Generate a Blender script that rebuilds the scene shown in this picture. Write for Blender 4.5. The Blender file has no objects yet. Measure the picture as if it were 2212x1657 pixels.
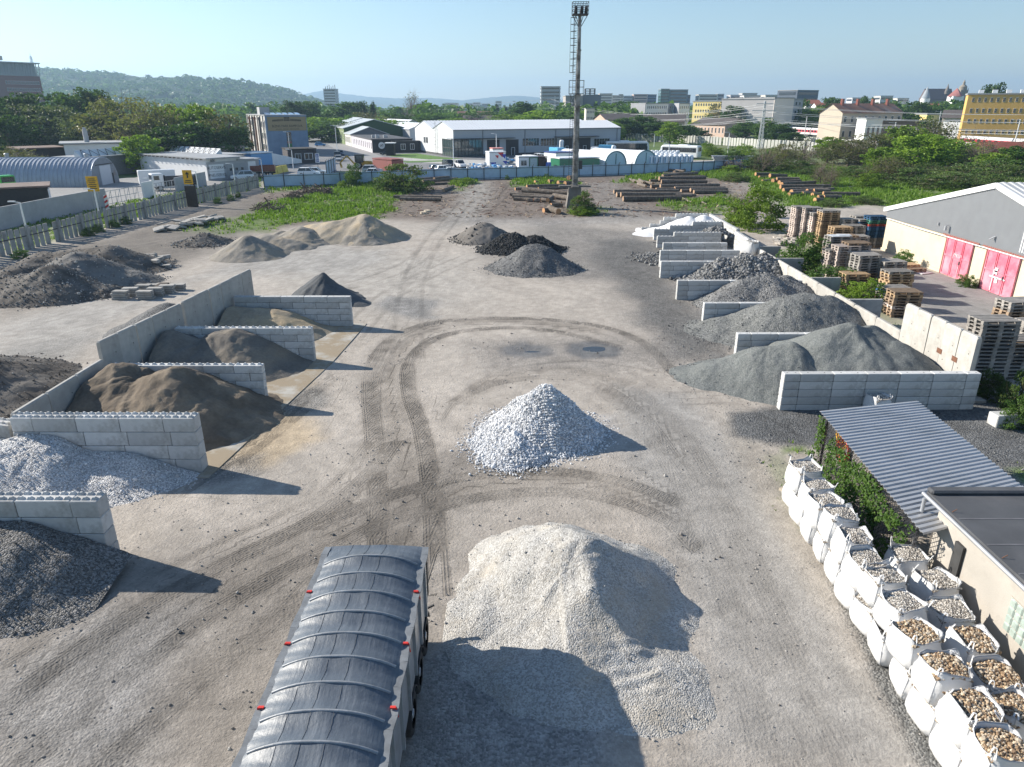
import bpy, math, random
import numpy as np
from mathutils import Vector, Matrix
R = math.radians
rnd = random.Random(7)
NP = np.random.RandomState(11)
S = bpy.context.scene
COL = S.collection

# ------------------------------------------------------------------ camera
CH, CF, CCX, CCY, HOR = 13.8, 1533.0, 1105.5, 828.5, 231.0     # measured on a 2211 x 1657 copy of the photograph
PITCH = math.atan((CCY - HOR) / CF)
cam = bpy.data.objects.new('camera', bpy.data.cameras.new('camera'))
COL.objects.link(cam)
cam.location = (0, 0, CH)
cam.rotation_euler = (math.pi / 2 - PITCH, 0, 0)
cam.data.sensor_fit = 'HORIZONTAL'
cam.data.sensor_width = 36
cam.data.lens = 36 * CF / 2211
cam.data.clip_start = 0.3
cam.data.clip_end = 40000
S.camera = cam

# ------------------------------------------------------------------ sky, sun, exposure
SUN_EL, TO_SUN = R(27.5), Vector((-0.93, 0.37, 0)).normalized()
W = bpy.data.worlds.new('World'); S.world = W; W.use_nodes = True
wn = W.node_tree.nodes; bg = wn['Background']
sky = wn.new('ShaderNodeTexSky'); sky.sky_type = 'NISHITA'; sky.sun_disc = False
sky.sun_elevation = SUN_EL
sky.sun_rotation = math.atan2(TO_SUN.x, TO_SUN.y)
sky.altitude = 200; sky.air_density = 1.15; sky.dust_density = 0.25; sky.ozone_density = 3.5
W.node_tree.links.new(sky.outputs[0], bg.inputs[0]); bg.inputs[1].default_value = 0.078
sun = bpy.data.objects.new('sun', bpy.data.lights.new('sun', 'SUN')); COL.objects.link(sun)
sun.data.energy = 5.0; sun.data.angle = R(0.53); sun.data.color = (1.0, 0.93, 0.82)
sd = Vector((TO_SUN.x * math.cos(SUN_EL), TO_SUN.y * math.cos(SUN_EL), math.sin(SUN_EL)))
sun.rotation_euler = (-sd).to_track_quat('-Z', 'Y').to_euler()
S.view_settings.view_transform = 'Standard'; S.view_settings.look = 'None'
S.view_settings.exposure = 0.96; S.view_settings.gamma = 1
S.render.engine = 'CYCLES'
S.cycles.max_bounces = 6; S.cycles.diffuse_bounces = 3; S.cycles.transparent_max_bounces = 6
S.cycles.use_denoising = True

# ------------------------------------------------------------------ measuring helpers (photo pixel -> world point)
def ray(vx, vy):
    x = (vx - CCX) / CF; u = -(vy - CCY) / CF
    c, s = math.cos(PITCH), math.sin(PITCH)
    return (x, c + u * s, -s + u * c)
def g(vx, vy, z=0.0):
    r = ray(vx, vy); t = (z - CH) / r[2]
    return (r[0] * t, r[1] * t)
def at_y(vx, vy, y):
    r = ray(vx, vy); t = y / r[1]
    return (r[0] * t, CH + r[2] * t)

# ------------------------------------------------------------------ object helpers
def tag(o, label=None, cat=None, group=None, kind=None):
    if label: o['label'] = label
    if cat: o['category'] = cat
    if group: o['group'] = group
    if kind: o['kind'] = kind
    elif label and cat: o['kind'] = 'thing'
    return o
def lettering(body, size, parent, loc, rot, mt, align='CENTER', extrude=.004, shear=0.0, sx=1.0):
    cu = bpy.data.curves.new('lettering', 'FONT'); cu.body = body; cu.size = size; cu.extrude = extrude; cu.align_x = align; cu.shear = shear; cu.resolution_u = 2
    t = bpy.data.objects.new('lettering', cu); COL.objects.link(t); bpy.context.view_layer.update()
    me = bpy.data.meshes.new_from_object(t.evaluated_get(bpy.context.evaluated_depsgraph_get()))
    bpy.data.objects.remove(t); me.materials.clear(); me.materials.append(mt)
    o = link('lettering', me, parent, loc); o.rotation_euler = rot; o.scale = (sx, 1, 1); return o
def thing(name, label, cat, loc=(0, 0, 0), rz=0, group=None):
    o = bpy.data.objects.new(name, None); COL.objects.link(o)
    o.location = loc; o.rotation_euler = (0, 0, rz); o.empty_display_size = .3
    return tag(o, label, cat, group)
def link(name, me, parent=None, loc=None, rz=None):
    o = bpy.data.objects.new(name, me); COL.objects.link(o)
    if parent is not None: o.parent = parent
    if loc is not None: o.location = loc
    if rz is not None: o.rotation_euler = (0, 0, rz)
    return o
def copy_tree(o, parent=None):
    c = o.copy(); COL.objects.link(c); c.parent = parent
    for ch in list(o.children): copy_tree(ch, c)
    return c
ORD = ('first second third fourth fifth sixth seventh eighth ninth tenth eleventh twelfth thirteenth fourteenth fifteenth '
       'sixteenth seventeenth eighteenth nineteenth twentieth').split()

class MB:
    """collects shapes and links them as ONE mesh object"""
    def __init__(s): s.v = []; s.f = []; s.m = []; s.sm = []
    def add(s, vs, fs, mi=0, smooth=False):
        b = len(s.v); s.v += [tuple(p) for p in vs]
        for f in fs: s.f.append([i + b for i in f]); s.m.append(mi); s.sm.append(smooth)
        return s
    def box(s, c, d, rz=0, mi=0, bev=0.0):
        x, y, z = d[0] / 2, d[1] / 2, d[2] / 2; ca, sa = math.cos(rz), math.sin(rz)
        if bev <= 0:
            P = [(-x, -y, -z), (x, -y, -z), (x, y, -z), (-x, y, -z), (-x, -y, z), (x, -y, z), (x, y, z), (-x, y, z)]
            F = [(0, 3, 2, 1), (4, 5, 6, 7), (0, 1, 5, 4), (1, 2, 6, 5), (2, 3, 7, 6), (3, 0, 4, 7)]
        else:
            b = bev; P = []; F = []
            def ring(X, Y, Z, k):
                return [(-X + k, -Y, Z), (X - k, -Y, Z), (X, -Y + k, Z), (X, Y - k, Z), (X - k, Y, Z), (-X + k, Y, Z), (-X, Y - k, Z), (-X, -Y + k, Z)]
            for X, Y, Z, k in ((x - b, y - b, -z, b * .5), (x, y, -z + b, b), (x, y, z - b, b), (x - b, y - b, z, b * .5)): P += ring(X, Y, Z, k)
            for r in range(3):
                for i in range(8): j = (i + 1) % 8; F.append((r * 8 + i, r * 8 + j, r * 8 + 8 + j, r * 8 + 8 + i))
            F.append(tuple(range(7, -1, -1))); F.append(tuple(range(24, 32)))
        return s.add([(c[0] + px * ca - py * sa, c[1] + px * sa + py * ca, c[2] + pz) for px, py, pz in P], F, mi)
    def bar(s, a, b, w, h=None, mi=0):
        h = h or w; a = Vector(a); b = Vector(b); d = (b - a).normalized()
        up = Vector((0, 0, 1)) if abs(d.z) < .95 else Vector((1, 0, 0))
        q = d.cross(up).normalized() * (w / 2); r = q.cross(d).normalized() * (h / 2)
        P = [a - q - r, a + q - r, a + q + r, a - q + r, b - q - r, b + q - r, b + q + r, b - q + r]
        return s.add(P, [(0, 3, 2, 1), (4, 5, 6, 7), (0, 1, 5, 4), (1, 2, 6, 5), (2, 3, 7, 6), (3, 0, 4, 7)], mi)
    def cyl(s, a, b, r1, r2=None, n=10, mi=0, mcap=None, smooth=True):
        r2 = r1 if r2 is None else r2; a = Vector(a); b = Vector(b); d = (b - a).normalized()
        up = Vector((0, 0, 1)) if abs(d.z) < .95 else Vector((1, 0, 0))
        q = d.cross(up).normalized(); r = q.cross(d).normalized()
        P = [a + (q * math.cos(2 * math.pi * i / n) + r * math.sin(2 * math.pi * i / n)) * r1 for i in range(n)]
        P += [b + (q * math.cos(2 * math.pi * i / n) + r * math.sin(2 * math.pi * i / n)) * r2 for i in range(n)]
        s.add(P, [(i, (i + 1) % n, n + (i + 1) % n, n + i) for i in range(n)], mi, smooth)
        mc = mi if mcap is None else mcap
        s.add(P[:n], [tuple(range(n - 1, -1, -1))], mc); s.add(P[n:], [tuple(range(n))], mc)
        return s
    def tube(s, pts, r, n=6, mi=0):
        for a, b in zip(pts[:-1], pts[1:]):
            if (Vector(a) - Vector(b)).length > 1e-4: s.cyl(a, b, r, r, n, mi)
        return s
    def prism(s, pts, z0, z1, mi=0, mtop=None):
        n = len(pts); P = [(x, y, z0) for x, y in pts] + [(x, y, z1) for x, y in pts]
        s.add(P, [(i, (i + 1) % n, n + (i + 1) % n, n + i) for i in range(n)] + [tuple(range(n - 1, -1, -1))], mi)
        return s.add(P[n:], [tuple(range(n))], mi if mtop is None else mtop)
    def extrude(s, prof, a, b, mi=0, smooth=False, cap=True, mcap=None):
        """profile of (across, up) swept from ground point a to b"""
        a = Vector((a[0], a[1], a[2] if len(a) > 2 else 0)); b = Vector((b[0], b[1], b[2] if len(b) > 2 else 0))
        d = (b - a); d.z = 0; d.normalize(); q = Vector((d.y, -d.x, 0)); n = len(prof)
        P = [a + q * u + Vector((0, 0, w)) for u, w in prof] + [b + q * u + Vector((0, 0, w)) for u, w in prof]
        s.add(P, [(i, (i + 1) % n, n + (i + 1) % n, n + i) for i in range(n)], mi, smooth)
        if cap:
            mc = mi if mcap is None else mcap
            s.add(P[:n], [tuple(range(n))], mc); s.add(P[n:], [tuple(range(n - 1, -1, -1))], mc)
        return s
    def mesh(s, name, mats):
        me = bpy.data.meshes.new(name); me.from_pydata(s.v, [], s.f)
        for m in (mats if isinstance(mats, (list, tuple)) else [mats]): me.materials.append(m)
        me.polygons.foreach_set('material_index', s.m); me.polygons.foreach_set('use_smooth', s.sm)
        me.update(); return me
    def build(s, name, mats, parent=None, loc=None, rz=None): return link(name, s.mesh(name, mats), parent, loc, rz)

def np_mesh(name, V, F, mats, smooth=False, mi=None, fattr=None, vattr=None, vcol=None):
    V = np.asarray(V, np.float32); F = np.asarray(F, np.int32); k = F.shape[1]
    me = bpy.data.meshes.new(name)
    me.vertices.add(len(V)); me.vertices.foreach_set('co', V.ravel())
    me.loops.add(F.size); me.loops.foreach_set('vertex_index', F.ravel())
    me.polygons.add(len(F)); me.polygons.foreach_set('loop_start', np.arange(0, F.size, k, dtype=np.int32))
    for m in (mats if isinstance(mats, (list, tuple)) else [mats]): me.materials.append(m)
    me.polygons.foreach_set('use_smooth', np.full(len(F), smooth))
    if mi is not None: me.polygons.foreach_set('material_index', np.asarray(mi, np.int32))
    me.update(calc_edges=True)
    for nm, arr in (fattr or {}).items(): me.attributes.new(nm, 'FLOAT', 'FACE').data.foreach_set('value', np.asarray(arr, np.float32))
    for nm, arr in (vattr or {}).items(): me.attributes.new(nm, 'FLOAT', 'POINT').data.foreach_set('value', np.asarray(arr, np.float32))
    for nm, arr in (vcol or {}).items():
        c = np.ones((len(V), 4), np.float32); c[:, :3] = arr
        me.attributes.new(nm, 'FLOAT_COLOR', 'POINT').data.foreach_set('color', c.ravel())
    return me

# ------------------------------------------------------------------ noise for numpy
def vnoise(x, y, seed=0):
    def h(i, j):
        n = (i * 374761393 + j * 668265263 + seed * 1442695041) & 0xffffffff
        n = ((n ^ (n >> 13)) * 1274126177) & 0xffffffff
        return ((n ^ (n >> 16)) & 0xffff) / 65535.0
    x = np.asarray(x, float); y = np.asarray(y, float)
    i = np.floor(x).astype(np.int64); j = np.floor(y).astype(np.int64); fx = x - i; fy = y - j
    fx = fx * fx * (3 - 2 * fx); fy = fy * fy * (3 - 2 * fy)
    return (h(i, j) * (1 - fx) + h(i + 1, j) * fx) * (1 - fy) + (h(i, j + 1) * (1 - fx) + h(i + 1, j + 1) * fx) * fy
def fbm(x, y, seed=0, oct=4, gain=.5):
    t = 0; a = 1; n = 0
    for o in range(oct): t = t + a * vnoise(x * 2 ** o, y * 2 ** o, seed + o * 17); n += a; a *= gain
    return t / n

# ------------------------------------------------------------------ materials
class NT:
    def __init__(s, name):
        s.m = bpy.data.materials.new(name); s.m.use_nodes = True; s.n = s.m.node_tree.nodes; s.l = s.m.node_tree.links
        s.p = s.n['Principled BSDF']; s.out = s.n['Material Output']
    def N(s, t, **kw):
        n = s.n.new(t)
        for k, v in kw.items(): setattr(n, k, v)
        return n
    def L(s, a, b): s.l.new(a, b)
    def coord(s, kind='Object'): return s.N('ShaderNodeTexCoord').outputs[kind]
    def noise(s, vec, scale, detail=4, rough=.55):
        n = s.N('ShaderNodeTexNoise'); n.inputs['Scale'].default_value = scale; n.inputs['Detail'].default_value = detail
        n.inputs['Roughness'].default_value = rough; s.L(vec, n.inputs['Vector']); return n.outputs['Fac']
    def voro(s, vec, scale, feature='F1', out='Distance', rand=1):
        n = s.N('ShaderNodeTexVoronoi', feature=feature); n.inputs['Scale'].default_value = scale
        n.inputs['Randomness'].default_value = rand; s.L(vec, n.inputs['Vector']); return n.outputs[out]
    def ramp(s, fac, stops):
        n = s.N('ShaderNodeValToRGB'); e = n.color_ramp.elements
        while len(e) < len(stops): e.new(.5)
        for q, (p, c) in zip(e, stops): q.position = p; q.color = (*c, 1) if len(c) == 3 else c
        s.L(fac, n.inputs[0]); return n.outputs[0]
    def mix(s, a, b, fac=.5, mode='MIX'):
        n = s.N('ShaderNodeMix', data_type='RGBA', blend_type=mode)
        for sock, v in ((n.inputs[0], fac), (n.inputs[6], a), (n.inputs[7], b)):
            if hasattr(v, 'is_output'): s.L(v, sock)
            elif isinstance(v, (int, float)): sock.default_value = v
            else: sock.default_value = (*v, 1)
        return n.outputs[2]
    def math(s, op, a, b=0.0, c=None):
        n = s.N('ShaderNodeMath', operation=op)
        for sock, v in zip(n.inputs, (a, b, c)):
            if v is None: continue
            if hasattr(v, 'is_output'): s.L(v, sock)
            else: sock.default_value = v
        return n.outputs[0]
    def rng(s, v, a, b, c, d):
        n = s.N('ShaderNodeMapRange'); s.L(v, n.inputs[0])
        for i, q in enumerate((a, b, c, d)): n.inputs[i + 1].default_value = q
        return n.outputs[0]
    def bump(s, h, strength=.5, dist=.02, nrm=None):
        n = s.N('ShaderNodeBump'); n.inputs['Strength'].default_value = strength; n.inputs['Distance'].default_value = dist
        s.L(h, n.inputs['Height'])
        if nrm is not None: s.L(nrm, n.inputs['Normal'])
        return n.outputs[0]
    def attr(s, name, out='Fac'):
        n = s.N('ShaderNodeAttribute'); n.attribute_name = name; return n.outputs[out]
    def rand(s): return s.N('ShaderNodeObjectInfo').outputs['Random']
    def done(s, col=None, rough=.8, nrm=None, metal=0.0, spec=.4):
        if col is not None:
            if hasattr(col, 'is_output'): s.L(col, s.p.inputs['Base Color'])
            else: s.p.inputs['Base Color'].default_value = (*col, 1)
        if hasattr(rough, 'is_output'): s.L(rough, s.p.inputs['Roughness'])
        else: s.p.inputs['Roughness'].default_value = rough
        s.p.inputs['Metallic'].default_value = metal; s.p.inputs['Specular IOR Level'].default_value = spec
        if nrm is not None: s.L(nrm, s.p.inputs['Normal'])
        return s.m

_mc = {}
def mat(name, col, rough=.75, var=.18, scale=3.0, bump=.0, bscale=25.0, metal=0.0, spec=.4, dirt=None, dscale=1.2, dlo=.5, dhi=.75, orand=0.0):
    """painted / cast / sheet surface: colour with grain, soft large variation and dirt of its own shape"""
    if name in _mc: return _mc[name]
    t = NT(name); co = t.coord()
    a = t.noise(co, scale, 5, .6)
    f = t.rng(a, .3, .7, 1 - var, 1 + var)
    if orand:
        f = t.math('MULTIPLY', f, t.rng(t.rand(), 0, 1, 1 - orand, 1 + orand))
    c = t.mix((col[0], col[1], col[2]), f, 1.0, 'MULTIPLY')
    if dirt is not None:
        d = t.rng(t.noise(co, dscale, 6, .65), dlo, dhi, 0, 1)
        c = t.mix(c, dirt, d)
    nr = t.bump(t.noise(co, bscale, 4, .6), bump, .02) if bump else None
    _mc[name] = t.done(c, rough, nr, metal, spec); return _mc[name]

def gravel(name, cols, size=.05, bump=.8, big=.25, dust=None):
    """loose stone: cells of stone colour, cell relief, broad tone patches"""
    t = NT(name); co = t.coord(); sc = 1.0 / size
    cell = t.voro(co, sc, 'F1', 'Color'); h = t.voro(co, sc, 'F1', 'Distance')
    sp = t.N('ShaderNodeSeparateColor'); t.L(cell, sp.inputs[0])
    n = len(cols); c = t.ramp(sp.outputs[0], [((i + .5) / n, k) for i, k in enumerate(cols)])
    b = t.rng(t.noise(co, .9, 4, .6), .3, .7, 1 - big, 1 + big)
    c = t.mix(c, b, 1.0, 'MULTIPLY')
    if dust is not None: c = t.mix(c, dust, t.rng(t.noise(co, .6, 5, .6), .48, .7, 0, .7))
    h2 = t.math('ADD', t.math('MULTIPLY', h, -1.0), t.math('MULTIPLY', t.noise(co, sc * .35, 3), .8))
    return t.done(c, .9, t.bump(h2, bump, size * .8), 0, .25)

def leafmat(name, dark, light, dead=None):
    t = NT(name); v = t.attr('v'); stops = [(0.05, dark), (.95, light)]
    c = t.ramp(v, stops)
    if dead is not None: c = t.mix(c, dead, t.rng(t.attr('w'), .62, .92, 0, 1))
    c = t.mix(c, t.rng(t.rand(), 0, 1, .8, 1.22), 1.0, 'MULTIPLY')
    t.done(c, .55, None, 0, .25)
    tr = t.N('ShaderNodeBsdfTranslucent'); t.L(t.mix(c, (1.1, 1.15, .55), 1.0, 'MULTIPLY'), tr.inputs[0])
    ms = t.N('ShaderNodeMixShader'); ms.inputs[0].default_value = .36
    t.L(t.p.outputs[0], ms.inputs[1]); t.L(tr.outputs[0], ms.inputs[2]); t.L(ms.outputs[0], t.out.inputs[0])
    return t.m
# ================================================================== the ground
def sdist(px, py, poly):
    d = np.full(px.shape, 1e9); ins = np.zeros(px.shape, bool); n = len(poly)
    for i in range(n):
        (x1, y1), (x2, y2) = poly[i], poly[(i + 1) % n]
        ex, ey = x2 - x1, y2 - y1; wx, wy = px - x1, py - y1
        t = np.clip((wx * ex + wy * ey) / (ex * ex + ey * ey + 1e-9), 0, 1)
        d = np.minimum(d, (wx - ex * t) ** 2 + (wy - ey * t) ** 2)
        c = (y1 > py) != (y2 > py)
        with np.errstate(divide='ignore', invalid='ignore'):
            ins ^= c & (px < (x2 - x1) * (py - y1) / (y2 - y1 + 1e-12) + x1)
    d = np.sqrt(d); return np.where(ins, d, -d)
def sstep(a, b, v):
    t = np.clip((v - a) / (b - a), 0, 1); return t * t * (3 - 2 * t)
def smooth_line(pts, n=10):
    out = []; P = [pts[0]] + list(pts) + [pts[-1]]
    for i in range(1, len(P) - 2):
        for k in range(n):
            t = k / n; r = []
            for a in (0, 1):
                p0, p1, p2, p3 = P[i - 1][a], P[i][a], P[i + 1][a], P[i + 2][a]
                r.append(.5 * (2 * p1 + (p2 - p0) * t + (2 * p0 - 5 * p1 + 4 * p2 - p3) * t * t + (3 * p1 - p0 - 3 * p2 + p3) * t ** 3))
            out.append(tuple(r))
    return out + [pts[-1]]

xs = [0.0]
while xs[-1] < 78: xs.append(xs[-1] + (.22 if xs[-1] < 26 else .22 + (xs[-1] - 26) * .02))
xs = np.array([-q for q in xs[:0:-1]] + xs)
ys = [6.0]
while ys[-1] < 205: ys.append(ys[-1] + max(.11, .0105 * ys[-1]))
ys = np.array(ys)
GX, GY = np.meshgrid(xs, ys); gx, gy = GX.ravel(), GY.ravel()
n1 = fbm(gx * .25, gy * .25, 1, 5); n2 = fbm(gx * .9, gy * .9, 2, 5, .6); n3 = fbm(gx * 3.1, gy * 3.1, 3, 4, .6); n4 = fbm(gx * .06, gy * .06, 5, 4)
wob = (n1 - .5) * 2.2 + (n2 - .5) * .9 + (n3 - .5) * .3

GROUND = np.empty((len(gx), 3)); GROUND[:] = (.372, .332, .288)
GROUND *= (1 + (n1 - .5)[:, None] * .22 + (n2 - .5)[:, None] * .34 + (n3 - .5)[:, None] * .22)
stony = np.zeros(len(gx)); wet = np.zeros(len(gx)); grassy = np.zeros(len(gx))
def zone(pts, col, soft=1.5, amp=1.0, strength=1.0, vary=.3, world=False, st=None):
    global GROUND
    poly = pts if world else [g(*p) for p in pts]
    m = sstep(-soft, soft, sdist(gx, gy, poly) + wob * amp) * strength
    c = np.array(col)[None] * (1 + (n2 - .5)[:, None] * 2 * vary + (n3 - .5)[:, None] * 2 * vary)
    GROUND = GROUND * (1 - m[:, None]) + c * m[:, None]
    if st is not None: stony[:] = stony * (1 - m) + st * m
    return m
# dusty lighter ground in the middle, brown earth lower left
zone([(300, 1657), (0, 1657), (0, 1300), (350, 1180), (560, 1180), (700, 1120), (960, 1000), (1000, 1150), (900, 1657)], (.205, .182, .158), 2, 1.6, .8)
zone([(-60, 1657), (-60, 1540), (250, 1330), (420, 1310), (330, 1500), (250, 1657)], (.24, .235, .23), 1.5, 1.2, .6, st=.6)
zone([(560, 560), (760, 540), (1000, 560), (1000, 660), (860, 700), (700, 660)], (.36, .335, .30), 4, 2, .7)
zone([(0, 690), (180, 650), (360, 615), (480, 570), (700, 530), (860, 540), (760, 600), (520, 590), (420, 610), (235, 715), (100, 790), (-60, 800)], (.305, .29, .268), 2, 1.5, .8)
zone([(0, 760), (120, 730), (225, 720), (180, 780), (60, 850), (-60, 860)], (.22, .21, .195), 1.5, 1.5, .7, st=.4)
# grey driving lane on the right and paler asphalt below it
zone([(1330, 830), (1480, 850), (1590, 980), (1690, 1150), (1830, 1420), (2010, 1657), (1480, 1657), (1500, 1500), (1480, 1330), (1430, 1150), (1340, 1000), (1350, 900)], (.30, .285, .265), 1.0, .5, .85, .1)
zone([(1560, 890), (1640, 890), (1690, 1000), (1760, 1130), (1790, 1300), (1690, 1150), (1600, 1000)], (.33, .295, .25), .6, .5, .7)
# loose dark grit on the right half and in front of the bays
zone([(1160, 480), (1390, 500), (1430, 560), (1440, 640), (1520, 720), (1600, 775), (1450, 790), (1390, 700), (1320, 610), (1180, 600), (1080, 590), (1060, 545)], (.125, .122, .118), 2.5, 1.8, .62, st=1)
zone([(1290, 520), (1440, 520), (1470, 640), (1550, 720), (1600, 770), (1640, 800), (1520, 785), (1440, 745), (1380, 660), (1300, 580)], (.10, .10, .098), 1.6, 1.6, .72, st=1)
zone([(1575, 890), (1680, 872), (2300, 860), (2300, 1010), (1990, 985), (1770, 968), (1670, 962), (1590, 940)], (.095, .098, .10), .4, .5, .95, st=1)
zone([(2060, 990), (2300, 960), (2300, 1100), (2211, 1050)], (.105, .107, .108), .4, .4, .9, st=1)
zone([(1790, 1240), (1830, 1330), (1900, 1480), (1985, 1640), (2030, 1700), (2300, 1700), (2100, 1500), (1900, 1250)], (.16, .158, .15), .18, .25, 1, st=1)
zone([(840, 640), (940, 650), (950, 690), (880, 690), (830, 670)], (.17, .17, .17), .8, 1.2, .7, st=.7)
zone([(600, 790), (660, 780), (690, 830), (600, 870)], (.36, .29, .20), .5, .7, .6)
zone([(480, 890), (640, 880), (680, 950), (560, 1010), (450, 1000)], (.40, .31, .20), .7, .9, .75)
zone([(580, 860), (700, 830), (700, 880), (610, 900)], (.14, .14, .135), .5, .6, .7, st=.8)
zone([(440, 1000), (560, 985), (560, 1030), (450, 1040)], (.13, .13, .13), .4, .5, .6, st=.8)
# dark wet hollows with puddle mud
wet = np.maximum(wet, zone([(1085, 752), (1130, 740), (1190, 748), (1190, 765), (1140, 772), (1090, 765)], (.095, .085, .075), .5, .5, .9))
wet = np.maximum(wet, zone([(1225, 740), (1290, 735), (1345, 750), (1330, 770), (1260, 775), (1225, 760)], (.09, .08, .07), .35, .3, .95))
zone([(1010, 740), (1350, 720), (1400, 760), (1330, 800), (1060, 800)], (.20, .185, .17), 1.5, 1, .55, st=.5)
zone([(960, 980), (1040, 970), (1080, 1000), (1010, 1030), (960, 1020)], (.17, .15, .13), .5, .6, .7)
zone([(1010, 930), (1040, 990), (1150, 1010), (1330, 960), (1320, 900), (1040, 890)], (.37, .35, .33), .4, .4, .7)
zone([(935, 1380), (1280, 1440), (1340, 1520), (1340, 1700), (880, 1700)], (.26, .255, .25), .6, .8, .8, st=.9)  # the trailer's cast shadow painted into the ground as darker stony grey
# soil, bark and grass at the back
zone([(-60, 600), (120, 540), (330, 480), (560, 410), (640, 440), (560, 500), (470, 545), (380, 580), (300, 600), (200, 630), (0, 690)], (.115, .10, .085), 3, 2.2, .85, .35, st=.4)
zone([(560, 415), (900, 388), (1610, 366), (1625, 440), (1500, 470), (1300, 470), (1180, 478), (930, 480), (800, 470), (560, 500)], (.135, .105, .085), 3, 2.0, .9, .4, st=.5)
zone([(1015, 392), (1060, 392), (1075, 420), (1030, 480), (930, 500), (985, 440)], (.27, .25, .225), 2.0, 1.5, .9, st=.5)
zone([(1260, 395), (1330, 395), (1360, 440), (1420, 470), (1250, 480), (1280, 430)], (.22, .2, .18), 3, 2, .7, st=.6)
zone([(1060, 400), (1120, 396), (1130, 440), (1070, 455)], (.15, .12, .10), 3, 2, .7, st=.6)
zone([(1000, 470), (1420, 468), (1420, 486), (1000, 488)], (.25, .235, .22), 4, 2, .7, st=.6)
zone([(1560, 395), (1620, 390), (1640, 430), (1600, 450)], (.25, .22, .19), 3, 2, .7)
def grass_zone(pts, k=1.0, soft=2.0, amp=2.0):
    global grassy
    m = zone(pts, (.10, .155, .032), soft, amp, .85 * k, .35)
    grassy = np.maximum(grassy, m / .85); return m
grass_zone([(520, 470), (580, 440), (660, 425), (760, 395), (860, 385), (900, 396), (860, 430), (840, 462), (790, 478), (640, 478), (560, 500), (500, 492)])
grass_zone([(570, 410), (760, 396), (760, 402), (570, 418)], .9)
grass_zone([(985, 388), (1030, 386), (1030, 392), (990, 412)], 1)
grass_zone([(1100, 386), (1240, 384), (1240, 398), (1110, 404)], 1)
grass_zone([(1225, 452), (1300, 445), (1300, 462), (1230, 462)], .9)
grass_zone([(1340, 384), (1440, 374), (1450, 384), (1400, 396), (1350, 395)], 1)
grass_zone([(1440, 438), (1560, 420), (1600, 440), (1560, 462), (1460, 455)], .9)
grass_zone([(1470, 380), (1620, 360), (2400, 350), (2400, 470), (2000, 470), (1880, 440), (1760, 450), (1690, 445), (1620, 392), (1560, 386)], 1.0)
grass_zone([(400, 480), (500, 470), (560, 500), (480, 510), (400, 500)], .5)
grass_zone([(1690, 500), (1760, 500), (1960, 690), (1960, 730), (1900, 700), (1800, 640), (1700, 560)], .45, 1.0, 1.5)
grass_zone([(1685, 965), (1740, 962), (1745, 978), (1690, 980)], .9, .25, .4)
grass_zone([(1655, 985), (1690, 980), (1730, 1090), (1760, 1150), (1735, 1150), (1700, 1080)], .35, .3, .5)
grass_zone([(2170, 1010), (2300, 1000), (2300, 1060), (2200, 1045)], .9, .3, .4)
# beyond the left fence: verge
grass_zone([(0, 498), (240, 445), (560, 385), (565, 404), (300, 470), (0, 550)], .8, 1.0, 1.0)
# concrete yard by the pallet store
zone([(1955, 590), (2030, 590), (2211, 650), (2400, 700), (2400, 760), (2150, 720), (1975, 655)], (.23, .225, .22), .4, .3, .95, .08)
zone([(1720, 470), (1920, 480), (1920, 560), (1760, 520)], (.29, .27, .25), 1, 1, .8, .1)

# wheel tracks: darker pressed soil with tread bars
track = np.zeros(len(gx)); tu = np.zeros(len(gx)); tv = np.full(len(gx), 3.0); tw = np.full(len(gx), .2); tq = np.zeros(len(gx)); best = np.full(len(gx), 9.0)
BANDS = []
def tyre(pts, w=.32, strength=.5, offs=(0,)):
    L = smooth_line([g(*p) for p in pts], 9)
    for off in offs:
        s = 0
        for (x1, y1), (x2, y2) in zip(L[:-1], L[1:]):
            ex, ey = x2 - x1, y2 - y1; l = math.hypot(ex, ey)
            if l < 1e-6: continue
            a1, b1 = x1 + ey / l * off, y1 - ex / l * off
            sel = np.where((np.abs(gx - (x1 + x2) / 2) < l + 2.5) & (np.abs(gy - (y1 + y2) / 2) < l + 2.5))[0]
            wx, wy = gx[sel] - a1, gy[sel] - b1
            t = np.clip((wx * ex + wy * ey) / (l * l), 0, 1); dx, dy = wx - ex * t, wy - ey * t
            d = np.hypot(dx, dy); sv = (dx * ey - dy * ex) / l + off
            m = strength * (1 - sstep(w * .5, w * 1.5, d + (n3[sel] - .5) * .25)) * (.45 + .9 * vnoise(sv * 7 + len(pts) * 3, (s + t * l) * .22, 71))
            if w < .5:
                b = d < best[sel]; q = sel[b]; best[q] = d[b]; tu[q] = s + t[b] * l; tv[q] = (dx[b] * ey - dy[b] * ex) / l; tw[q] = w * .62; tq[q] = strength; m = m * .45
            track[sel] = np.maximum(track[sel], m); s += l
DUO = (-.2, .2)
tyre([(845, 1180), (850, 1060), (835, 930), (828, 830), (850, 760), (910, 715), (1010, 695), (1150, 695), (1290, 715)], .75, .42)
tyre([(900, 1180), (885, 1050), (868, 930), (850, 850)], .8, .45)
tyre([(690, 1160), (800, 1110), (950, 1060), (1090, 1035), (1230, 1035), (1350, 1060), (1470, 1110)], .8, .42)
tyre([(-50, 1640), (200, 1450), (420, 1310), (600, 1200), (740, 1120), (830, 1040)], 1.1, .28)
tyre([(1340, 830), (1430, 910), (1510, 1010), (1580, 1150), (1640, 1320), (1720, 1540), (1760, 1680)], .9, .2)
tyre([(1000, 860), (1090, 815), (1220, 800), (1340, 830)], .7, .3)
tyre([(815, 1170), (812, 1050), (803, 930), (795, 840), (805, 780), (850, 728), (930, 698), (1040, 688), (1180, 690), (1300, 706), (1385, 738), (1450, 800)], .30, .6, DUO)
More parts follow.
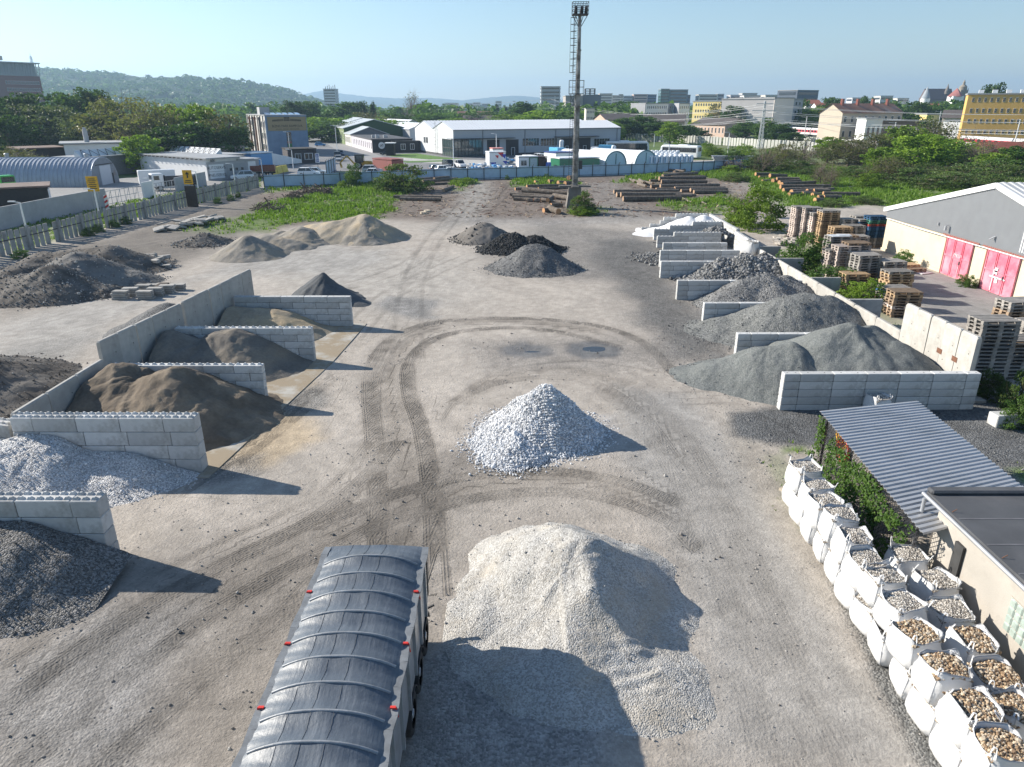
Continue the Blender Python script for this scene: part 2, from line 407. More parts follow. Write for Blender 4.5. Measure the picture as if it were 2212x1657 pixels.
tyre([(938, 1180), (930, 1060), (908, 930), (882, 850), (880, 790), (915, 745), (985, 718), (1100, 708), (1200, 716), (1310, 742)], .30, .75, DUO)
tyre([(830, 1160), (830, 1000), (818, 870), (830, 790), (880, 730), (960, 705)], .25, .45)
tyre([(960, 1180), (950, 1060), (925, 930), (897, 850), (893, 790)], .25, .5)
tyre([(700, 1130), (800, 1085), (930, 1045), (1060, 1022), (1200, 1018), (1340, 1040), (1460, 1085)], .30, .55, DUO)
tyre([(700, 1200), (800, 1140), (920, 1100), (1060, 1070), (1200, 1062), (1330, 1080), (1440, 1125), (1500, 1180)], .30, .5, DUO)
tyre([(-40, 1560), (150, 1420), (350, 1290), (520, 1200), (680, 1120), (800, 1020), (850, 960)], .32, .5, DUO)
tyre([(60, 1640), (250, 1480), (450, 1330), (600, 1240), (700, 1190)], .32, .45, DUO)
tyre([(200, 1680), (400, 1500), (560, 1370), (660, 1270)], .30, .4, DUO)
tyre([(-60, 1480), (120, 1370), (330, 1240), (520, 1150), (700, 1060), (790, 960)], .30, .35)
tyre([(1310, 800), (1400, 860), (1480, 940), (1560, 1070), (1630, 1220), (1720, 1420), (1820, 1640)], .34, .16, DUO)
tyre([(1270, 820), (1360, 900), (1440, 1000), (1520, 1150), (1580, 1330), (1640, 1600)], .34, .14, DUO)
tyre([(980, 870), (1060, 830), (1180, 815), (1290, 830), (1380, 890), (1450, 980)], .30, .4, DUO)
tyre([(960, 900), (1000, 850), (1090, 800), (1250, 780), (1400, 800)], .28, .3)
tyre([(880, 780), (882, 690), (895, 600), (930, 530), (960, 490), (1010, 430)], .3, .3, (-.9, .9))
tyre([(760, 720), (840, 640), (930, 590), (1000, 560)], .3, .25, (-.9, .9))
tyre([(640, 640), (800, 605), (900, 560), (940, 510)], .3, .25, (-.9, .9))
tyre([(560, 545), (640, 520), (740, 528)], .3, .45, (-.8, .8))
tyre([(470, 1010), (560, 950), (610, 900), (700, 830)], .25, .5, (-.3, .3))
tyre([(520, 1000), (600, 940), (660, 890)], .25, .45)
tyre([(1480, 860), (1600, 860), (1690, 900)], .25, .25, (-.8, .8))
tyre([(1060, 445), (1090, 420), (1110, 400)], .3, .45, (-.9, .9))
patchy = sstep(.3, .55, fbm(gx * .5, gy * .5, 9, 4)) * .55 + .45
track *= patchy; tq = np.clip(tq * patchy * 1.5, 0, 1)
GROUND *= (1 - np.clip(track, 0, 1) * .70)[:, None] * np.array([1.0, .97, .93])[None] ** track[:, None]
# long brushed streaks along the driving lanes
stre = fbm(gx * 1.6 + gy * .9, (gy * .22 - gx * .12), 21, 4, .6)
GROUND *= (1 + (stre - .5) * .30)[:, None]
GROUND = np.clip(GROUND, .02, .6)
gz = (n1 - .5) * .05 + (n2 - .5) * .035 - track * .035 - wet * .03
gz = np.clip(gz, -.09, .09)
for vx_, vy_, a_, b_ in ((1283, 752, 1.05, .75), (1150, 757, .9, .35)):   # two hollows that hold water
    px_, py_ = g(vx_, vy_); q_ = np.exp(-(((gx - px_) / a_) ** 2 + ((gy - py_) / b_) ** 2) ** 1.5); gz = gz * (1 - q_ * .6) - q_ * .085
nx, ny = len(xs), len(ys); idx = np.arange(nx * ny).reshape(ny, nx)
F = np.stack([idx[:-1, :-1].ravel(), idx[:-1, 1:].ravel(), idx[1:, 1:].ravel(), idx[1:, :-1].ravel()], 1)

def ground_mat():
    t = NT('yard_ground'); co = t.coord()
    c = t.attr('albedo', 'Color'); st = t.attr('stony'); tr = t.attr('track'); we = t.attr('wet')
    a = t.noise(co, 1.7, 6, .65); b = t.noise(co, 9, 5, .7); cell = t.voro(co, 16, 'F1', 'Color'); d = t.voro(co, 16)
    c = t.mix(c, t.rng(a, .3, .7, .84, 1.16), 1.0, 'MULTIPLY')
    c = t.mix(c, t.rng(b, .25, .75, .82, 1.18), 1.0, 'MULTIPLY')
    sp = t.N('ShaderNodeSeparateColor'); t.L(cell, sp.inputs[0])
    k = t.math('MULTIPLY', t.math('SUBTRACT', sp.outputs[0], .5), t.math('MULTIPLY_ADD', st, .75, .12))
    c = t.mix(c, t.math('ADD', k, 1.0), 1.0, 'MULTIPLY')
    # tyre prints: crisp edged, grooved along their length, barred across
    u = t.attr('tu'); v = t.attr('tv'); av = t.math('ABSOLUTE', v); tw_ = t.attr('tw')
    edge = t.math('DIVIDE', t.math('ADD', av, t.math('MULTIPLY', t.math('SUBTRACT', b, .5), .22)), tw_)
    mk = t.math('MULTIPLY', t.rng(edge, .75, 1.05, 1, 0), t.attr('tq'))
    mk = t.math('MULTIPLY', mk, t.rng(t.noise(co, .7, 4, .6), .36, .55, .4, 1))
    gro = t.math('SINE', t.math('MULTIPLY', v, 2 * math.pi / .11)); bar = t.math('SINE', t.math('MULTIPLY', t.math('ADD', u, av), 2 * math.pi / .23))
    bars = t.math('MULTIPLY', t.math('ADD', t.math('MULTIPLY', gro, .6), t.math('MULTIPLY', bar, .5)), mk)
    c = t.mix(c, t.math('MULTIPLY_ADD', mk, -.5, 1.0), 1.0, 'MULTIPLY'); c = t.mix(c, t.math('MULTIPLY_ADD', bars, .14, 1.0), 1.0, 'MULTIPLY')
    # small scattered grit and clods
    g2 = t.voro(co, 5.5, 'F1', 'Distance'); clod = t.rng(g2, .0, .14, 1, 0)
    c = t.mix(c, t.math('MULTIPLY_ADD', clod, -.22, 1.0), 1.0, 'MULTIPLY')
    h = t.math('ADD', t.math('MULTIPLY', b, .9), t.math('MULTIPLY', a, 1.0))
    h = t.math('ADD', h, t.math('MULTIPLY', d, t.math('MULTIPLY_ADD', st, -1.0, -.12)))
    h = t.math('ADD', h, t.math('MULTIPLY', bars, .3))
    h = t.math('ADD', h, t.math('MULTIPLY', clod, .35))
    nr = t.bump(h, .6, .07)
    ro = t.math('MULTIPLY_ADD', we, -.62, .93)
    return t.done(c, ro, nr, 0, .3)
yard_me = np_mesh('yard', np.stack([gx, gy, gz], 1), F, ground_mat(), True, vattr={'stony': stony, 'track': track, 'wet': wet, 'tu': tu, 'tv': tv, 'tw': tw, 'tq': tq}, vcol={'albedo': GROUND})
tag(link('yard', yard_me), kind='structure', label='dusty gravel yard marked by tyre tracks')
def ground_z(x, y):
    i = min(max(np.searchsorted(xs, x), 1), nx - 1); j = min(max(np.searchsorted(ys, y), 1), ny - 1)
    return float(gz[j * nx + i])

WATER = NT('puddle_water').done((.035, .033, .03), .06, None, 0, .5)
for vx_, vy_, lab in ((1283, 752, 'right larger shallow puddle in the dark hollow of the yard'), (1150, 757, 'left smaller shallow puddle in the dark hollow of the yard')):
    px_, py_ = g(vx_, vy_); m = MB(); m.add([(px_ + 1.5 * math.cos(a), py_ + 1.1 * math.sin(a), -.072) for a in np.linspace(0, 6.28, 25)[:-1]], [tuple(range(24))]); tag(m.build('puddle', WATER), kind='structure', label=lab)
# open land to the horizon
def land_mat():
    t = NT('open_land'); co = t.coord()
    a = t.noise(co, .012, 6, .6); b = t.noise(co, .11, 5, .65)
    c = t.ramp(a, [(.35, (.08, .13, .035)), (.5, (.11, .15, .05)), (.62, (.17, .165, .11)), (.75, (.20, .19, .17))])
    c = t.mix(c, t.rng(b, .3, .7, .7, 1.3), 1.0, 'MULTIPLY')
    return t.done(c, .95, None, 0, .2)
m = MB(); m.add([(-9000, 3, -.12), (9000, 3, -.12), (9000, 16000, -.12), (-9000, 16000, -.12)], [(0, 1, 2, 3)])
m.add([(-9000, -400, -.12), (9000, -400, -.12), (9000, 3, -.12), (-9000, 3, -.12)], [(0, 1, 2, 3)])
tag(m.build('ground', land_mat()), kind='structure', label='flat green and built-up land running to the horizon')
# ================================================================== bays: walls of stacked concrete blocks
CONC = mat('precast_concrete', (.50, .50, .49), .85, .10, 2.2, .25, 40, dirt=(.25, .24, .22), dscale=1.3, dlo=.48, dhi=.75, orand=.17)
CONC_OLD = mat('weathered_concrete', (.40, .385, .355), .88, .16, 1.4, .4, 30, dirt=(.20, .185, .165), dscale=.9, dlo=.5, dhi=.8, orand=.10)
JOINT = mat('gap_hole_shade', (.10, .10, .095), .95)  # dark grey stands for the shade in open block gaps and lifting holes
RUST = mat('rust', (.16, .075, .045), .85, .3, 6, .3)
_bm = {}
def block_mesh(L, h, t, studs):
    k = (round(L, 2), h, t, studs)
    if k in _bm: return _bm[k]
    m = MB(); m.box((0, 0, h / 2), (L - .02, t, h - .016), bev=.02)
    if studs:
        rows = (-t / 4, t / 4) if studs == 2 else (0,); n = max(1, int(round(L / (.28 if studs == 2 else .36))))
        for yy in rows:
            for i in range(n):
                cx = -L / 2 + (i + .5) * L / n; a, b, z = .085, .035, .075
                m.add([(cx - a, yy - a, h - .006), (cx + a, yy - a, h - .006), (cx + a, yy + a, h - .006), (cx - a, yy + a, h - .006),
                       (cx - b, yy - b, h + z), (cx + b, yy - b, h + z), (cx + b, yy + b, h + z), (cx - b, yy + b, h + z)],
                      [(0, 1, 5, 4), (1, 2, 6, 5), (2, 3, 7, 6), (3, 0, 4, 7), (4, 5, 6, 7)])
    else:
        for s in (-.25, .25):
            m.cyl((s * L, 0, h - .012), (s * L, 0, h - .003), .035, .035, 8, 1)
    _bm[k] = m.mesh('block', [CONC, JOINT]); return _bm[k]
def block_wall(label, A, B, rows, h=.4, L=1.6, t=.4, z0=0.0, studs=0, steps=None, off0=0.0):
    """rows from the bottom; steps[r] = (start, end) metres along the wall for a stepped wall"""
    A = Vector((*A, 0)); B = Vector((*B, 0)); d = B - A; n = d.length; rz = math.atan2(d.y, d.x)
    w = thing('block_wall', label, 'block wall', (A.x, A.y, 0), rz, 'stacked block walls between the material bays')
    cm = MB()
    for r in range(rows):
        s, e = steps[r] if steps else (0, n)
        nxt = (steps[r + 1] if steps and r + 1 < rows else None)
        x = s; first = True
        while x < e - .05:
            l = L
            if first and (r % 2): l = L / 2
            if first and off0 and not (r % 2): l = L * off0
            first = False
            if e - (x + l) < .35: l = e - x
            l = min(l, e - x)
            top = r == rows - 1 or (nxt and not (nxt[0] - .05 <= x + l / 2 <= nxt[1] + .05))
            o = link('block', block_mesh(l, h, t, studs if top else 0), w)
            o.location = (x + l / 2 + rnd.uniform(-.004, .004), rnd.uniform(-.012, .012), z0 + r * h)
            o.rotation_euler = (0, 0, rnd.uniform(-.005, .005))
            x += l
        cm.box(((s + e) / 2, 0, z0 + (r + .5) * h - .03), (e - s - .1, t - .07, h - .06 + .06))
    cm.build('shade_core', JOINT, w)  # dark core added inside the wall so no light shows through gaps
    return w
# left bays
block_wall('nearest left bay wall, studded top, dark gravel heaped in front of it', (-21.8, 19.75), (-13.05, 19.75), 4, .6, 1.75, .62, -.15, 2, off0=.55)
block_wall('left bay wall with double studs between white gravel and dark brown sand', (-19.75, 25.75), (-12.5, 25.75), 4, .6, 1.72, .62, .02, 2, off0=.62)
block_wall('left bay wall with one row of studs behind the dark brown sand', (-19.6, 32.75), (-12.2, 32.75), 5, .41, 1.5, .4, 0, 1)
block_wall('left bay wall with one row of studs in front of the pale tan sand', (-19.3, 39.1), (-11.45, 39.1), 5, .405, 1.55, .4, 0, 1)
block_wall('farthest left bay wall, smooth top, pointed dark heap behind it', (-18.5, 46.2), (-10.75, 46.2), 5, .41, 1.55, .4, 0, 0)
block_wall('short stub of studded blocks at the left edge beside the white gravel', (-23.2, 27.3), (-20.45, 26.6), 3, .6, 1.3, .62, -.1, 2)
# right bays
block_wall('nearest right bay wall, long and smooth, by the corrugated lean-to roof', (13.05, 32.05), (22.55, 32.1), 5, .4, 1.6, .42, -.12, 0, off0=.5)
block_wall('right bay wall at the mouth behind the nearest green grey grit heap', (13.3, 40.2), (22.1, 40.2), 4, .4, 1.6, .4, -.26, 0, off0=.55)
block_wall('right bay wall whose end block courses stand left of the two-peaked grit heap', (12.95, 46.7), (22.1, 46.7), 4, .4, 1.6, .4, -.12, 0, off0=.6)
block_wall('right bay wall between the grey gravel heap and the coarse stone heap', (12.6, 53.3), (22.1, 53.3), 4, .4, 1.6, .4, -.11, 0, off0=.55)
block_wall('right bay wall standing just left of the coarse grey stone heap', (12.78, 60.7), (22.1, 60.7), 4, .4, 1.6, .4, -.15, 0, off0=.7)
block_wall('low right bay wall in front of the white sack on the back wall', (13.6, 65.2), (20.9, 65.2), 4, .4, 1.6, .4, -.06, 0, off0=.5)
block_wall('tall smooth right bay wall second behind the coarse grey stone heap', (14.7, 69.4), (20.95, 69.4), 4, .4, 1.6, .4, -.12, 0, off0=.6)
block_wall('stepped studded bay wall in front of the small dark stone heap', (15.0, 73.9), (21.6, 73.9), 4, .4, 1.6, .4, .16, 1, steps=[(0, 6.6), (0, 6.6), (0, 6.6), (1.7, 6.6)])
block_wall('stepped studded bay wall directly in front of the white sand', (15.7, 79.45), (23.2, 79.45), 5, .4, 1.6, .4, .0, 1, steps=[(0, 7.5), (0, 7.5), (0, 7.5), (1.7, 7.5), (4.2, 7.5)])
block_wall('farthest right bay wall climbing like stairs behind the white sand', (15.4, 85.7), (23.2, 85.7), 5, .4, 1.6, .4, .0, 1, steps=[(0, 7.8), (1.0, 7.8), (2.2, 7.8), (2.6, 7.8), (4.0, 7.8)])
block_wall('studded back wall of blocks closing the white sand bay on the right', (23.5, 85.6), (23.45, 74.3), 5, .4, 1.6, .4, .0, 1)
block_wall('studded back wall of blocks beside the small dark stone heap', (22.9, 72.9), (22.7, 66.4), 5, .4, 1.6, .4, .0, 1)

# L-shaped retaining panels
def panel_mesh(w, h, t, foot=1.0):
    m = MB(); c = .06
    prof = [(-t / 2, 0), (t / 2, 0), (t / 2, h - c), (t / 2 - .04, h), (-t / 2 + .04, h), (-t / 2, h - c)]
    y0, y1 = -w / 2 + .022, w / 2 - .022; b = .075
    def ring(y, k): return [(x, y, z - (k if z > h * .5 else 0)) for x, z in prof]
    P = ring(y0, b) + ring(y0 + b, 0) + ring(y1 - b, 0) + ring(y1, b); n = 6
    for r in range(3): m.add(P[r * n:(r + 2) * n], [(i, (i + 1) % n, n + (i + 1) % n, n + i) for i in range(n)])
    m.add(P[:n], [tuple(range(n))]); m.add(P[-n:], [tuple(range(n - 1, -1, -1))])
    m.box((foot / 2 + t / 2, 0, .07), (foot, w - .03, .14))
    for yy, zz in ((-.2 * w, h * .72), (.22 * w, h * .45)): m.cyl((-t / 2 - .004, yy, zz), (-t / 2 + .01, yy, zz), .035, .035, 8, 1); m.cyl((t / 2 - .01, yy, zz), (t / 2 + .004, yy, zz), .035, .035, 8, 1)
    return m.mesh('panel', [CONC_OLD, JOINT])
def panel_row(A, B, n, h, t, label, group, flip=False, plate=()):
    A = Vector((*A, 0)); B = Vector((*B, 0)); w = (B - A).length / n; d = (B - A).normalized(); me = panel_mesh(w, h, t)
    for i in range(n):
        p = A + d * w * (i + .5)
        o = link('retaining_panel', me, None, (p.x, p.y, 0), math.atan2(d.y, d.x) - math.pi / 2 + (math.pi if flip else 0) + rnd.uniform(-.012, .012))
        o.rotation_euler.y = rnd.uniform(-.008, .008)
        tag(o, label(i, n), 'concrete panel', group)
        if i in plate:
            q = MB(); q.box((-t / 2 - .012, w / 2, h * .55), (.02, .42, .26)); link('connector_plate', q.mesh('connector_plate', RUST), o)
panel_row((22.55, 32.65), (22.45, 39.15), 5, 3.45, .24, lambda i, n: ORD[i] + ' tall whitish concrete panel from the near end of the right bay back wall', 'tall panels behind the right bays', plate=(0, 1))
panel_row((-20.3, 33.1), (-19.45, 40.4), 5, 3.1, .2, lambda i, n: ORD[i] + ' tall panel from the near end of the lower left bay back wall', 'tall panels behind the left bays', flip=True)
panel_row((-19.4, 40.6), (-18.5, 49.6), 6, 3.15, .2, lambda i, n: ORD[i] + ' streaked panel from the near end of the higher left bay back wall', 'tall panels behind the left bays', flip=True)
panel_row((-20.25, 26.3), (-20.2, 33.0), 3, 2.25, .2, lambda i, n: ORD[i] + ' low panel from the near end behind the dark brown sand', 'low panels behind the left bays', flip=True)
panel_row((22.5, 39.2), (22.6, 66.2), 9, 1.75, .22, lambda i, n: ORD[i] + ' low panel from the near end of the long right bay back wall', 'low panels behind the right bays')
for i, yy in enumerate((46.75, 53.3, 60.7, 66.3)):
    m = MB(); m.box((23.9, yy, .85), (2.3, .22, 1.7), bev=.03)
    tag(m.build('concrete_buttress', CONC_OLD), ORD[i] + ' stub wall from the near end sticking out behind the long right bay wall', 'concrete wall', 'stub walls behind the right bays')
# concrete floor of the left bays
m = MB(); m.prism([(-20.1, 25), (-12.1, 25), (-11.3, 31.5), (-10.4, 38.6), (-9.9, 46.6), (-18.8, 46.6), (-19.8, 32)], -.06, .034)
tag(m.build('bay_floor', mat('bay_concrete', (.38, .365, .33), .9, .18, 1.2, .3, 25, dirt=(.27, .22, .155), dscale=.55, dlo=.38, dhi=.52)), kind='structure', label='pale concrete floor slab of the left bays')

# ================================================================== heaps
_ico = None
def rock_bank(n, seed):
    """a few faceted stones as (12,3) arrays sharing the icosahedron faces"""
    global _ico
    t = (1 + 5 ** .5) / 2
    V = np.array([(-1, t, 0), (1, t, 0), (-1, -t, 0), (1, -t, 0), (0, -1, t), (0, 1, t), (0, -1, -t), (0, 1, -t), (t, 0, -1), (t, 0, 1), (-t, 0, -1), (-t, 0, 1)], float)
    V /= np.linalg.norm(V[0])
    _ico = np.array([(0, 11, 5), (0, 5, 1), (0, 1, 7), (0, 7, 10), (0, 10, 11), (1, 5, 9), (5, 11, 4), (11, 10, 2), (10, 7, 6), (7, 1, 8), (3, 9, 4), (3, 4, 2), (3, 2, 6), (3, 6, 8), (3, 8, 9), (4, 9, 5), (2, 4, 11), (6, 2, 10), (8, 6, 7), (9, 8, 1)])
    rs = np.random.RandomState(seed); out = []
    for i in range(n):
        q = V * (1 + rs.uniform(-.25, .25, (12, 1))) * rs.uniform(.65, 1.15, (1, 3)); out.append(q)
    return out
BANK = rock_bank(8, 3)
def scatter_rocks(pts, size, seed=0, sink=.25):
    """stones at pts -> (verts, faces, per-face random)"""
    rs = np.random.RandomState(seed); n = len(pts)
    B = np.array(BANK)[rs.randint(0, len(BANK), n)]
    q = rs.normal(size=(n, 4)); q /= np.linalg.norm(q, axis=1)[:, None]; w, x, y, z = q.T
    Rm = np.stack([1 - 2 * (y * y + z * z), 2 * (x * y - z * w), 2 * (x * z + y * w), 2 * (x * y + z * w), 1 - 2 * (x * x + z * z), 2 * (y * z - x * w), 2 * (x * z - y * w), 2 * (y * z + x * w), 1 - 2 * (x * x + y * y)], 1).reshape(n, 3, 3)
    s = size * np.exp(rs.normal(0, .35, n)) * .5
    V = np.einsum('nij,nkj->nki', Rm, B) * s[:, None, None] + np.asarray(pts)[:, None, :]
    V[:, :, 2] += (s * (1 - 2 * sink))[:, None]
    F = (_ico[None] + (np.arange(n) * 12)[:, None, None]).reshape(-1, 3)
    return V.reshape(-1, 3), F, np.repeat(rs.rand(n), 20)

def stone_mat(name, cols, rough=.85):
    t = NT(name); c = t.ramp(t.attr('v'), [((i + .5) / len(cols), k) for i, k in enumerate(cols)])
    c = t.mix(c, t.rng(t.noise(t.coord(), 14, 3), .3, .7, .85, 1.15), 1.0, 'MULTIPLY')
    return t.done(c, rough, None, 0, .3)
def pile(label, cones, mats, res=.12, clip=None, rough=.05, rscale=1.6, rocks=None, flow=.0, seed=1, name='gravel_heap', cat='gravel heap', group=None, smax=.18, skirt=None, extra=None):
    """heap: cones or ridges (x1,y1,h1,x2,y2,h2,slope,round) blended; clip(x,y)->bool keeps what lies inside the bay"""
    cn = [(*c[:6], *(c[6:] if len(c) > 6 else ()), *((.62, .35)[len(c) - 6:])) for c in cones]
    x0 = min(min(c[0], c[3]) - max(c[2], c[5]) / c[6] - .8 for c in cn); x1 = max(max(c[0], c[3]) + max(c[2], c[5]) / c[6] + .8 for c in cn)
    y0 = min(min(c[1], c[4]) - max(c[2], c[5]) / c[6] - .8 for c in cn); y1 = max(max(c[1], c[4]) + max(c[2], c[5]) / c[6] + .8 for c in cn)
    X = np.arange(x0, x1 + res, res); Y = np.arange(y0, y1 + res, res); XX, YY = np.meshgrid(X, Y); px, py = XX.ravel(), YY.ravel()
    def height(px, py, detail=True):
        wx = (fbm(px * .55, py * .55, seed, 4) - .5) * .9; wy = (fbm(px * .55 + 40, py * .55, seed + 3, 4) - .5) * .9
        qx, qy = px + wx, py + wy; H = np.full(px.shape, -5.0)
        for (ax, ay, ah, bx, by, bh, sl, rd) in cn:
            ex, ey = bx - ax, by - ay; l2 = ex * ex + ey * ey
            t = np.clip(((qx - ax) * ex + (qy - ay) * ey) / l2, 0, 1) if l2 > 1e-6 else np.zeros(px.shape)
            d = np.hypot(qx - ax - ex * t, qy - ay - ey * t)
            h = ah + (bh - ah) * t - (np.sqrt((sl * d) ** 2 + rd * rd) - rd)
            toe = .25; h = np.where(h < toe, toe - (toe - h) * .72, h)
            k = smax; e = np.clip(.5 + .5 * (h - H) / k, 0, 1); H = H * (1 - e) + h * e + k * e * (1 - e)
        if detail:
            H = H + (fbm(px * rscale, py * rscale, seed + 7, 5, .55) - .5) * 2 * rough
            if flow:  # little slides and gullies running down the faces
                a = np.arctan2(py - np.mean([c[1] for c in cn]), px - np.mean([c[0] for c in cn]))
                H = H + (fbm(a * 5, np.hypot(px, py) * .35, seed + 9, 4) - .5) * 2 * flow * np.clip(H, 0, 1)
        return H
    H = height(px, py)
    if extra is not None: H = extra(px, py, H)
    keep = H > -.06
    if clip is not None: keep &= clip(px, py)
    idx = np.arange(len(px)).reshape(XX.shape); k = keep.reshape(XX.shape)
    fm = k[:-1, :-1] & k[:-1, 1:] & k[1:, 1:] & k[1:, :-1]
    Fq = np.stack([idx[:-1, :-1][fm], idx[:-1, 1:][fm], idx[1:, 1:][fm], idx[1:, :-1][fm]], 1)
    used = np.unique(Fq); rem = np.full(len(px), -1); rem[used] = np.arange(len(used))
    V = np.stack([px, py, H], 1)[used]; Fq = rem[Fq]
    c0 = np.array([np.mean([c[0] for c in cn]), np.mean([c[1] for c in cn]), 0.0])
    F3 = np.concatenate([Fq[:, [0, 1, 2]], Fq[:, [0, 2, 3]]]); mi = np.zeros(len(F3), int); v = np.zeros(len(F3))
    sm = np.ones(len(F3), bool)
    if rocks is not None:
        n, size = rocks[:2]; spread = rocks[2] if len(rocks) > 2 else .0
        rs = np.random.RandomState(seed + 5); fi = rs.randint(0, len(Fq), n)
        P = V[Fq[fi]].mean(1) + rs.uniform(-.6, .6, (n, 3)) * res * np.array([1, 1, 0])
        if spread > 0:   # strays rolled out past the toe
            ed = V[V[:, 2] < .12]; m2 = max(int(n * .12), 300)
            if len(ed):
                Q = ed[rs.randint(0, len(ed), m2)].copy(); Q[:, :2] += rs.normal(0, spread, (m2, 2)); Q[:, 2] = .0
                hh = height(Q[:, 0], Q[:, 1], False); Q[:, 2] = np.maximum(hh, 0)
                if clip is not None: Q = Q[clip(Q[:, 0], Q[:, 1])]
                P = np.concatenate([P, Q])
        RV, RF, rv = scatter_rocks(P, size, seed)
        F3 = np.concatenate([F3, RF + len(V)]); V = np.concatenate([V, RV]); mi = np.concatenate([mi, np.ones(len(RF), int)]); v = np.concatenate([v, rv]); sm = np.concatenate([sm, np.zeros(len(RF), bool)])
    me = np_mesh(name, V - c0, F3, mats, False, mi, {'v': v}); me.polygons.foreach_set('use_smooth', sm)
    return tag(link(name, me, None, tuple(c0)), label, cat, group)
def pk(vx, vy, h, *rest): x, y = g(vx, vy, h); return (x, y, h, x, y, h, *rest)
def rg(a, b, *rest): x1, y1 = g(*a); x2, y2 = g(*b); return (x1, y1, a[2], x2, y2, b[2], *rest)
def bay(x0, y0, y1, side=1, xb=None):
    """inside the bay between two walls; free in front of their ends"""
    def f(x, y):
        inside = (y > y0) & (y < y1)
        out = (x < x0) if side > 0 else (x > x0)
        ok = inside | out
        if xb is not None: ok &= (x < xb) if side > 0 else (x > xb)
        return ok
    return f
GRIT = gravel('green_grey_grit', [(.118, .128, .124), (.135, .145, .14), (.16, .17, .163), (.195, .20, .195)], .045, .55, .10)
GREY = gravel('grey_gravel', [(.10, .10, .10), (.15, .15, .148), (.20, .20, .195), (.27, .265, .26)], .07, .9, .12)
GREY_S = stone_mat('grey_strays', [(.09, .09, .09), (.15, .15, .148), (.22, .22, .215)])
GREY2 = gravel('dark_grey_gravel', [(.07, .07, .072), (.11, .11, .11), (.15, .15, .15), (.20, .20, .2)], .06, .9, .12)
COARSE = gravel('coarse_grey_stone', [(.10, .10, .10), (.17, .168, .165), (.24, .24, .235)], .16, 1, .1)
COARSE_S = stone_mat('coarse_grey_stones', [(.10, .10, .10), (.16, .158, .155), (.22, .22, .215), (.29, .285, .28)])
BLACK = gravel('black_stone', [(.025, .026, .027), (.045, .045, .046), (.07, .07, .07)], .16, 1, .1)
BLACK_S = stone_mat('black_stones', [(.02, .021, .022), (.04, .04, .04), (.06, .06, .06), (.09, .09, .09)])
WHITE = gravel('white_limestone', [(.42, .43, .45), (.55, .56, .58), (.66, .67, .69)], .08, 1, .08)
WHITE_S = stone_mat('white_limestones', [(.42, .42, .425), (.56, .56, .565), (.68, .68, .685), (.78, .78, .78)])
WGRAV = gravel('white_gravel', [(.34, .33, .325), (.45, .44, .43), (.56, .55, .54), (.68, .67, .66)], .05, 1, .12)
CREAM = gravel('cream_gravel', [(.28, .267, .247), (.35, .337, .314), (.41, .397, .372), (.48, .467, .445)], .04, .7, .10, (.38, .335, .27))
def sandmat(name, c1, c2, c3=None):
    t = NT(name); co = t.coord(); a = t.noise(co, .8, 6, .62); b = t.noise(co, 7, 5, .7)
    c = t.ramp(a, [(.35, c1), (.65, c2)])
    if c3: c = t.mix(c, c3, t.rng(t.noise(co, .45, 4), .5, .62, 0, .8))
    c = t.mix(c, t.rng(b, .3, .7, .85, 1.15), 1.0, 'MULTIPLY')
    return t.done(c, .95, t.bump(t.math('ADD', b, t.math('MULTIPLY', t.voro(co, 20), -.3)), .6, .05), 0, .2)
BROWN = sandmat('brown_sand', (.125, .10, .075), (.19, .155, .118), (.235, .19, .14))
TAN = sandmat('tan_sand', (.30, .245, .175), (.40, .33, .24), (.44, .345, .22))
GREYSAND = sandmat('grey_sand', (.20, .185, .16), (.29, .265, .23), (.33, .275, .205))
EARTH = sandmat('dark_earth', (.075, .066, .058), (.125, .112, .10), (.155, .142, .128))
BLUEGREY = sandmat('blue_grey_fines', (.085, .09, .095), (.115, .12, .125))
WSAND = sandmat('white_sand', (.66, .66, .66), (.74, .74, .74))
SG = 'heaps of stone, sand and earth in the yard'

# two heaps in the open middle
def cream_shape(px, py, H):   # scooped crescent on the left half, tread bars on the front tail
    cx, cy = g(1120, 1300, 1.2); d = np.hypot(px - cx, py - cy)
    H = H - .34 * np.exp(-((d - .2) / 1.1) ** 2) * (px < cx + 1.2)
    cx, cy = g(1080, 1220, 1.3); d = np.hypot((px - cx) * .9, py - cy); H = H - .18 * np.exp(-(d / .8) ** 2)
    tx, ty = g(1420, 1470); m = np.exp(-(((px - tx) / 1.5) ** 2 + ((py - ty) / 1.0) ** 2))
    return H + m * .035 * np.sin((px * .5 + py + np.abs(px - tx) * .8) * 2 * math.pi / .40) * (fbm(px * 1.5, py * 1.5, 77, 3) > .42)
pile('big cream coloured gravel heap beside the covered trailer', [(1.0, 18.2, 1.25, 1.2, 18.7, 1.4, .70, .6), (1.5, 19.0, 1.55, 1.9, 18.1, 1.8, .72, .3), (1.85, 18.2, 1.75, 2.35, 16.6, 1.4, .72, .12), (2.35, 16.6, 1.35, 2.9, 15.1, .6, .62, .12), (.6, 16.6, .75, 1.5, 15.6, .8, .46, .5), (1.6, 14.4, .2, 3.4, 14.2, .3, .35, .3), (3.0, 18.4, .85, 3.5, 17.2, .65, .5, .3)],
     [CREAM, stone_mat('cream_stones', [(.30, .288, .268), (.38, .367, .345), (.47, .457, .435)])], .07, None, .03, 2.2, (900, .03, .30), .05, 3, 'gravel_heap', 'gravel heap', SG, .12, extra=cream_shape)
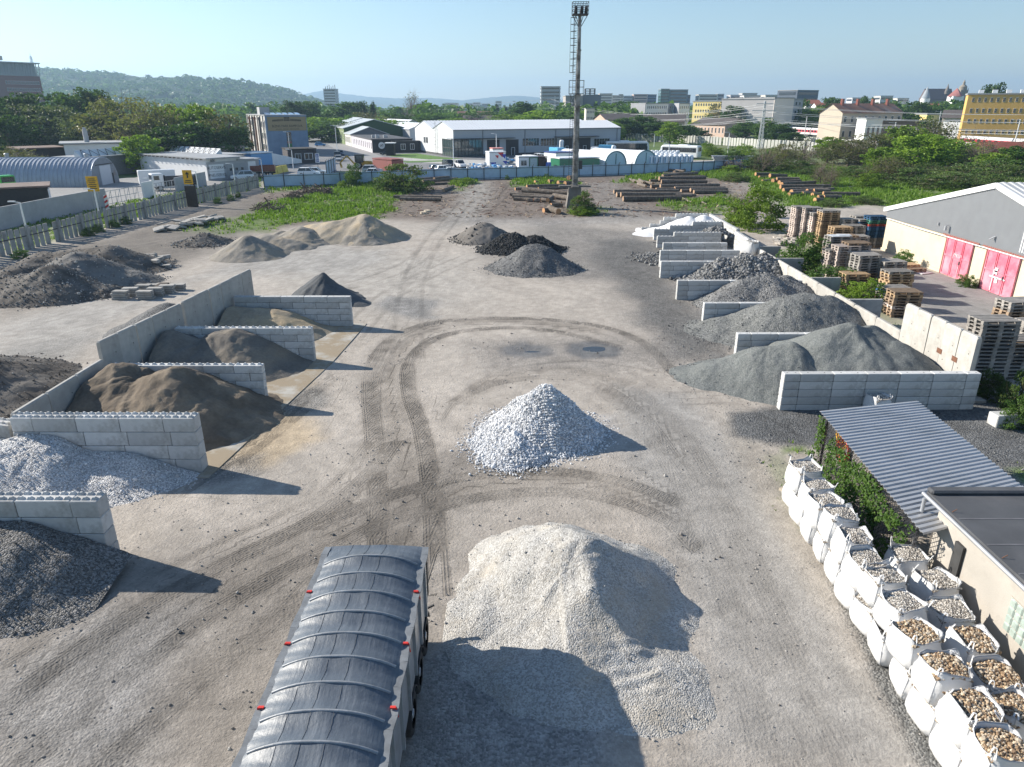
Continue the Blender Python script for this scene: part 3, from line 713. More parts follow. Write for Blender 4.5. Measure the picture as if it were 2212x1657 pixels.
pile('white coarse limestone heap alone in the middle of the yard', [pk(1172, 831, 2.3, .95, .15), rg((1168, 835, 2.15), (1150, 900, 1.25), .9, .2), rg((1175, 838, 2.1), (1232, 882, 1.15), .95, .12), rg((1110, 900, .9), (1110, 955, .6), .7, .3), rg((1205, 915, .8), (1225, 930, .6), .8, .25), rg((1080, 930, .5), (1090, 955, .45), .6, .3)],
     [WHITE, WHITE_S], .09, None, .09, 1.8, (22000, .062, .35), .04, 5, 'limestone_heap', 'stone heap', SG, .08)
# right bays
pile('green grey grit heap spilling out of the nearest right bay past its wall end', [rg((1712, 742, 2.1), (1650, 752, 1.75), .62, .3), rg((1712, 742, 2.1), (1750, 768, 1.6), .62, .2), rg((1650, 755, 1.6), (1555, 785, .8), .5, .3), rg((1560, 788, .6), (1500, 803, .2), .38, .3)], [GRIT, GREY_S], .08, bay(12.95, 32.3, 39.98, 1, 22.3), .035, 1.5, (300, .04, .45), .04, 11, group=SG)
pile('largest green grey grit heap filling the nearest right bay', [rg((1812, 704, 2.85), (1842, 700, 2.95), .60, .2), rg((1842, 700, 2.95), (1872, 745, 2.3), .64, .1), rg((1885, 706, 2.75), (1930, 740, 2.2), .6, .25), rg((1930, 762, 1.8), (1965, 775, 1.6), .6, .2), rg((1780, 725, 2.2), (1755, 745, 1.6), .58, .35)], [GRIT], .08, bay(13.2, 32.3, 39.98, 1, 22.3), .05, 1.4, None, .05, 12, group=SG)
pile('two-peaked grey grit heap in the second right bay', [rg((1700, 646, 2.3), (1745, 636, 2.45), .58, .5), rg((1745, 636, 2.4), (1758, 660, 1.9), .6, .25), pk(1783, 638, 2.35, .62, .3), rg((1650, 660, 1.7), (1570, 690, .8), .45, .4), rg((1570, 692, .6), (1535, 708, .25), .38, .3)], [gravel('grey_green_gravel', [(.10, .105, .10), (.135, .14, .135), (.175, .178, .17), (.22, .22, .215)], .06, .7, .1), GREY_S], .1, bay(12.9, 40.42, 46.48, 1, 22.4), .04, 1.5, (500, .055, .5), .08, 13, group=SG)
pile('grey gravel heap in the third right bay', [rg((1600, 605, 1.7), (1655, 592, 2.1), .58, .3), rg((1655, 592, 2.1), (1668, 612, 1.6), .6, .25), pk(1698, 590, 2.05, .6, .3), rg((1700, 592, 1.9), (1725, 612, 1.5), .6, .3)], [GREY, GREY_S], .11, bay(12.6, 46.92, 53.08, 1, 22.4), .05, 1.6, (700, .07, .5), .06, 14, group=SG)
pile('coarse grey stone heap in the fourth right bay', [pk(1560, 561, 1.7, .62, .25), pk(1614, 551, 2.1, .65, .25), pk(1648, 548, 2.1, .65, .25), rg((1560, 572, 1.1), (1500, 590, .4), .5, .3)], [COARSE, COARSE_S], .13, bay(12.7, 53.52, 60.48, 1, 22.4), .10, 1.5, (7000, .15, .4), .05, 15, 'stone_heap', 'stone heap', SG)
pile('small dark stone heap between the two studded stepped walls', [pk(1549, 491, 2.0, .62, .25), rg((1530, 497, 1.6), (1490, 508, .9), .5, .3)], [COARSE, COARSE_S], .15, bay(14.5, 74.12, 79.22, 1, 23.0), .08, 1.4, (3500, .16, .4), .05, 16, 'stone_heap', 'stone heap', SG)
pile('scatter of dark stones spilled at the end of the low bay walls', [rg((1412, 550, .35), (1425, 557, .3), .35, .3)], [COARSE, COARSE_S], .15, None, .06, 1.5, (500, .14, .6), .0, 17, 'stone_heap', 'stone heap', SG)
pile('bright white sand heap in the farthest right bay', [pk(1486, 467, 2.0, .55, .3), pk(1523, 464.5, 2.15, .58, .3), rg((1480, 470, 1.6), (1420, 490, .5), .4, .4), rg((1420, 490, .45), (1395, 503, .15), .3, .3)], [WSAND], .14, bay(15.5, 79.68, 85.46, 1, 23.2), .03, 1.2, None, .04, 18, 'sand_heap', 'sand heap', SG)
# left bays
pile('dark brown moist sand heap in the second left bay', [rg((230, 800, 2.2), (246, 785, 2.5), .62, .35), rg((346, 804, 2.3), (372, 797, 2.45), .62, .3), rg((246, 790, 2.4), (275, 850, 1.6), .62, .3), rg((372, 800, 2.4), (420, 815, 1.9), .6, .3), rg((150, 850, 1.2), (140, 870, 1.2), .55, .4), rg((420, 845, 1.0), (465, 865, .3), .6, .2)], [BROWN], .08, bay(-12.55, 26.08, 32.52, -1, -20.05), .13, 1.3, None, .10, 21, 'sand_heap', 'sand heap', SG)
pile('white gravel heap in the first left bay', [rg((45, 938, 1.75), (85, 934, 1.8), .55, .4), rg((-60, 975, 1.6), (28, 962, 1.55), .55, .4), rg((85, 938, 1.6), (120, 985, 1.05), .55, .35), rg((215, 972, 1.05), (260, 975, 1.0), .5, .3), rg((0, 1040, .8), (110, 1010, .9), .45, .3), rg((250, 985, .8), (345, 1012, .25), .42, .3)], [WGRAV, WHITE_S], .08, bay(-12.6, 20.08, 25.42, -1, None), .04, 1.5, (2500, .042, .35), .05, 22, group=SG)
pile('dark gravel heap in front of the nearest left bay wall', [rg((-120, 1140, 1.6), (50, 1132, 1.55), .55, .5), rg((50, 1140, 1.45), (130, 1170, 1.0), .5, .3), rg((120, 1180, .75), (150, 1205, .25), .55, .15), rg((0, 1270, .25), (100, 1255, .2), .4, .2)], [gravel('brown_grey_gravel', [(.09, .086, .08), (.13, .125, .118), (.18, .172, .16), (.26, .25, .24)], .05, .9, .15), GREY_S], .08, lambda x, y: (y < 19.40) & (x < -12.2), .035, 1.6, (1500, .04, .4), .03, 23, group=SG)
pile('dark grey sand heap with two crests in the third left bay', [pk(362, 716, 2.2, .62, .3), rg((470, 716, 1.95), (500, 713, 2.05), .60, .3), rg((500, 715, 2.0), (560, 735, 1.4), .58, .3), rg((380, 722, 1.9), (420, 738, 1.3), .58, .3), rg((560, 750, .9), (610, 778, .2), .5, .3)], [sandmat('grey_brown_sand', (.145, .13, .112), (.20, .18, .155), (.24, .205, .16))], .09, bay(-11.9, 33.0, 38.86, -1, -19.4), .06, 1.5, None, .09, 24, 'sand_heap', 'sand heap', SG)
pile('low pale tan sand heap in the fourth left bay', [rg((505, 664, 1.55), (590, 668, 1.45), .5, .4), rg((505, 668, 1.5), (440, 690, 1.2), .5, .3), rg((600, 675, 1.2), (690, 705, .2), .4, .3)], [TAN], .1, bay(-11.3, 39.34, 45.96, -1, -18.7), .05, 1.4, None, .06, 25, 'sand_heap', 'sand heap', SG)
pile('pointed dark blue grey heap behind the farthest left bay wall', [pk(691, 588, 2.15, .80, .08), rg((720, 612, 1.3), (770, 645, .4), .55, .2)], [BLUEGREY], .1, lambda x, y: (y > 46.45) | (x > -10.5), .03, 1.6, None, .05, 26, group=SG)
pile('dark gravel heap half hidden behind the tall left panels', [pk(356, 655, 1.8, .55, .3)], [GREY2], .14, lambda x, y: x < -19.95, .05, seed=27, group=SG)
pile('dark earth heap at the left edge behind the low panels', [(-30, 34.5, 2.0, -28.2, 34.3, 1.85, .45, .4), (-26.6, 33.6, 1.0, -25.2, 33.4, .7, .4, .3)], [EARTH, stone_mat('earth_stones', [(.08, .07, .06), (.14, .13, .12), (.24, .23, .22)])], .12, lambda x, y: x < -20.6, .1, 1.5, (1500, .07, .4), .05, 28, 'earth_heap', 'earth heap', SG)
# back left
ES = stone_mat('rubble_stones', [(.09, .082, .075), (.15, .14, .13), (.22, .21, .2), (.38, .37, .35)])
pile('broad dark earth heap at the left, nearest of the three by the fence', [pk(108, 571, 2.3, .58, .35), rg((120, 580, 1.9), (200, 610, .9), .5, .3), rg((0, 600, 1.2), (60, 590, 1.6), .45, .4), rg((-80, 590, 1.3), (0, 600, 1.2), .45, .4)], [EARTH, ES], .16, None, .12, 1.1, (2500, .09, .5), .05, 31, 'earth_heap', 'earth heap', SG)
pile('grey earth heap behind the nearest one at the left', [pk(160, 545, 2.6, .55, .4), rg((170, 552, 2.2), (280, 585, .9), .5, .3), pk(250, 583, 1.0, .5, .3)], [sandmat('grey_earth', (.12, .112, .104), (.17, .162, .152), (.20, .19, .175)), ES], .17, None, .1, 1.1, (900, .08, .5), .05, 32, 'earth_heap', 'earth heap', SG)
pile('long dark earth bank farthest back by the slatted left fence', [rg((100, 545, 1.4), (235, 531, 2.1), .5, .4), rg((235, 531, 2.1), (300, 552, .8), .5, .3), rg((20, 580, 1.0), (100, 545, 1.4), .45, .4)], [EARTH, ES], .2, None, .14, 1.0, (900, .1, .5), .05, 33, 'earth_heap', 'earth heap', SG)
pile('small dark earth heap beside the broken slabs', [pk(441, 503, 1.1, .5, .3), pk(425, 508, .8, .5, .3)], [EARTH, ES], .18, None, .1, 1.2, (300, .1, .5), .0, 34, 'earth_heap', 'earth heap', SG)
pile('grey brown sand cone standing in front of the tan sand hills', [pk(536, 508.5, 1.95, .62, .3), rg((536, 512, 1.8), (505, 535, .7), .6, .3), rg((545, 515, 1.6), (590, 540, .5), .6, .3)], [GREYSAND], .14, None, .05, 1.4, None, .05, 35, 'sand_heap', 'sand heap', SG)
pile('low trampled sand bank between the grey sand cone and the tan hill', [rg((573, 506, 1.3), (632, 519, .8), .5, .3), pk(607, 499, 1.0, .5, .3), pk(650, 490, 1.6, .5, .3)], [GREYSAND], .16, None, .09, 1.5, None, .05, 36, 'sand_heap', 'sand heap', SG)
pile('large tan sand hill with a long crest at the back left', [pk(787, 463, 2.6, .60, .3), rg((787, 464, 2.5), (720, 478, 1.9), .58, .35), rg((720, 478, 1.9), (668, 485, 1.4), .55, .3), rg((795, 466, 2.3), (845, 495, .5), .6, .3)], [sandmat('tan_grey_sand', (.30, .26, .205), (.38, .325, .25), (.43, .34, .225))], .17, None, .06, 1.2, None, .08, 37, 'sand_heap', 'sand heap', SG)
pile('tan sand cone standing against the front of the large tan hill', [pk(787, 481.5, 1.9, .62, .3), rg((787, 483, 1.8), (760, 505, .6), .6, .2), rg((795, 485, 1.5), (825, 508, .3), .6, .3)], [GREYSAND], .15, None, .06, 1.4, None, .08, 38, 'sand_heap', 'sand heap', SG)
pile('small brown grey heap farthest of the four dark heaps mid yard', [pk(1045, 480, 1.9, .60, .3), rg((1045, 483, 1.7), (1075, 492, 1.1), .6, .2), rg((1040, 490, 1.0), (1020, 510, .3), .5, .3)], [sandmat('brown_grey_fines', (.13, .118, .105), (.18, .165, .15)), BLACK_S], .15, None, .07, 1.3, (90, .12, .3), .05, 41, 'gravel_heap', 'gravel heap', SG)
pile('black stone heap in front of the small brown grey one', [rg((1090, 507, 1.6), (1108, 504.5, 1.75), .66, .2), rg((1070, 525, .5), (1055, 533, .2), .5, .2)], [BLACK, BLACK_S], .14, None, .08, 1.4, (7000, .11, .3), .0, 42, 'stone_heap', 'stone heap', SG)
pile('low black stone heap between the black heap and the grey cone', [pk(1156, 509, 1.5, .6, .3), rg((1160, 512, 1.3), (1190, 530, .4), .5, .3)], [BLACK, BLACK_S], .15, None, .08, 1.4, (3000, .11, .3), .0, 43, 'stone_heap', 'stone heap', SG)
pile('dark grey gravel cone nearest of the four dark heaps mid yard', [rg((1140, 531, 2.05), (1162, 528, 2.15), .62, .3), rg((1165, 531, 2.0), (1205, 560, .8), .6, .15), rg((1140, 535, 1.8), (1080, 575, .3), .5, .3)], [GREY2, GREY_S], .12, None, .05, 1.5, (800, .07, .4), .08, 44, 'gravel_heap', 'gravel heap', SG)
# ================================================================== big bags along the lane
BAG = mat('woven_white_fabric', (.62, .62, .62), .55, .05, 3, .8, 7, spec=.35, dirt=(.50, .485, .46), dscale=1.5, dlo=.5, dhi=.8)
SEAM = mat('grey_seam', (.36, .37, .39), .8)
PEB_W = stone_mat('grey_white_pebbles', [(.20, .18, .16), (.36, .33, .29), (.50, .46, .41), (.62, .59, .54)])
PEB_B = stone_mat('brown_pebbles', [(.15, .10, .065), (.30, .20, .12), (.42, .30, .18), (.40, .36, .30), (.52, .42, .30)])
PEB_BASE = mat('pebble_shadow', (.16, .13, .10), .95)
def bag_parts(seed):
    rs = np.random.RandomState(seed); n = 44; rings = []
    zs = [0, .04, .16, .34, .52, .70, .82, .90, .96]; ws = [.385, .45, .505, .53, .52, .485, .455, .445, .45]
    V = []; ph = rs.uniform(0, 6, 6)
    for k, (z, w) in enumerate(zip(zs, ws)):
        for i in range(n):
            a = 2 * math.pi * (i + .5) / n; e = .42 if k > 5 else .50
            c, s = math.cos(a), math.sin(a); x = w * math.copysign(abs(c) ** e, c); y = w * math.copysign(abs(s) ** e, s)
            wr = .022 * math.sin(5 * a + ph[0] + z * 7) + .02 * math.sin(3 * a + ph[2]) * z + .012 * math.sin(11 * a + ph[1] - z * 16) + .006 * math.sin(17 * a + z * 31)
            x *= 1 + wr; y *= 1 + wr; zz = z
            if k > 5:
                corner = abs(math.sin(2 * a)); zz = z + (k - 5) / 3 * (.05 * corner + .06 * math.sin(2 * a + ph[2]) + .03 * math.sin(5 * a + ph[3]) - .03)
                lean = (k - 5) / 3 * .05 * math.sin(2 * a + ph[4] + 1) ; x *= 1 - lean; y *= 1 - lean
            V.append((x + .02 * z * math.sin(ph[5]), y + .02 * z * math.cos(ph[5]), zz))
    K = len(zs); rim = K - 1
    for k in (0.965, .93):   # inner lip
        for i in range(n):
            x, y, z = V[rim * n + i]; V.append((x * k, y * k, z - (1 - k) * 2.4 + .02))
    m = MB(); F = []
    for k in range(K + 1):
        for i in range(n): j = (i + 1) % n; F.append((k * n + i, k * n + j, (k + 1) * n + j, (k + 1) * n + i))
    m.add(V, F, 0, True); m.add(V[:n], [tuple(range(n - 1, -1, -1))])
    body = m.mesh('bag_body', BAG)
    s = MB()
    for q in range(4):
        i = int((q + .5) * n / 4); pts = [Vector(V[k * n + i]) * 1.004 for k in range(K)]
        for p in pts: p.z = p.z / 1.004
        s.tube(pts, .009, 5)
    ring = [Vector(V[rim * n + i]) for i in range(n)] + [Vector(V[rim * n])]
    s.tube(ring, .008, 5)
    seam = s.mesh('seam', SEAM)
    loops = []
    for q in range(4):
        i = int((q + .5) * n / 4); p = Vector(V[rim * n + i]); t = rs.uniform(.10, .22); o = Vector((p.x, p.y, 0)).normalized()
        side = Vector((-o.y, o.x, 0)); lean = o * rs.uniform(-.12, .14); fall = rs.rand() < .35
        a, b = p - side * .055 - Vector((0, 0, .12)), p + side * .055 - Vector((0, 0, .12))
        top = p + lean + Vector((0, 0, t)) if not fall else p - o * .16 + Vector((0, 0, .01))
        pts = [a, a.lerp(top, .55) - side * .02, top - side * .02, top + side * .03, b.lerp(top, .55) + side * .02, b]
        l = MB()
        for u, v in zip(pts[:-1], pts[1:]): l.bar(u, v, .034, .007)
        loops.append(l.mesh('lifting_loop', BAG))
    return body, seam, loops
BAGS = [bag_parts(s) for s in (1, 2, 3, 4, 5, 6)]
def fill_mesh(kind, seed):
    rs = np.random.RandomState(seed); n = 22; u = np.linspace(-.44, .44, n); X, Y = np.meshgrid(u, u)
    def hz(x, y): return .86 + .06 * (1 - (x * x + y * y) / .2) + .02 * np.sin(x * 9 + seed) * np.cos(y * 8)
    V = np.stack([X.ravel(), Y.ravel(), hz(X, Y).ravel()], 1); idx = np.arange(n * n).reshape(n, n)
    F = np.stack([idx[:-1, :-1].ravel(), idx[:-1, 1:].ravel(), idx[1:, 1:].ravel(), idx[1:, :-1].ravel()], 1)
    F3 = np.concatenate([F[:, [0, 1, 2]], F[:, [0, 2, 3]]]); cnt = 1000 if kind == 'b' else 2000
    P = rs.uniform(-.43, .43, (cnt, 2)); P = np.concatenate([P, hz(P[:, 0], P[:, 1])[:, None]], 1)
    RV, RF, rv = scatter_rocks(P, .046 if kind == 'b' else .028, seed)
    return np_mesh('pebble_fill', np.concatenate([V, RV]), np.concatenate([F3, RF + len(V)]), [PEB_BASE, PEB_B if kind == 'b' else PEB_W], False, np.concatenate([np.zeros(len(F3)), np.ones(len(RF))]), {'v': np.concatenate([np.zeros(len(F3)), rv])})
FILL = {'w': [fill_mesh('w', s) for s in (1, 2)], 'b': [fill_mesh('b', s) for s in (3, 4)]}
def big_bag(x, y, z, kind, label, i, rz=None, s=1.0, group='white big bags of pebbles beside the lane', tilt=True):
    b = thing('big_bag', label, 'big bag', (x, y, z), rnd.uniform(-.22, .22) if rz is None else rz, group)
    if tilt: b.rotation_euler.x = rnd.uniform(-.06, .06); b.rotation_euler.y = rnd.uniform(-.06, .06)
    b.scale = (s * rnd.uniform(.94, 1.05), s * rnd.uniform(.94, 1.05), s * rnd.uniform(.93, 1.05))
    body, seam, loops = BAGS[i % 6]
    link('bag_body', body, b); link('seam', seam, b); link('pebble_fill', FILL[kind][i % 2], b)
    for l in loops: link('lifting_loop', l, b)
    return b
front = [(1748, 1006, 'w'), (1770, 1048, 'w'), (1786, 1079, 'w'), (1822, 1108, 'w'), (1851, 1151, 'w'), (1872, 1202, 'w'), (1925, 1237, 'w'), (1962, 1295, 'w'), (1986, 1358, 'b'), (2044, 1432, 'b'), (2104, 1516, 'b'), (2166, 1608, 'b')]
n = len(front); far_w = ' bag of grey white pebbles from the far end, upper layer, lane side'
for i, (vx, vy, k) in enumerate(front):
    x, y = g(vx, vy, 1.82); x = x * .5 + 10.35 * .5 - .02 * i
    lab = (ORD[i] + far_w) if k == 'w' else (ORD[i - 8] + ' bag of brown pebbles in the upper lane side row, counted from the far end')
    big_bag(x, y, .90, k, lab, i)
low = [(10.55, 22.95), (10.45, 21.85), (10.4, 20.75), (10.35, 19.6), (10.3, 18.5), (10.2, 17.35), (10.18, 16.3), (10.12, 15.15), (10.1, 14.0), (10.05, 12.95), (10.0, 11.85), (9.98, 10.75)]
for i, (x, y) in enumerate(low):
    big_bag(x + .04, y - .02, .0, 'w' if i < 9 else 'b', ORD[i] + ' white bag from the far end of the ground layer, carrying another bag', i + 3, s=1.0)
for i, (vx, vy, k) in enumerate([(1962, 1190, 'w'), (2024, 1247, 'w'), (2055, 1307, 'w'), (2098, 1375, 'b'), (2157, 1449, 'b'), (2196, 1525, 'b')]):
    x, y = g(vx, vy, 1.55)
    lab = ORD[i] + ' bag of grey white pebbles from the far end of the wall side row' if k == 'w' else ORD[i - 3] + ' bag of brown pebbles from the far end of the wall side row'
    big_bag(x, y, .62, k, lab, i + 1, s=1.0)
    m = MB(); m.box((0, 0, .31), (1.0, .95, .618), bev=.06)
    tag(m.build('big_bag', BAG, None, (x, y, 0)), ORD[i] + ' flattened white bag from the far end under the wall side row', 'big bag', 'white big bags of pebbles beside the lane')
big_bag(*g(1892, 893, 0), 0, 'w', 'single slumped white bag standing against the nearest right block wall', 2, .2, 1.0, None)
big_bag(*g(1618, 540, 1.5), 1.05, 'w', 'greyish white sack lying on the far right bay back wall', 4, .7, 1.35, None)
# planks and stones at the far end of the bags
m = MB()
for i in range(4): m.bar((10.2 + i * .35, 23.6 + .1 * i, .35 + .05 * (i % 2)), (10.9 + i * .4, 22.3, .5), .28, .1)
tag(m.build('broken_stone_slabs', mat('sandstone', (.42, .36, .28), .9, .2, 3, .4)), 'tan broken stone slabs leaning behind the farthest white bags', 'stone slab')

# ================================================================== corrugated lean-to with wire fence
GALV = mat('galvanised_sheet', (.40, .41, .43), .42, .06, 1.2, 0, metal=.35, dirt=(.30, .31, .32), dscale=.7)
DARKSTEEL = mat('dark_steel', (.05, .05, .055), .6, .2, 5)
def corrugated(m, A, B, C, D, pitch=.25, depth=.045, mi=0, th=.012):
    """sheet A-B (across ribs) x A-D (along ribs); trapezoid ribs"""
    A, B, C, D = map(Vector, (A, B, C, D)); n = int((B - A).length / pitch); nrm = (B - A).cross(D - A).normalized()
    if nrm.z < 0: nrm = -nrm
    prof = []
    for i in range(n):
        for t, h in ((0, 0), (.42, 0), (.54, 1), (.88, 1)): prof.append(((i + t) / n, h * depth))
    prof.append((1, 0)); P = []
    for t, h in prof:
        P += [A.lerp(B, t) + nrm * h, D.lerp(C, t) + nrm * h, A.lerp(B, t) + nrm * (h - th), D.lerp(C, t) + nrm * (h - th)]
    F = []
    for i in range(len(prof) - 1):
        a, b = i * 4, i * 4 + 4; F += [(a, b, b + 1, a + 1), (a + 2, a + 3, b + 3, b + 2), (a, a + 2, b + 2, b), (a + 1, b + 1, b + 3, a + 3)]
    return m.add(P, F, mi)
sh = thing('lean_to_shed', 'long lean-to with grey corrugated metal roof and ivy grown wire side', 'shed', (14.5, 22.5, 0))
zr = 2.35
SHED = c = [Vector((*g(1769.4, 887.8, zr), zr)), Vector((*g(1979.6, 865.8, zr + .05), zr + .05)), Vector((*g(2213, 1056, zr + .05), zr + .05)), Vector((*g(1976, 1134, zr), zr))]
o3 = Vector((14.5, 22.5, 0)); a0 = [p - o3 for p in c]
ext = (a0[2] - a0[1]) * .12
m = MB(); corrugated(m, a0[0], a0[3] + (a0[3] - a0[0]) * .06, a0[2] + ext, a0[1], .245, .045); m.build('roof', GALV, sh)
for i in range(4):
    for e, f in ((a0[0], a0[3]), (a0[1], a0[2])):
        m = MB()
        p = e.lerp(f, .03 + i * .31) + Vector((.25 if e is a0[0] else -.25, -.1, 0)); m.cyl((p.x, p.y, -.02), (p.x, p.y, zr - .06), .05, .05, 8)
        m.build('post', DARKSTEEL, sh)
A, B = a0[0] + Vector((.18, -.1, 0)), a0[3] + Vector((.18, 0, 0)); m = MB(); L = (B - A).length; k = int(L / .16)
for i in range(-14, k):
    for sgn in (1, -1):
        t0, t1 = i * .16 / L, (i * .16 + 2.2) / L; z0, z1 = (.05, 2.25) if sgn > 0 else (2.25, .05)
        if t0 < 0: z0 = z0 + (z1 - z0) * (-t0) / (t1 - t0); t0 = 0
        if t1 > 1: z1 = z0 + (z1 - z0) * (1 - t0) / (t1 - t0); t1 = 1
        if t1 - t0 > .01: p, q = A.lerp(B, t0), A.lerp(B, t1); m.bar((p.x, p.y, z0), (q.x, q.y, z1), .014)
m.build('wire_mesh_side', DARKSTEEL, sh)
for nm, colr, dz, dx in (('orange', (.75, .09, .03), 1.05, .0), ('yellow', (.75, .42, .03), 1.5, .12)):
    m = MB(); cx, cy = 13.15 + dx, 25.4 + dx * 3
    for q in range(5):
        r = .55 - q * .05; m.tube([(cx + .06 * q, cy + r * math.cos(a), dz + r * math.sin(a) * .9) for a in np.linspace(0, 2 * math.pi, 18)], .035, 6)
    tag(m.build('hose_coil', mat(nm + '_plastic', colr, .45)), nm + ' coiled plastic hose hanging on the wire side of the lean-to', 'hose')

# ================================================================== concrete outbuilding bottom right
PLAST = mat('grey_render', (.40, .37, .33), .9, .12, 1.6, .35, 30, dirt=(.27, .25, .22), dscale=.8, dlo=.5, dhi=.8)
FELT = mat('roofing_felt', (.075, .078, .085), .8, .2, .7, .4, 50, dirt=(.12, .12, .125), dscale=.4)
ob = thing('outbuilding', 'grey rendered outbuilding with a dark felt roof behind the white bags', 'building', (12.6, 18.4, 0))
m = MB(); m.box((3.6, -7.0, 1.42), (7.0, 13.8, 2.84)); m.box((.09, -7.0, 2.93), (.22, 14.0, .2)); m.build('wall', PLAST, ob)
m = MB(); m.box((3.55, -7.0, 3.06), (7.5, 14.4, .10)); m.box((3.55, .1, 3.17), (7.5, .32, .14), bev=.05); m.build('roof', FELT, ob)
m = MB()
for i in range(10): m.box((3.55, -1.35 - i * 1.25, 3.1145), (7.4, .05, .008))
m.build('felt_seam', mat('felt_seam', (.13, .13, .14), .8), ob)
m = MB(); m.cyl((-.26, .25, 3.0), (-.26, -14.0, 2.96), .06, .06, 8); m.cyl((-.2, .22, 2.85), (-.2, .22, .05), .055, .055, 8); m.build('gutter', GALV, ob)
m = MB(); m.box((.06, -1.4, 1.55), (.10, .38, 1.5)); m.build('recess', mat('dark_recess', (.05, .05, .05), .9), ob)
w = thing('window', None, None, (.0, 0, 0)); w.parent = ob; w.location = (.085, -4.2, 1.75)
m = MB(); m.box((0, 0, 0), (.03, 1.26, .98)); m.build('frame', PLAST, w)
m = MB()
for i in range(5):
    for j in range(4): m.box((-.02, -.48 + i * .24, -.36 + j * .24), (.06, .225, .225), bev=.03)
m.build('glass_block', mat('glass_block', (.34, .40, .36), .15, .2, 6, spec=.7), w)
tag(w, 'glass block window')
# wire ties on the eaves
m = MB()
for i in range(5): m.tube([(-.02, -1 - i * 2.2, 2.95), (-.14, -1 - i * 2.2, 3.12), (-.02, -1 - i * 2.2, 3.2)], .012, 5)
m.build('hook', RUST, ob)
# the loose concrete block
m = MB(); m.box((0, 0, .3), (1.25, .62, .6), bev=.03); m.cyl((-.3, 0, .59), (-.3, 0, .603), .05, .05, 10, 1); m.cyl((.3, 0, .59), (.3, 0, .603), .05, .05, 10, 1)
tag(m.build('concrete_block', [CONC, JOINT], None, (*g(2166, 918), 0), .1), 'single pale concrete block on dark grit behind the lean-to', 'concrete block')

# ================================================================== the tipping trailer under its tarpaulin
TARP = None
def tarp_mat():
    t = NT('tarpaulin'); co = t.coord(); a = t.noise(co, 2.2, 6, .6)
    s = t.N('ShaderNodeMapping'); s.inputs['Scale'].default_value = (9, .7, 1); t.L(co, s.inputs[0]); st = t.noise(s.outputs[0], 1.5, 4, .6)
    c = t.ramp(a, [(.3, (.075, .09, .112)), (.7, (.105, .125, .15))])
    c = t.mix(c, (.22, .24, .265), t.rng(st, .5, .8, 0, .45))  # pale streaks paint highlights into the cloth colour
    return t.done(c, t.rng(a, .3, .7, .42, .55), t.bump(t.math('ADD', st, t.noise(co, 14, 4)), .35, .02), 0, .5)
TARP = tarp_mat()
ALU = mat('dusty_aluminium', (.42, .43, .45), .4, .15, 2, 0, metal=.6, dirt=(.30, .28, .26), dscale=1.5)
BLACKP = mat('black_plastic', (.025, .025, .028), .6)
TYRE = mat('tyre_rubber', (.03, .029, .028), .85, .25, 6)
tz, tw, y1, tl = 2.86, 1.28, 16.0, 9.4
tr = thing('tipper_trailer', 'tipping semi trailer covered by a dark blue grey tarpaulin on bows', 'trailer', (-3.59, y1, 0))
# tarpaulin: arches over the bows, sags between
NXT, NYT = 41, 190; V = []; ybow = [-.85 - .707 * i for i in range(12)]
for j in range(NYT):
    y = .02 - j * tl / (NYT - 1)
    near = min(abs(y - b) for b in ybow); sag = .075 * (1 - math.exp(-(near / .2) ** 2)); end = sstep(.0, .8, np.array(-y)).item()
    bump_ = .028 * math.exp(-(near / .03) ** 2)
    for i in range(NXT):
        u = -1 + 2 * i / (NXT - 1); arch = (1 - abs(u) ** 2.4)
        z = tz + .03 + (.33 - sag) * arch * (.25 + .75 * end) + bump_ * arch ** .3 * (end > .5)
        z += .010 * math.sin(u * 9 + y * 3) * (1 - abs(u)) + .02 * max(0, abs(u) - .75) * math.sin(y * 9 + (2 if u > 0 else 0)) + .006 * math.sin(y * 23 + u * 5) * (abs(u) > .5)
        V.append((u * (tw - .02), y, z))
idx = np.arange(NXT * NYT).reshape(NYT, NXT); F = np.stack([idx[:-1, :-1].ravel(), idx[1:, :-1].ravel(), idx[1:, 1:].ravel(), idx[:-1, 1:].ravel()], 1)
ta = link('tarpaulin', np_mesh('tarpaulin', V, F, TARP, True), tr)
for yb in ybow:
    m = MB(); pts = []
    for i in range(15):
        u = -.93 + 1.86 * i / 14; arch = (1 - abs(u) ** 2.4); pts.append((u * (tw - .02), yb, tz + .03 + .33 * arch * (.25 + .75 * sstep(0, .8, np.array(-yb)).item()) + .012))
    m.tube(pts, .03, 8); m.build('bow', mat('tarp_bow_highlight', (.24, .255, .275), .45, .2, 3), tr)  # paler tarp tone paints a highlight along each bow
m = MB()
for u in (-.5, -.15, .2):
    pts = []
    for j in range(0, NYT, 3):
        i = int((u + 1) / 2 * (NXT - 1)); p = V[j * NXT + i]; pts.append((p[0], p[1], p[2] + .004))
    m.tube(pts, .004, 4)
m.build('tarpaulin_seam', mat('tarp_seam', (.06, .07, .085), .6), tr)
for s in (-1, 1):   # flap edges rolled over the rails
    m = MB()
    pts = [(s * (tw + .01 + .02 * math.sin(k * 1.7)), -k * .35, tz + .02 + .02 * math.sin(k * 2.3)) for k in range(27)]
    for a, b in zip(pts[:-1], pts[1:]): m.bar(a, b, .17, .05)
    m.build('tarpaulin_edge', mat('tarp_edge', (.17, .18, .19), .5, .3, 3), tr)
m = MB()
for s in (-1, 1):
    m.bar((s * tw, 0, tz - .1), (s * tw, -tl, tz - .1), .09, .16)
    m.box((s * (tw - .03), -tl / 2, 1.95), (.05, tl, 1.66))
    for k in range(9): m.box((s * (tw + .03), -.6 - k * 1.05, 1.95), (.07, .09, 1.6))
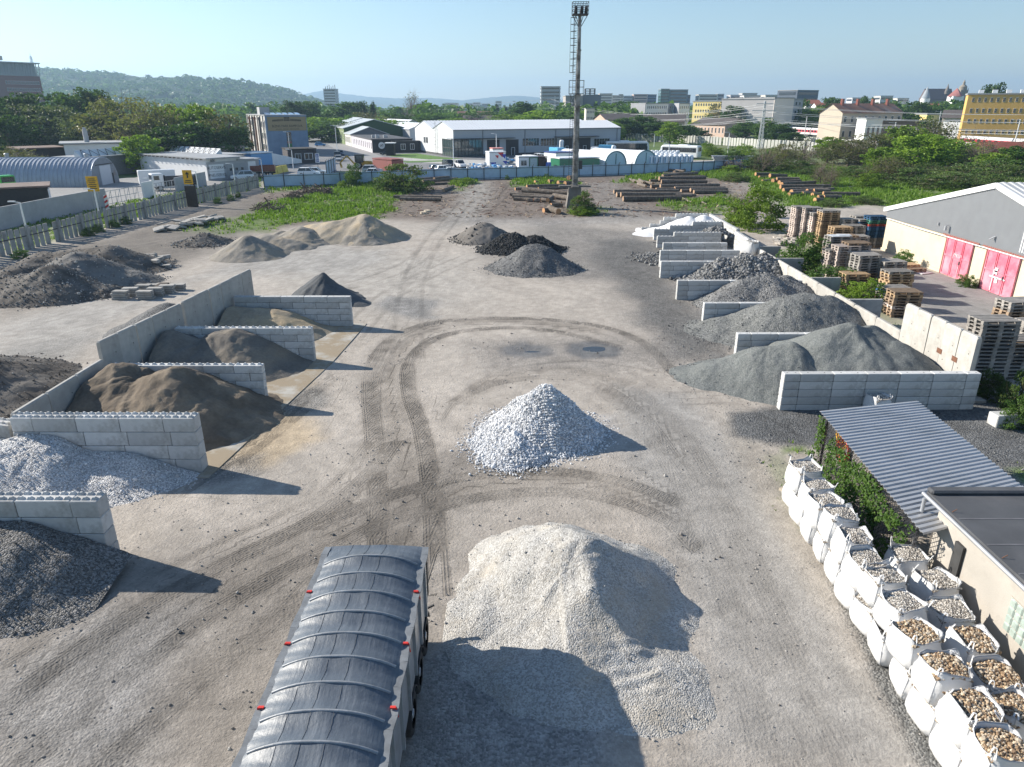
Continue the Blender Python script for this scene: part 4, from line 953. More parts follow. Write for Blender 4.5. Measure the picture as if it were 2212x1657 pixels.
m.box((0, -.04, 1.95), (2 * tw - .1, .06, 1.66)); m.box((0, -tl + .05, 1.95), (2 * tw - .1, .06, 1.66)); m.box((0, -tl / 2, 1.12), (2 * tw - .1, tl, .06))
m.build('body', ALU, tr)
m = MB(); m.add([(-tw, .06, tz - .05), (tw, .06, tz - .05), (tw, .22, tz - .35), (-tw, .22, tz - .35), (-tw, 0, 1.1), (tw, 0, 1.1)], [(0, 1, 2, 3), (3, 2, 5, 4)])
for s in (-1, 1): m.box((s * (tw - .02), .1, 2.05), (.07, .12, 1.5))
m.build('tailgate', BLACKP, tr)
for s in (-1, 1):
    for k in range(5):
        m = MB(); yk = -1.9 - k * 1.77; m.box((s * (tw + .0), yk, tz + .075), (.11, .055, .035)); m.bar((s * (tw + .06), yk, tz + .08), (s * (tw + .10), yk - .05, tz - .12), .025)
        m.build('strap_clip', mat('red_strap', (.62, .04, .03), .5), tr)
m = MB()
for s in (-1, 1): m.bar((s * .45, -.3, .95), (s * .45, -tl, .98), .16, .32)
m.build('chassis', DARKSTEEL, tr)
m = MB(); m.box((0, .12, .72), (2.3, .12, .14)); m.bar((1.15, .15, .75), (1.42, .22, .85), .05); m.build('rear_bumper', BLACKP, tr)
def wheel(parent, x, y, r=.5, w=.32, s=1, z=None):
    t = MB(); z = r if z is None else z
    prof = [(-w / 2, .62 * r), (-w / 2, .9 * r), (-w * .4, .985 * r), (w * .4, .985 * r), (w / 2, .9 * r), (w / 2, .62 * r)]; n = 26; P = []
    for i in range(n):
        a = 2 * math.pi * i / n; P += [(px, pr * math.cos(a), pr * math.sin(a)) for px, pr in prof]
    k = len(prof); t.add(P, [(i * k + j, i * k + j + 1, ((i + 1) % n) * k + j + 1, ((i + 1) % n) * k + j) for i in range(n) for j in range(k - 1)], 0, True)
    o = t.build('wheel', TYRE, parent, (x, y, z))
    h = MB(); h.cyl((-w * .3, 0, 0), (w * .3, 0, 0), .63 * r, .63 * r, 22); h.cyl((s * w * .28, 0, 0), (s * w * .48, 0, 0), .25 * r, .2 * r, 14)
    for q in range(8):
        a = q * math.pi / 4; h.cyl((s * w * .28, .4 * r * math.cos(a), .4 * r * math.sin(a)), (s * w * .36, .4 * r * math.cos(a), .4 * r * math.sin(a)), .04 * r, .04 * r, 6)
    h.build('rim', ALU, o); return o
for k in range(3):
    for s in (-1, 1):
        wheel(tr, s * 1.12, -.65 - k * 1.31, .52, .34, s)
        m = MB(); pts = [(s * 1.12, -.65 - k * 1.31 + .62 * math.cos(a), .52 + .62 * math.sin(a)) for a in np.linspace(.25, math.pi - .25, 9)]
        for a, b in zip(pts[:-1], pts[1:]): m.bar(a, b, .40, .03)
        m.build('mudguard', BLACKP, tr)
    m = MB(); m.cyl((-1.1, -.65 - k * 1.31, .52), (1.1, -.65 - k * 1.31, .52), .07, .07, 10); m.build('axle', DARKSTEEL, tr)
m = MB(); m.box((1.0, -5.4, .75), (.4, 1.3, .55), bev=.05); m.box((-1.0, -5.4, .75), (.4, 1.3, .55), bev=.05); m.build('tool_box', BLACKP, tr)
# its tractor, just below the picture's lower edge
tk = thing('tractor_unit', 'dark tractor unit coupled to the covered tipping trailer', 'truck', (-3.59, y1 - tl + .2, 0))
CAB = mat('dark_cab_paint', (.04, .045, .055), .3)
m = MB(); m.box((0, -2.2, 2.05), (2.48, 2.1, 2.5), bev=.12); m.box((0, -2.15, 3.4), (2.3, 1.8, .28), bev=.1); m.build('cab', CAB, tk)
m = MB(); m.box((0, -3.262, 2.45), (2.2, .03, .95)); m.build('windscreen', mat('dark_glass', (.02, .025, .03), .08, spec=.8), tk)
m = MB(); m.bar((0, 1.6, .9), (0, -3.0, .9), .9, .3); m.build('chassis', DARKSTEEL, tk)
for yy in (.6, -2.4):
    for s in (-1, 1): wheel(tk, s * 1.08, yy, .52, .34, s)
# ================================================================== pallets
def woodmat(name, c1, c2):
    t = NT(name); co = t.coord(); a = t.noise(co, 6, 5, .65)
    c = t.ramp(a, [(.3, c1), (.7, c2)]); c = t.mix(c, t.rng(t.rand(), 0, 1, .72, 1.25), 1.0, 'MULTIPLY')
    return t.done(c, .88, None, 0, .2)
PW = {'grey': woodmat('weathered_pallet_wood', (.20, .185, .17), (.33, .31, .285)), 'new': woodmat('fresh_pallet_wood', (.34, .225, .125), (.47, .34, .21)),
      'brown': woodmat('brown_pallet_wood', (.22, .155, .105), (.36, .27, .19)), 'pale': woodmat('pale_pallet_wood', (.42, .345, .30), (.58, .50, .45)),
      'blue': woodmat('blue_pallet_paint', (.03, .075, .15), (.05, .12, .22)), 'red': woodmat('red_pallet_paint', (.35, .04, .03), (.45, .07, .05)), 'green': woodmat('green_pallet_paint', (.05, .16, .11), (.08, .22, .16))}
def pallet_shape(m, M4=None):
    B = []
    for y in (-.33, 0, .33):
        B.append(((0, y, .011), (1.2, .12, .022)))
        for x in (-.53, 0, .53): B.append(((x, y, .061), (.14, .12, .078)))
    for x in (-.53, 0, .53): B.append(((x, 0, .111), (.14, .8, .022)))
    for y, w in ((-.345, .11), (-.18, .12), (0, .14), (.18, .12), (.345, .11)): B.append(((0, y, .133), (1.2, w, .022)))
    for c, d in B:
        if M4 is None: m.box(c, d)
        else:
            q = MB(); q.box(c, d); m.add([M4 @ Vector(p) for p in q.v], q.f)
    return m
PM = {k: pallet_shape(MB()).mesh('pallet', v) for k, v in PW.items()}
PS, PH = 1.4, 1.62
deep = {k: MB() for k in ('grey', 'brown')}
def stack(vx, vy, n, hidden, cols, rot, desc, cat='pallet'):
    """n pallets seen, over `hidden` more that the photograph shows nothing of singly"""
    x, y = g(vx, vy); z = 0
    for i in range(hidden + n):
        px, py, rz = x + rnd.uniform(-.035, .035), y + rnd.uniform(-.035, .035), rot + rnd.uniform(-.035, .035)
        if i < hidden: pallet_shape(deep['grey' if i % 3 else 'brown'], Matrix.Translation((px, py, z)) @ Matrix.Rotation(rz, 4, 'Z') @ Matrix.Diagonal((PH, PH, PS, 1)))
        else:
            t = hidden + n - 1 - i; c = cols[min(t, len(cols) - 1)] if isinstance(cols, list) else cols
            if c == 'mix': c = rnd.choice(['grey', 'brown', 'new', 'grey', 'pale'])
            o = link('pallet', PM[c], None, (px, py, z), rz); o.scale = (PH, PH, PS)
            tag(o, ('top' if t == 0 else ORD[t]) + (' pallet of ' if t == 0 else ' pallet down in ') + desc, 'pallet', 'stacked wooden pallets')
        z += .1445 * PS
T = .06
stack(1943, 681, 9, 0, ['brown', 'new', 'brown', 'brown', 'brown', 'pale', 'brown'], T - .1, 'the brown stack nearest the tall panels')
stack(1922, 665, 4, 4, ['grey', 'blue', 'grey'], T, 'the dark stack with one blue pallet')
stack(1927, 645, 8, 3, ['grey', 'new', 'brown', 'new', 'new', 'brown', 'grey'], T, 'the stack with orange sides facing the yard')
stack(1857, 624, 14, 0, ['grey', 'grey', 'grey', 'grey', 'grey', 'grey', 'grey', 'brown', 'new'], T + .12, 'the slanting grey stack right of the dark shrub')
stack(1913, 627, 9, 3, 'grey', T + .05, 'the grey stack with striped top boards')
stack(1894, 618, 8, 3, ['grey', 'grey', 'grey', 'pale', 'new', 'pale'], T, 'the pale stack behind the slanting grey one')
stack(1838, 632, 8, 0, ['new', 'new', 'brown'], T, 'the short orange stack left of the slanting grey one')
stack(1853, 613, 12, 1, ['grey', 'new', 'brown', 'new', 'new', 'pale'], T, 'the orange sided stack under a grey top')
stack(1836, 605, 15, 1, ['brown', 'grey', 'grey', 'pale', 'pale', 'pale', 'pale', 'new'], T, 'the tall pale stack right of the sheet')
stack(1815, 607, 13, 2, 'pale', T, 'the narrow pale stack before the sheet')
stack(1797, 604, 12, 1, ['grey', 'pale'], T, 'the pale low stack behind the tall shrub')
stack(1797, 588, 10, 6, ['grey', 'grey', 'grey', 'grey', 'grey', 'brown', 'new'], T, 'the grey stack under the plastic sheet')
stack(1817, 562, 6, 6, ['brown', 'grey', 'brown'], T, 'the brown topped stack behind the sheet')
stack(1842, 558, 7, 4, 'grey', T, 'the shaded grey stack before the blue stack')
stack(1806, 546, 9, 4, ['new', 'new', 'brown', 'new'], T, 'the bright orange stack in the far group')
stack(1778, 528, 17, 1, ['grey', 'new', 'new', 'new', 'new', 'brown', 'new'], T, 'the tall yellowish stack in the far group')
stack(1834, 542, 8, 5, 'grey', T, 'the wide grey stack in the far group')
stack(1824, 530, 5, 9, 'grey', T, 'the grey stack behind the wide grey one')
stack(1723, 517, 18, 0, ['grey', 'pale'], T, 'the pinkish stack at the far left corner')
stack(1742, 520, 17, 1, ['grey', 'pale'], T, 'the pinkish stack second from the far left')
stack(1760, 524, 11, 5, ['grey', 'grey', 'pale'], T, 'the pinkish stack third from the far left')
stack(1850, 527, 6, 9, ['grey', 'grey', 'blue', 'grey', 'blue'], T, 'the grey topped stack beside the blue ones')
stack(1859, 531, 9, 5, ['grey', 'blue', 'grey', 'red', 'blue', 'blue'], T, 'the narrow blue and red stack')
stack(1880, 533, 15, 1, ['blue', 'blue', 'green', 'green', 'red', 'blue', 'blue', 'blue', 'blue', 'blue', 'blue', 'grey'], T, 'the tall blue stack near the hall')
stack(2112, 828, 15, 3, ['grey'], T - .05, 'the near stack behind the tall panels')
stack(2172, 742, 12, 2, ['grey', 'grey', 'grey', 'brown'], T + .05, 'the tallest near stack by the pink doors')
stack(2183, 812, 11, 0, ['grey', 'brown', 'grey'], T, 'the low near stack beside green scrub')
stack(2218, 778, 10, 2, 'grey', T + .1, 'the near stack at the right picture edge')
for k, m in deep.items():
    if m.v: tag(m.build('pallets', PW[k]), 'shaded ' + ('grey' if k == 'grey' else 'brown') + ' pallets low inside the stacks behind others', 'pallets', kind='stuff')
for i, (vx, vy, c) in enumerate([(1958, 584, 'new'), (1972, 588, 'brown')]):
    for k in range(3 - i):
        o = link('pallet', PM[c], None, (*g(vx, vy), k * .1445 * PS), .2); o.scale = (PS, PS, PS)
        tag(o, ('top', 'middle', 'bottom')[k if i == 0 else k + 1] + (' board topped pallet by the hall wall bush' if i == 0 else ' brown pallet beside the white board'), 'pallet', 'stacked wooden pallets')
m = MB(); m.box((0, 0, .06), (1.4, 1.0, .05)); tag(m.build('white_board', mat('white_board', (.7, .7, .7), .6), None, (*g(1992, 590), 0), .4), 'white board lying on the asphalt beside the small pallets', 'board')
m = MB()
x, y = g(1797, 588); zt = 16 * .1445 * PS + .02
m.box((x, y, zt), (1.6, 1.1, .03), .1); m.box((x + .6, y + .2, zt + .03), (1.1, .8, .02), -.1)
tag(m.build('plastic_sheet', mat('cloudy_plastic', (.52, .53, .54), .35)), 'cloudy plastic sheet lying on a grey pallet stack', 'plastic sheet')

# ================================================================== hall with pink doors
CREAMW = mat('cream_render', (.58, .51, .385), .9, .06, 1.2, .2, 30, dirt=(.47, .40, .29), dscale=.5, dlo=.55, dhi=.85)
PINK = mat('faded_pink_paint', (.60, .13, .19), .6, .10, 1.2, 0, dirt=(.62, .30, .36), dscale=.55, dlo=.40, dhi=.62)
SHEET = mat('grey_profiled_sheet', (.33, .34, .355), .5, .05, 1, 0, metal=.3)
WHITEM = mat('white_metal', (.72, .73, .74), .5, .04, 1)
HX, HY0, HY1, HE, HPK = 38.3, 73.6, 41.6, 4.15, 8.05
hall = thing('pallet_hall', 'cream hall with pink gate doors under a grey corrugated gable', 'hall', (HX, 57.6, 0))
hw = (HY0 - HY1) / 2
m = MB(); m.box((12.0, 0, 1.65), (24.0, 2 * hw, 3.66)); m.box((-.05, 0, .12), (.12, 2 * hw + .04, .28)); m.build('wall', CREAMW, hall)
m = MB(); nrib = 120; P = []; Fq = []   # corrugated gable
for i in range(nrib * 2 + 1):
    y = -hw + i * 2 * hw / (nrib * 2); x = -.10 - (.11 if i % 2 else 0); top = HE - .02 + (HPK - HE) * (1 - abs(y) / hw) - .12
    P += [(x, y, 3.35), (x, y, max(top, 3.36))]
for i in range(nrib * 2): Fq.append((i * 2, i * 2 + 2, i * 2 + 3, i * 2 + 1))
m.add(P, Fq); m.build('gable_cladding', SHEET, hall)
m = MB()
for s in (1, -1):
    m.bar((-.22, s * (hw + .5), HE - .12), (-.22, 0, HPK), .16, .42); m.bar((-.22, s * (hw + .5), HE - .12), (24.2, s * (hw + .5), HE - .12), .2, .3)
m.build('fascia', WHITEM, hall)
m = MB()
for s in (1, -1): corrugated(m, (-.15, s * (hw + .45), HE + .06), (24.2, s * (hw + .45), HE + .06), (24.2, 0, HPK + .19), (-.15, 0, HPK + .19), .6, .07)
m.build('roof', mat('roof_sheet', (.42, .43, .44), .5, .1, 1, 0, dirt=(.16, .09, .075), dscale=.15, dlo=.52, dhi=.58), hall)
m = MB(); m.tube([(-.2, hw - .2, 3.25), (-.2, hw - 7, 3.18), (-.2, -hw, 3.3)], .05, 6); m.build('cable_pipe', WHITEM, hall)
def door(yc, wd, letters):
    d = thing('door', None, None, (0, 0, 0)); d.parent = hall; d.location = (-.02, yc, 0)
    H = 3.30
    m = MB(); n = 3; lw = wd / n
    for i in range(n):
        y = wd / 2 - (i + .5) * lw
        m.box((-.06, y, H / 2), (.08, lw - .07, H - .05))
        for zz in (.1, H * .52, H - .12): m.box((-.125, y, zz), (.07, lw - .09, .12))
        for e in (-1, 1): m.box((-.122, y + e * (lw / 2 - .09), H / 2), (.064, .10, H - .1))
    m.build('leaf', PINK, d)
    m = MB(); m.box((-.05, wd / 2 + .08, H / 2), (.2, .14, H)); m.box((-.05, 0, H + .06), (.24, wd + 1.4, .13)); m.build('frame', mat('rusty_red_paint', (.26, .09, .065), .7, .3, 2), d)
    m = MB(); m.box((-.16, -lw * .45, 1.35), (.08, .12, .3)); m.build('handle', DARKSTEEL, d)
    if letters:
        rot = (math.pi / 2, 0, -math.pi / 2)
        lettering('VÝKUP', .42, d, (-.142, .6, 1.75), rot, WHITEM, 'LEFT')
        for i, ch in enumerate('ALIET'): lettering(ch, .33, d, (-.142, -.42, 1.38 - i * .27), rot, WHITEM, 'LEFT')
    else:
        m = MB(); m.box((-.15, .1, 1.25), (.02, 1.9, .1)); m.box((-.15, .15, 1.05), (.02, .35, .4)); m.box((-.15, .35, 1.75), (.02, .35, .5)); m.box((-.15, .62, 1.0), (.03, .07, 1.7)); m.build('notice_board', WHITEM, d)
    return d
door(3.1, 3.75, True); door(-2.65, 3.9, False)
m = MB(); m.cyl((-.5, 5.0, 3.75), (-.5, 5.0, 4.15), .13, .1, 8); m.bar((-.1, 5, 4.2), (-.5, 5, 4.2), .05); m.cyl((-.25, 6.6, 3.95), (-.25, 6.6, 4.2), .09, .09, 8); m.bar((-.1, -1.2, 4.3), (-.6, -1.2, 4.05), .15, .05); m.build('wall_lamp', GALV, hall)
m = MB(); m.box((-.12, -4.9, 4.4), (.05, 1.6, 1.6)); m.build('sign_board', WHITEM, hall)

# ================================================================== slabs, kerbs and rubble at the left
SLAB = mat('old_slab_concrete', (.34, .325, .30), .9, .15, 2, .4, 30, dirt=(.16, .15, .135), dscale=1.3, orand=.15)
def slab(x, y, z, d, rz, tilt, label, group):
    m = MB(); m.box((0, 0, 0), d, bev=.02); o = m.build('concrete_slab', SLAB, None, (x, y, z), rz); o.rotation_euler = (tilt[0], tilt[1], rz)
    return tag(o, label, 'concrete slab', group)
x0, y0 = g(262, 646); k = 0
sides = ('left', 'right'); lev = ('bottom', 'second', 'third', 'top')
for s in range(2):
    for r in range(4):
        for l in range(4 if r < 3 else 3):
            px, py = x0 + s * 1.9 + r * .4 + rnd.uniform(-.08, .08), y0 + r * .95 + rnd.uniform(-.06, .06)
            slab(px, py, .09 + l * .165, (1.15, .55, .155), .05 + rnd.uniform(-.1, .1), (0, 0), '%s kerb stone of the %s stack in the %s row from the front' % (lev[l], sides[s], ORD[r]), 'kerb stones stacked beside the dark earth')
m = MB(); m.box((x0 + 1.0 + .9, y0 + 1.7, .25), (.7, 3.4, .5)); tag(m.build('timber_crate', mat('dark_timber', (.06, .045, .035), .9)), 'dark slatted crate standing between the two kerb stone stacks', 'crate')
rs = np.random.RandomState(5)
for i in range(16):
    vx, vy = 300 + rs.rand() * 60, 562 + rs.rand() * 18; x, y = g(vx, vy)
    slab(x, y, .15 + rs.rand() * .5, (1.5, .35, .28), rs.uniform(-.7, .7), (rs.uniform(-.2, .2), rs.uniform(-.3, .3)), '%s dark kerb beam from the left in the tumbled pile by the grey earth' % ORD[i], 'tumbled dark kerb beams')
for i in range(34):
    vx = 335 + rs.rand() * 150; vy = 497 - (vx - 335) * .12 + rs.uniform(-9, 6); x, y = g(vx, vy)
    o = slab(x, y, .12 + rs.rand() * .45, (rs.uniform(.8, 2.2), rs.uniform(.5, 1.1), .2), rs.uniform(-1.5, 1.5), (rs.uniform(-.25, .25), rs.uniform(-.3, .3)), 'broken grey slab tumbled in the long rubble row before the slatted fence', 'broken slabs by the slatted fence')
m = MB()
for i in range(60):
    x, y = g(1672 + rs.rand() * 45, 515 + rs.rand() * 16); m.box((x, y, .1 + rs.rand() * .3), (rs.uniform(.3, .9), rs.uniform(.2, .6), .15), rs.rand() * 3)
tag(m.build('stone_rubble', mat('pale_rubble', (.45, .41, .36), .9, .25, 2, .4)), 'low pile of pale broken stone near the bright green bush', 'rubble', kind='stuff')

# ================================================================== floodlight mast on its concrete foot
MX, MY = 9.15, 106.9
ms = thing('floodlight_mast', 'tall steel floodlight mast with ladder on a tapered concrete foot', 'mast', (MX, MY, 0))
m = MB(); b0, b1, hh = 1.25, .85, 2.9
m.add([(-b0, -b0, -.1), (b0, -b0, -.1), (b0, b0, -.1), (-b0, b0, -.1), (-b1, -b1, hh), (b1, -b1, hh), (b1, b1, hh), (-b1, b1, hh)], [(0, 1, 5, 4), (1, 2, 6, 5), (2, 3, 7, 6), (3, 0, 4, 7), (4, 5, 6, 7)])
m.box((0, 0, hh + .12), (4.6, 1.0, .22)); m.box((0, 0, hh + .13), (1.0, 2.6, .2)); m.build('base', mat('dark_stained_concrete', (.17, .155, .14), .9, .25, 1, .4, dirt=(.08, .072, .065), dscale=.5), ms)
STEEL = mat('dull_galvanised_steel', (.28, .28, .28), .5, .25, .8, 0, metal=.5, dirt=(.09, .08, .07), dscale=.9, dlo=.42, dhi=.62)
m = MB(); z = hh + .2
for r0, r1, z1 in ((.44, .42, 8), (.42, .38, 15.3), (.30, .26, 21), (.23, .20, 25.2)):
    m.cyl((0, 0, z), (0, 0, z1), r0, r1, 14); m.cyl((0, 0, z1 - .08), (0, 0, z1 + .08), r0 * 1.12, r0 * 1.12, 14); z = z1
for q in range(22): m.cyl((0, 0, 3.4 + q * .55), (0, 0, 3.46 + q * .55), .47, .47, 14)
m.build('pole', STEEL, ms)
m = MB(); lx = -.75
for s in (-.2, .2): m.bar((lx + s, -.1, 3.2), (lx + s, -.1, 15.5), .05); m.bar((-.55 + s, -.1, 15.5), (-.45 + s, -.1, 25.2), .045)
for q in range(40): m.bar((lx - .2, -.1, 3.4 + q * .3), (lx + .2, -.1, 3.4 + q * .3), .03)
for q in range(32): m.bar((-.74, -.1, 15.6 + q * .3), (-.3, -.1, 15.6 + q * .3), .03)
for zz in range(4, 25, 2): m.bar((lx, -.1, zz), (0, 0, zz), .05)
m.build('ladder', DARKSTEEL, ms)
m = MB()   # safety cage
for q in range(9):
    zz = 18.2 + q * .85; pts = [(-.5 + .42 * math.cos(a) - .3, -.1 + .4 * math.sin(a), zz) for a in np.linspace(.6, 2 * math.pi - .6, 9)]; m.tube(pts, .03, 5)
for a in (1.5, 3.14, 4.7): m.bar((-.8 + .42 * math.cos(a), -.1 + .4 * math.sin(a), 18.2), (-.8 + .42 * math.cos(a), -.1 + .4 * math.sin(a), 25), .04)
m.build('ladder_cage', DARKSTEEL, ms)
def rail_box(m, x0, x1, y0, y1, z0, z1, nx=3, nz=2, t=.05):
    for X in np.linspace(x0, x1, nx):
        for Y in (y0, y1): m.bar((X, Y, z0), (X, Y, z1), t)
    for Z in np.linspace(z0, z1, nz + 1):
        for Y in (y0, y1): m.bar((x0, Y, Z), (x1, Y, Z), t)
        for X in (x0, x1): m.bar((X, y0, Z), (X, y1, Z), t)
m = MB(); m.box((-.2, 0, 15.45), (2.0, 1.3, .06)); rail_box(m, -1.2, .8, -.6, .6, 15.5, 17.2, 3, 2, .045); m.bar((-1.1, 0, 15.4), (-.3, 0, 13.9), .06); m.build('middle_platform', DARKSTEEL, ms)
m = MB(); m.box((0, 0, 25.3), (2.1, 1.7, .1)); rail_box(m, -1.05, 1.05, -.85, .85, 25.35, 26.8, 7, 3, .06)
for s in (-1, 1): m.bar((s * 1.0, 0, 25.25), (0, 0, 23.6), .09); m.bar((s * .5, .8, 25.25), (0, 0, 23.8), .07)
for s in (-.6, .2, .8): m.cyl((s, .2, 25.5), (s, -.5, 26.2), .25, .2, 8)
m.build('lamp_basket', DARKSTEEL, ms)
m = MB(); m.box((.75, .3, 6.0), (.5, .4, 1.2)); m.build('switch_box', DARKSTEEL, ms)

# ================================================================== logs
BARK = mat('bark', (.15, .122, .098), .95, .45, 3, .8, 14, dirt=(.22, .20, .18), dscale=1.5, orand=.25)
CUT = mat('cut_wood', (.50, .27, .13), .85, .25, 5, .1, orand=.2)
CUTG = mat('grey_cut_wood', (.36, .24, .155), .85, .25, 5, .1, orand=.2)
def log(A, B, r1, r2, z, label, group, cut=CUT, bend=.12):
    A = Vector((*A, 0)); B = Vector((*B, 0)); c = (A + B) / 2; n = 9; k = 7; L = B - A; q = Vector((-L.y, L.x, 0)).normalized()
    f1, f2 = rnd.uniform(-1, 1) * bend, rnd.uniform(-1, 1) * bend; m = MB(); P = []
    for j in range(k):
        t = j / (k - 1); p = A + L * t - c + q * (f1 * math.sin(t * 3.1) + .4 * f2 * math.sin(t * 6.3)); r = r1 + (r2 - r1) * t
        p.z = z + r + f2 * .4 * math.sin(t * 3.1) * (t * (1 - t) * 2); r *= rnd.uniform(.93, 1.05)
        P += [p + q * math.cos(2 * math.pi * i / n) * r + Vector((0, 0, math.sin(2 * math.pi * i / n) * r)) for i in range(n)]
    m.add(P, [(j * n + i, j * n + (i + 1) % n, (j + 1) * n + (i + 1) % n, (j + 1) * n + i) for j in range(k - 1) for i in range(n)], 0, True)
    m.add(P[:n], [tuple(range(n - 1, -1, -1))], 1); m.add(P[-n:], [tuple(range(n))], 1)
    return tag(m.build('log', [BARK, cut], None, (c.x, c.y, 0)), label, 'log', group)
def z3(x, y): return (1079.6 + x * .25024, 161.9 + y * .25024)
def z2(x, y): return (539.8 + x * .25024, 161.9 + y * .25024)
def z4(x, y): return (1619.4 + x * .26783, 161.9 + y * .26783)
def loglist(L, zf, lab, group, cut=CUT):
    for i, (x1, y1, x2, y2, r, z) in enumerate(L): log(g(*zf(x1, y1)), g(*zf(x2, y2)), r * .82, r * rnd.uniform(.6, .82), z * .82, lab % ORD[i], group, cut)
loglist([(1445, 935, 1740, 905, .35, .5), (1490, 950, 1790, 920, .4, .35), (1590, 940, 1720, 925, .35, .8), (1470, 962, 1700, 945, .3, 0), (1240, 1070, 1660, 1072, .33, .1), (1295, 1085, 1650, 1090, .38, 0), (1670, 1010, 1755, 975, .33, 0), (1630, 975, 1690, 995, .15, 0)], z2, '%s grey log from the top among those lying left of the gravel track', 'logs left of the gravel track', CUTG)
loglist([(230, 1005, 560, 990, .4, .55), (130, 1012, 420, 1003, .35, .3), (195, 1030, 600, 1055, .62, .2), (330, 1018, 600, 1008, .33, .5), (90, 1045, 450, 1062, .38, 0), (110, 1065, 470, 1078, .4, 0), (460, 1070, 590, 1088, .5, .1), (120, 1085, 240, 1090, .35, 0), (230, 1095, 290, 1098, .42, 0), (295, 1098, 350, 1100, .42, 0), (410, 1115, 450, 1085, .4, .3), (430, 1110, 530, 1118, .38, 0), (440, 1145, 540, 1140, .4, 0), (430, 1180, 505, 1205, .62, 0), (375, 1190, 430, 1185, .4, 0), (360, 1095, 410, 1100, .4, 0)], z3, '%s log from the top in the stack left of the mast foot', 'logs at the mast foot')
loglist([(500, 950, 560, 945, .5, 0), (420, 940, 455, 938, .5, 0), (300, 942, 328, 940, .42, 0), (560, 955, 610, 950, .5, 0), (590, 925, 640, 915, .55, .4)], z3, '%s short log round in the grass behind the mast foot', 'short rounds behind the mast')
loglist([(980, 1035, 1540, 1025, .42, .2), (1005, 1055, 1560, 1045, .5, 0), (1040, 1070, 1505, 1065, .5, .3), (1060, 1095, 1560, 1085, .55, 0), (1200, 1048, 1690, 1050, .33, 0), (1500, 1060, 1655, 1055, .3, 0)], z3, '%s log from the back in the long stack right of the mast', 'long logs right of the mast', CUTG)
loglist([(1300, 985, 1890, 968, .42, .1), (1345, 1003, 1500, 1000, .35, 0), (1380, 992, 1790, 985, .4, .4), (1505, 1000, 1940, 992, .45, 0), (1560, 1015, 1900, 1005, .35, 0), (1640, 1018, 1960, 1010, .4, .2), (1670, 1028, 1965, 1022, .42, 0)], z3, '%s log from the back in the middle stack right of the mast', 'long logs right of the mast', CUTG)
loglist([(1400, 905, 1700, 880, .42, .5), (1480, 905, 1755, 895, .42, .1), (1370, 925, 1770, 915, .5, .3), (1390, 940, 1785, 938, .5, 0), (1290, 925, 1400, 920, .3, 0), (1500, 860, 1590, 843, .42, .2), (1350, 858, 1560, 865, .35, 0), (1445, 848, 1585, 860, .35, .5), (1345, 898, 1400, 897, .3, 0)], z3, '%s log from the back in the stack nearest the blue fence', 'long logs right of the mast', CUTG)
loglist([(1230, 940, 1320, 955, .4, 0), (1150, 925, 1230, 945, .35, 0), (1190, 955, 1260, 975, .35, 0), (1120, 910, 1160, 935, .3, 0), (1200, 935, 1240, 960, .35, .4), (1565, 1070, 1650, 1108, .2, 0), (1745, 1110, 1785, 1125, .2, 0)], z3, '%s pale split log of those beside the stacks near the blue fence', 'pale split logs')
loglist([(40, 835, 150, 832, .45, .6), (70, 850, 170, 845, .4, .3), (155, 850, 290, 845, .5, .6), (95, 872, 200, 865, .4, 0), (210, 880, 390, 880, .5, .6), (230, 900, 400, 890, .5, .4), (180, 880, 300, 868, .45, .3), (250, 920, 520, 900, .5, .5), (240, 935, 640, 930, .5, .3), (265, 955, 585, 945, .5, .1), (330, 965, 670, 940, .5, 0), (310, 985, 520, 960, .45, 0), (420, 975, 570, 965, .42, 0), (455, 965, 620, 955, .42, .3), (500, 985, 640, 975, .42, 0), (510, 965, 640, 965, .4, .4), (585, 985, 880, 985, .45, .2), (545, 1005, 700, 1000, .42, 0), (590, 1005, 730, 1000, .45, 0), (520, 1025, 590, 1020, .4, 0)], z4, '%s fresh cut log from the far left in the orange ended stack', 'orange ended logs behind the bright bush')
# the two tree discs, brush and stumps
for i, (x, y) in enumerate([(1530, 1183), (1497, 1198)]):
    m = MB(); m.cyl((0, 0, 0), (0, 0, .25), .45, .45, 14); tag(m.build('wood_disc', mat('pale_wood', (.55, .46, .34), .8), None, (*g(*z2(x, y)), 0)), ('right' if i == 0 else 'left') + ' one of two pale sawn discs on the dark bark', 'wood disc', 'pale sawn discs')
DRY = mat('dry_brush', (.12, .095, .075), .95, .4, 3)
def brush(x, y, rx, ry, h, n, label, seed, name='brushwood', mt=DRY, cat='brushwood'):
    rs = np.random.RandomState(seed); m = MB()
    for i in range(n):
        a = rs.rand() * 6.28; r = rs.rand() ** .6; px, py = r * rx * math.cos(a), r * ry * math.sin(a); z = h * (1 - r * r) * rs.rand()
        d = Vector((rs.normal(), rs.normal(), rs.normal() * .45)).normalized() * rs.uniform(.3, 1.0)
        m.bar(Vector((px, py, z + .08)) - d, Vector((px, py, z + .08)) + d, rs.uniform(.04, .13))
    return tag(m.build(name, mt, None, (x, y, 0)), label, cat)
for i, (x, y, rx, lab) in enumerate([(500, 1025, 2.2, 'left heap of roots in the grass near the blue fence'), (570, 1015, 2.0, 'right heap of roots in the grass near the blue fence'), (390, 1075, 1.8, 'flat heap of roots left in the middle of the grass'), (165, 1165, 2.4, 'nearest heap of roots at the left edge of the grass'), (678, 1040, .8, 'small dark stump alone in the grass')]):
    brush(*g(*z2(x, y)), rx, rx * .9, 1.3, 70, lab, 40 + i, 'root_heap', DRY, 'roots')
brush(*g(*z3(2030, 830)), 5.5, 3.0, 2.6, 260, 'large heap of reddish brown brushwood behind the grass mound', 51)
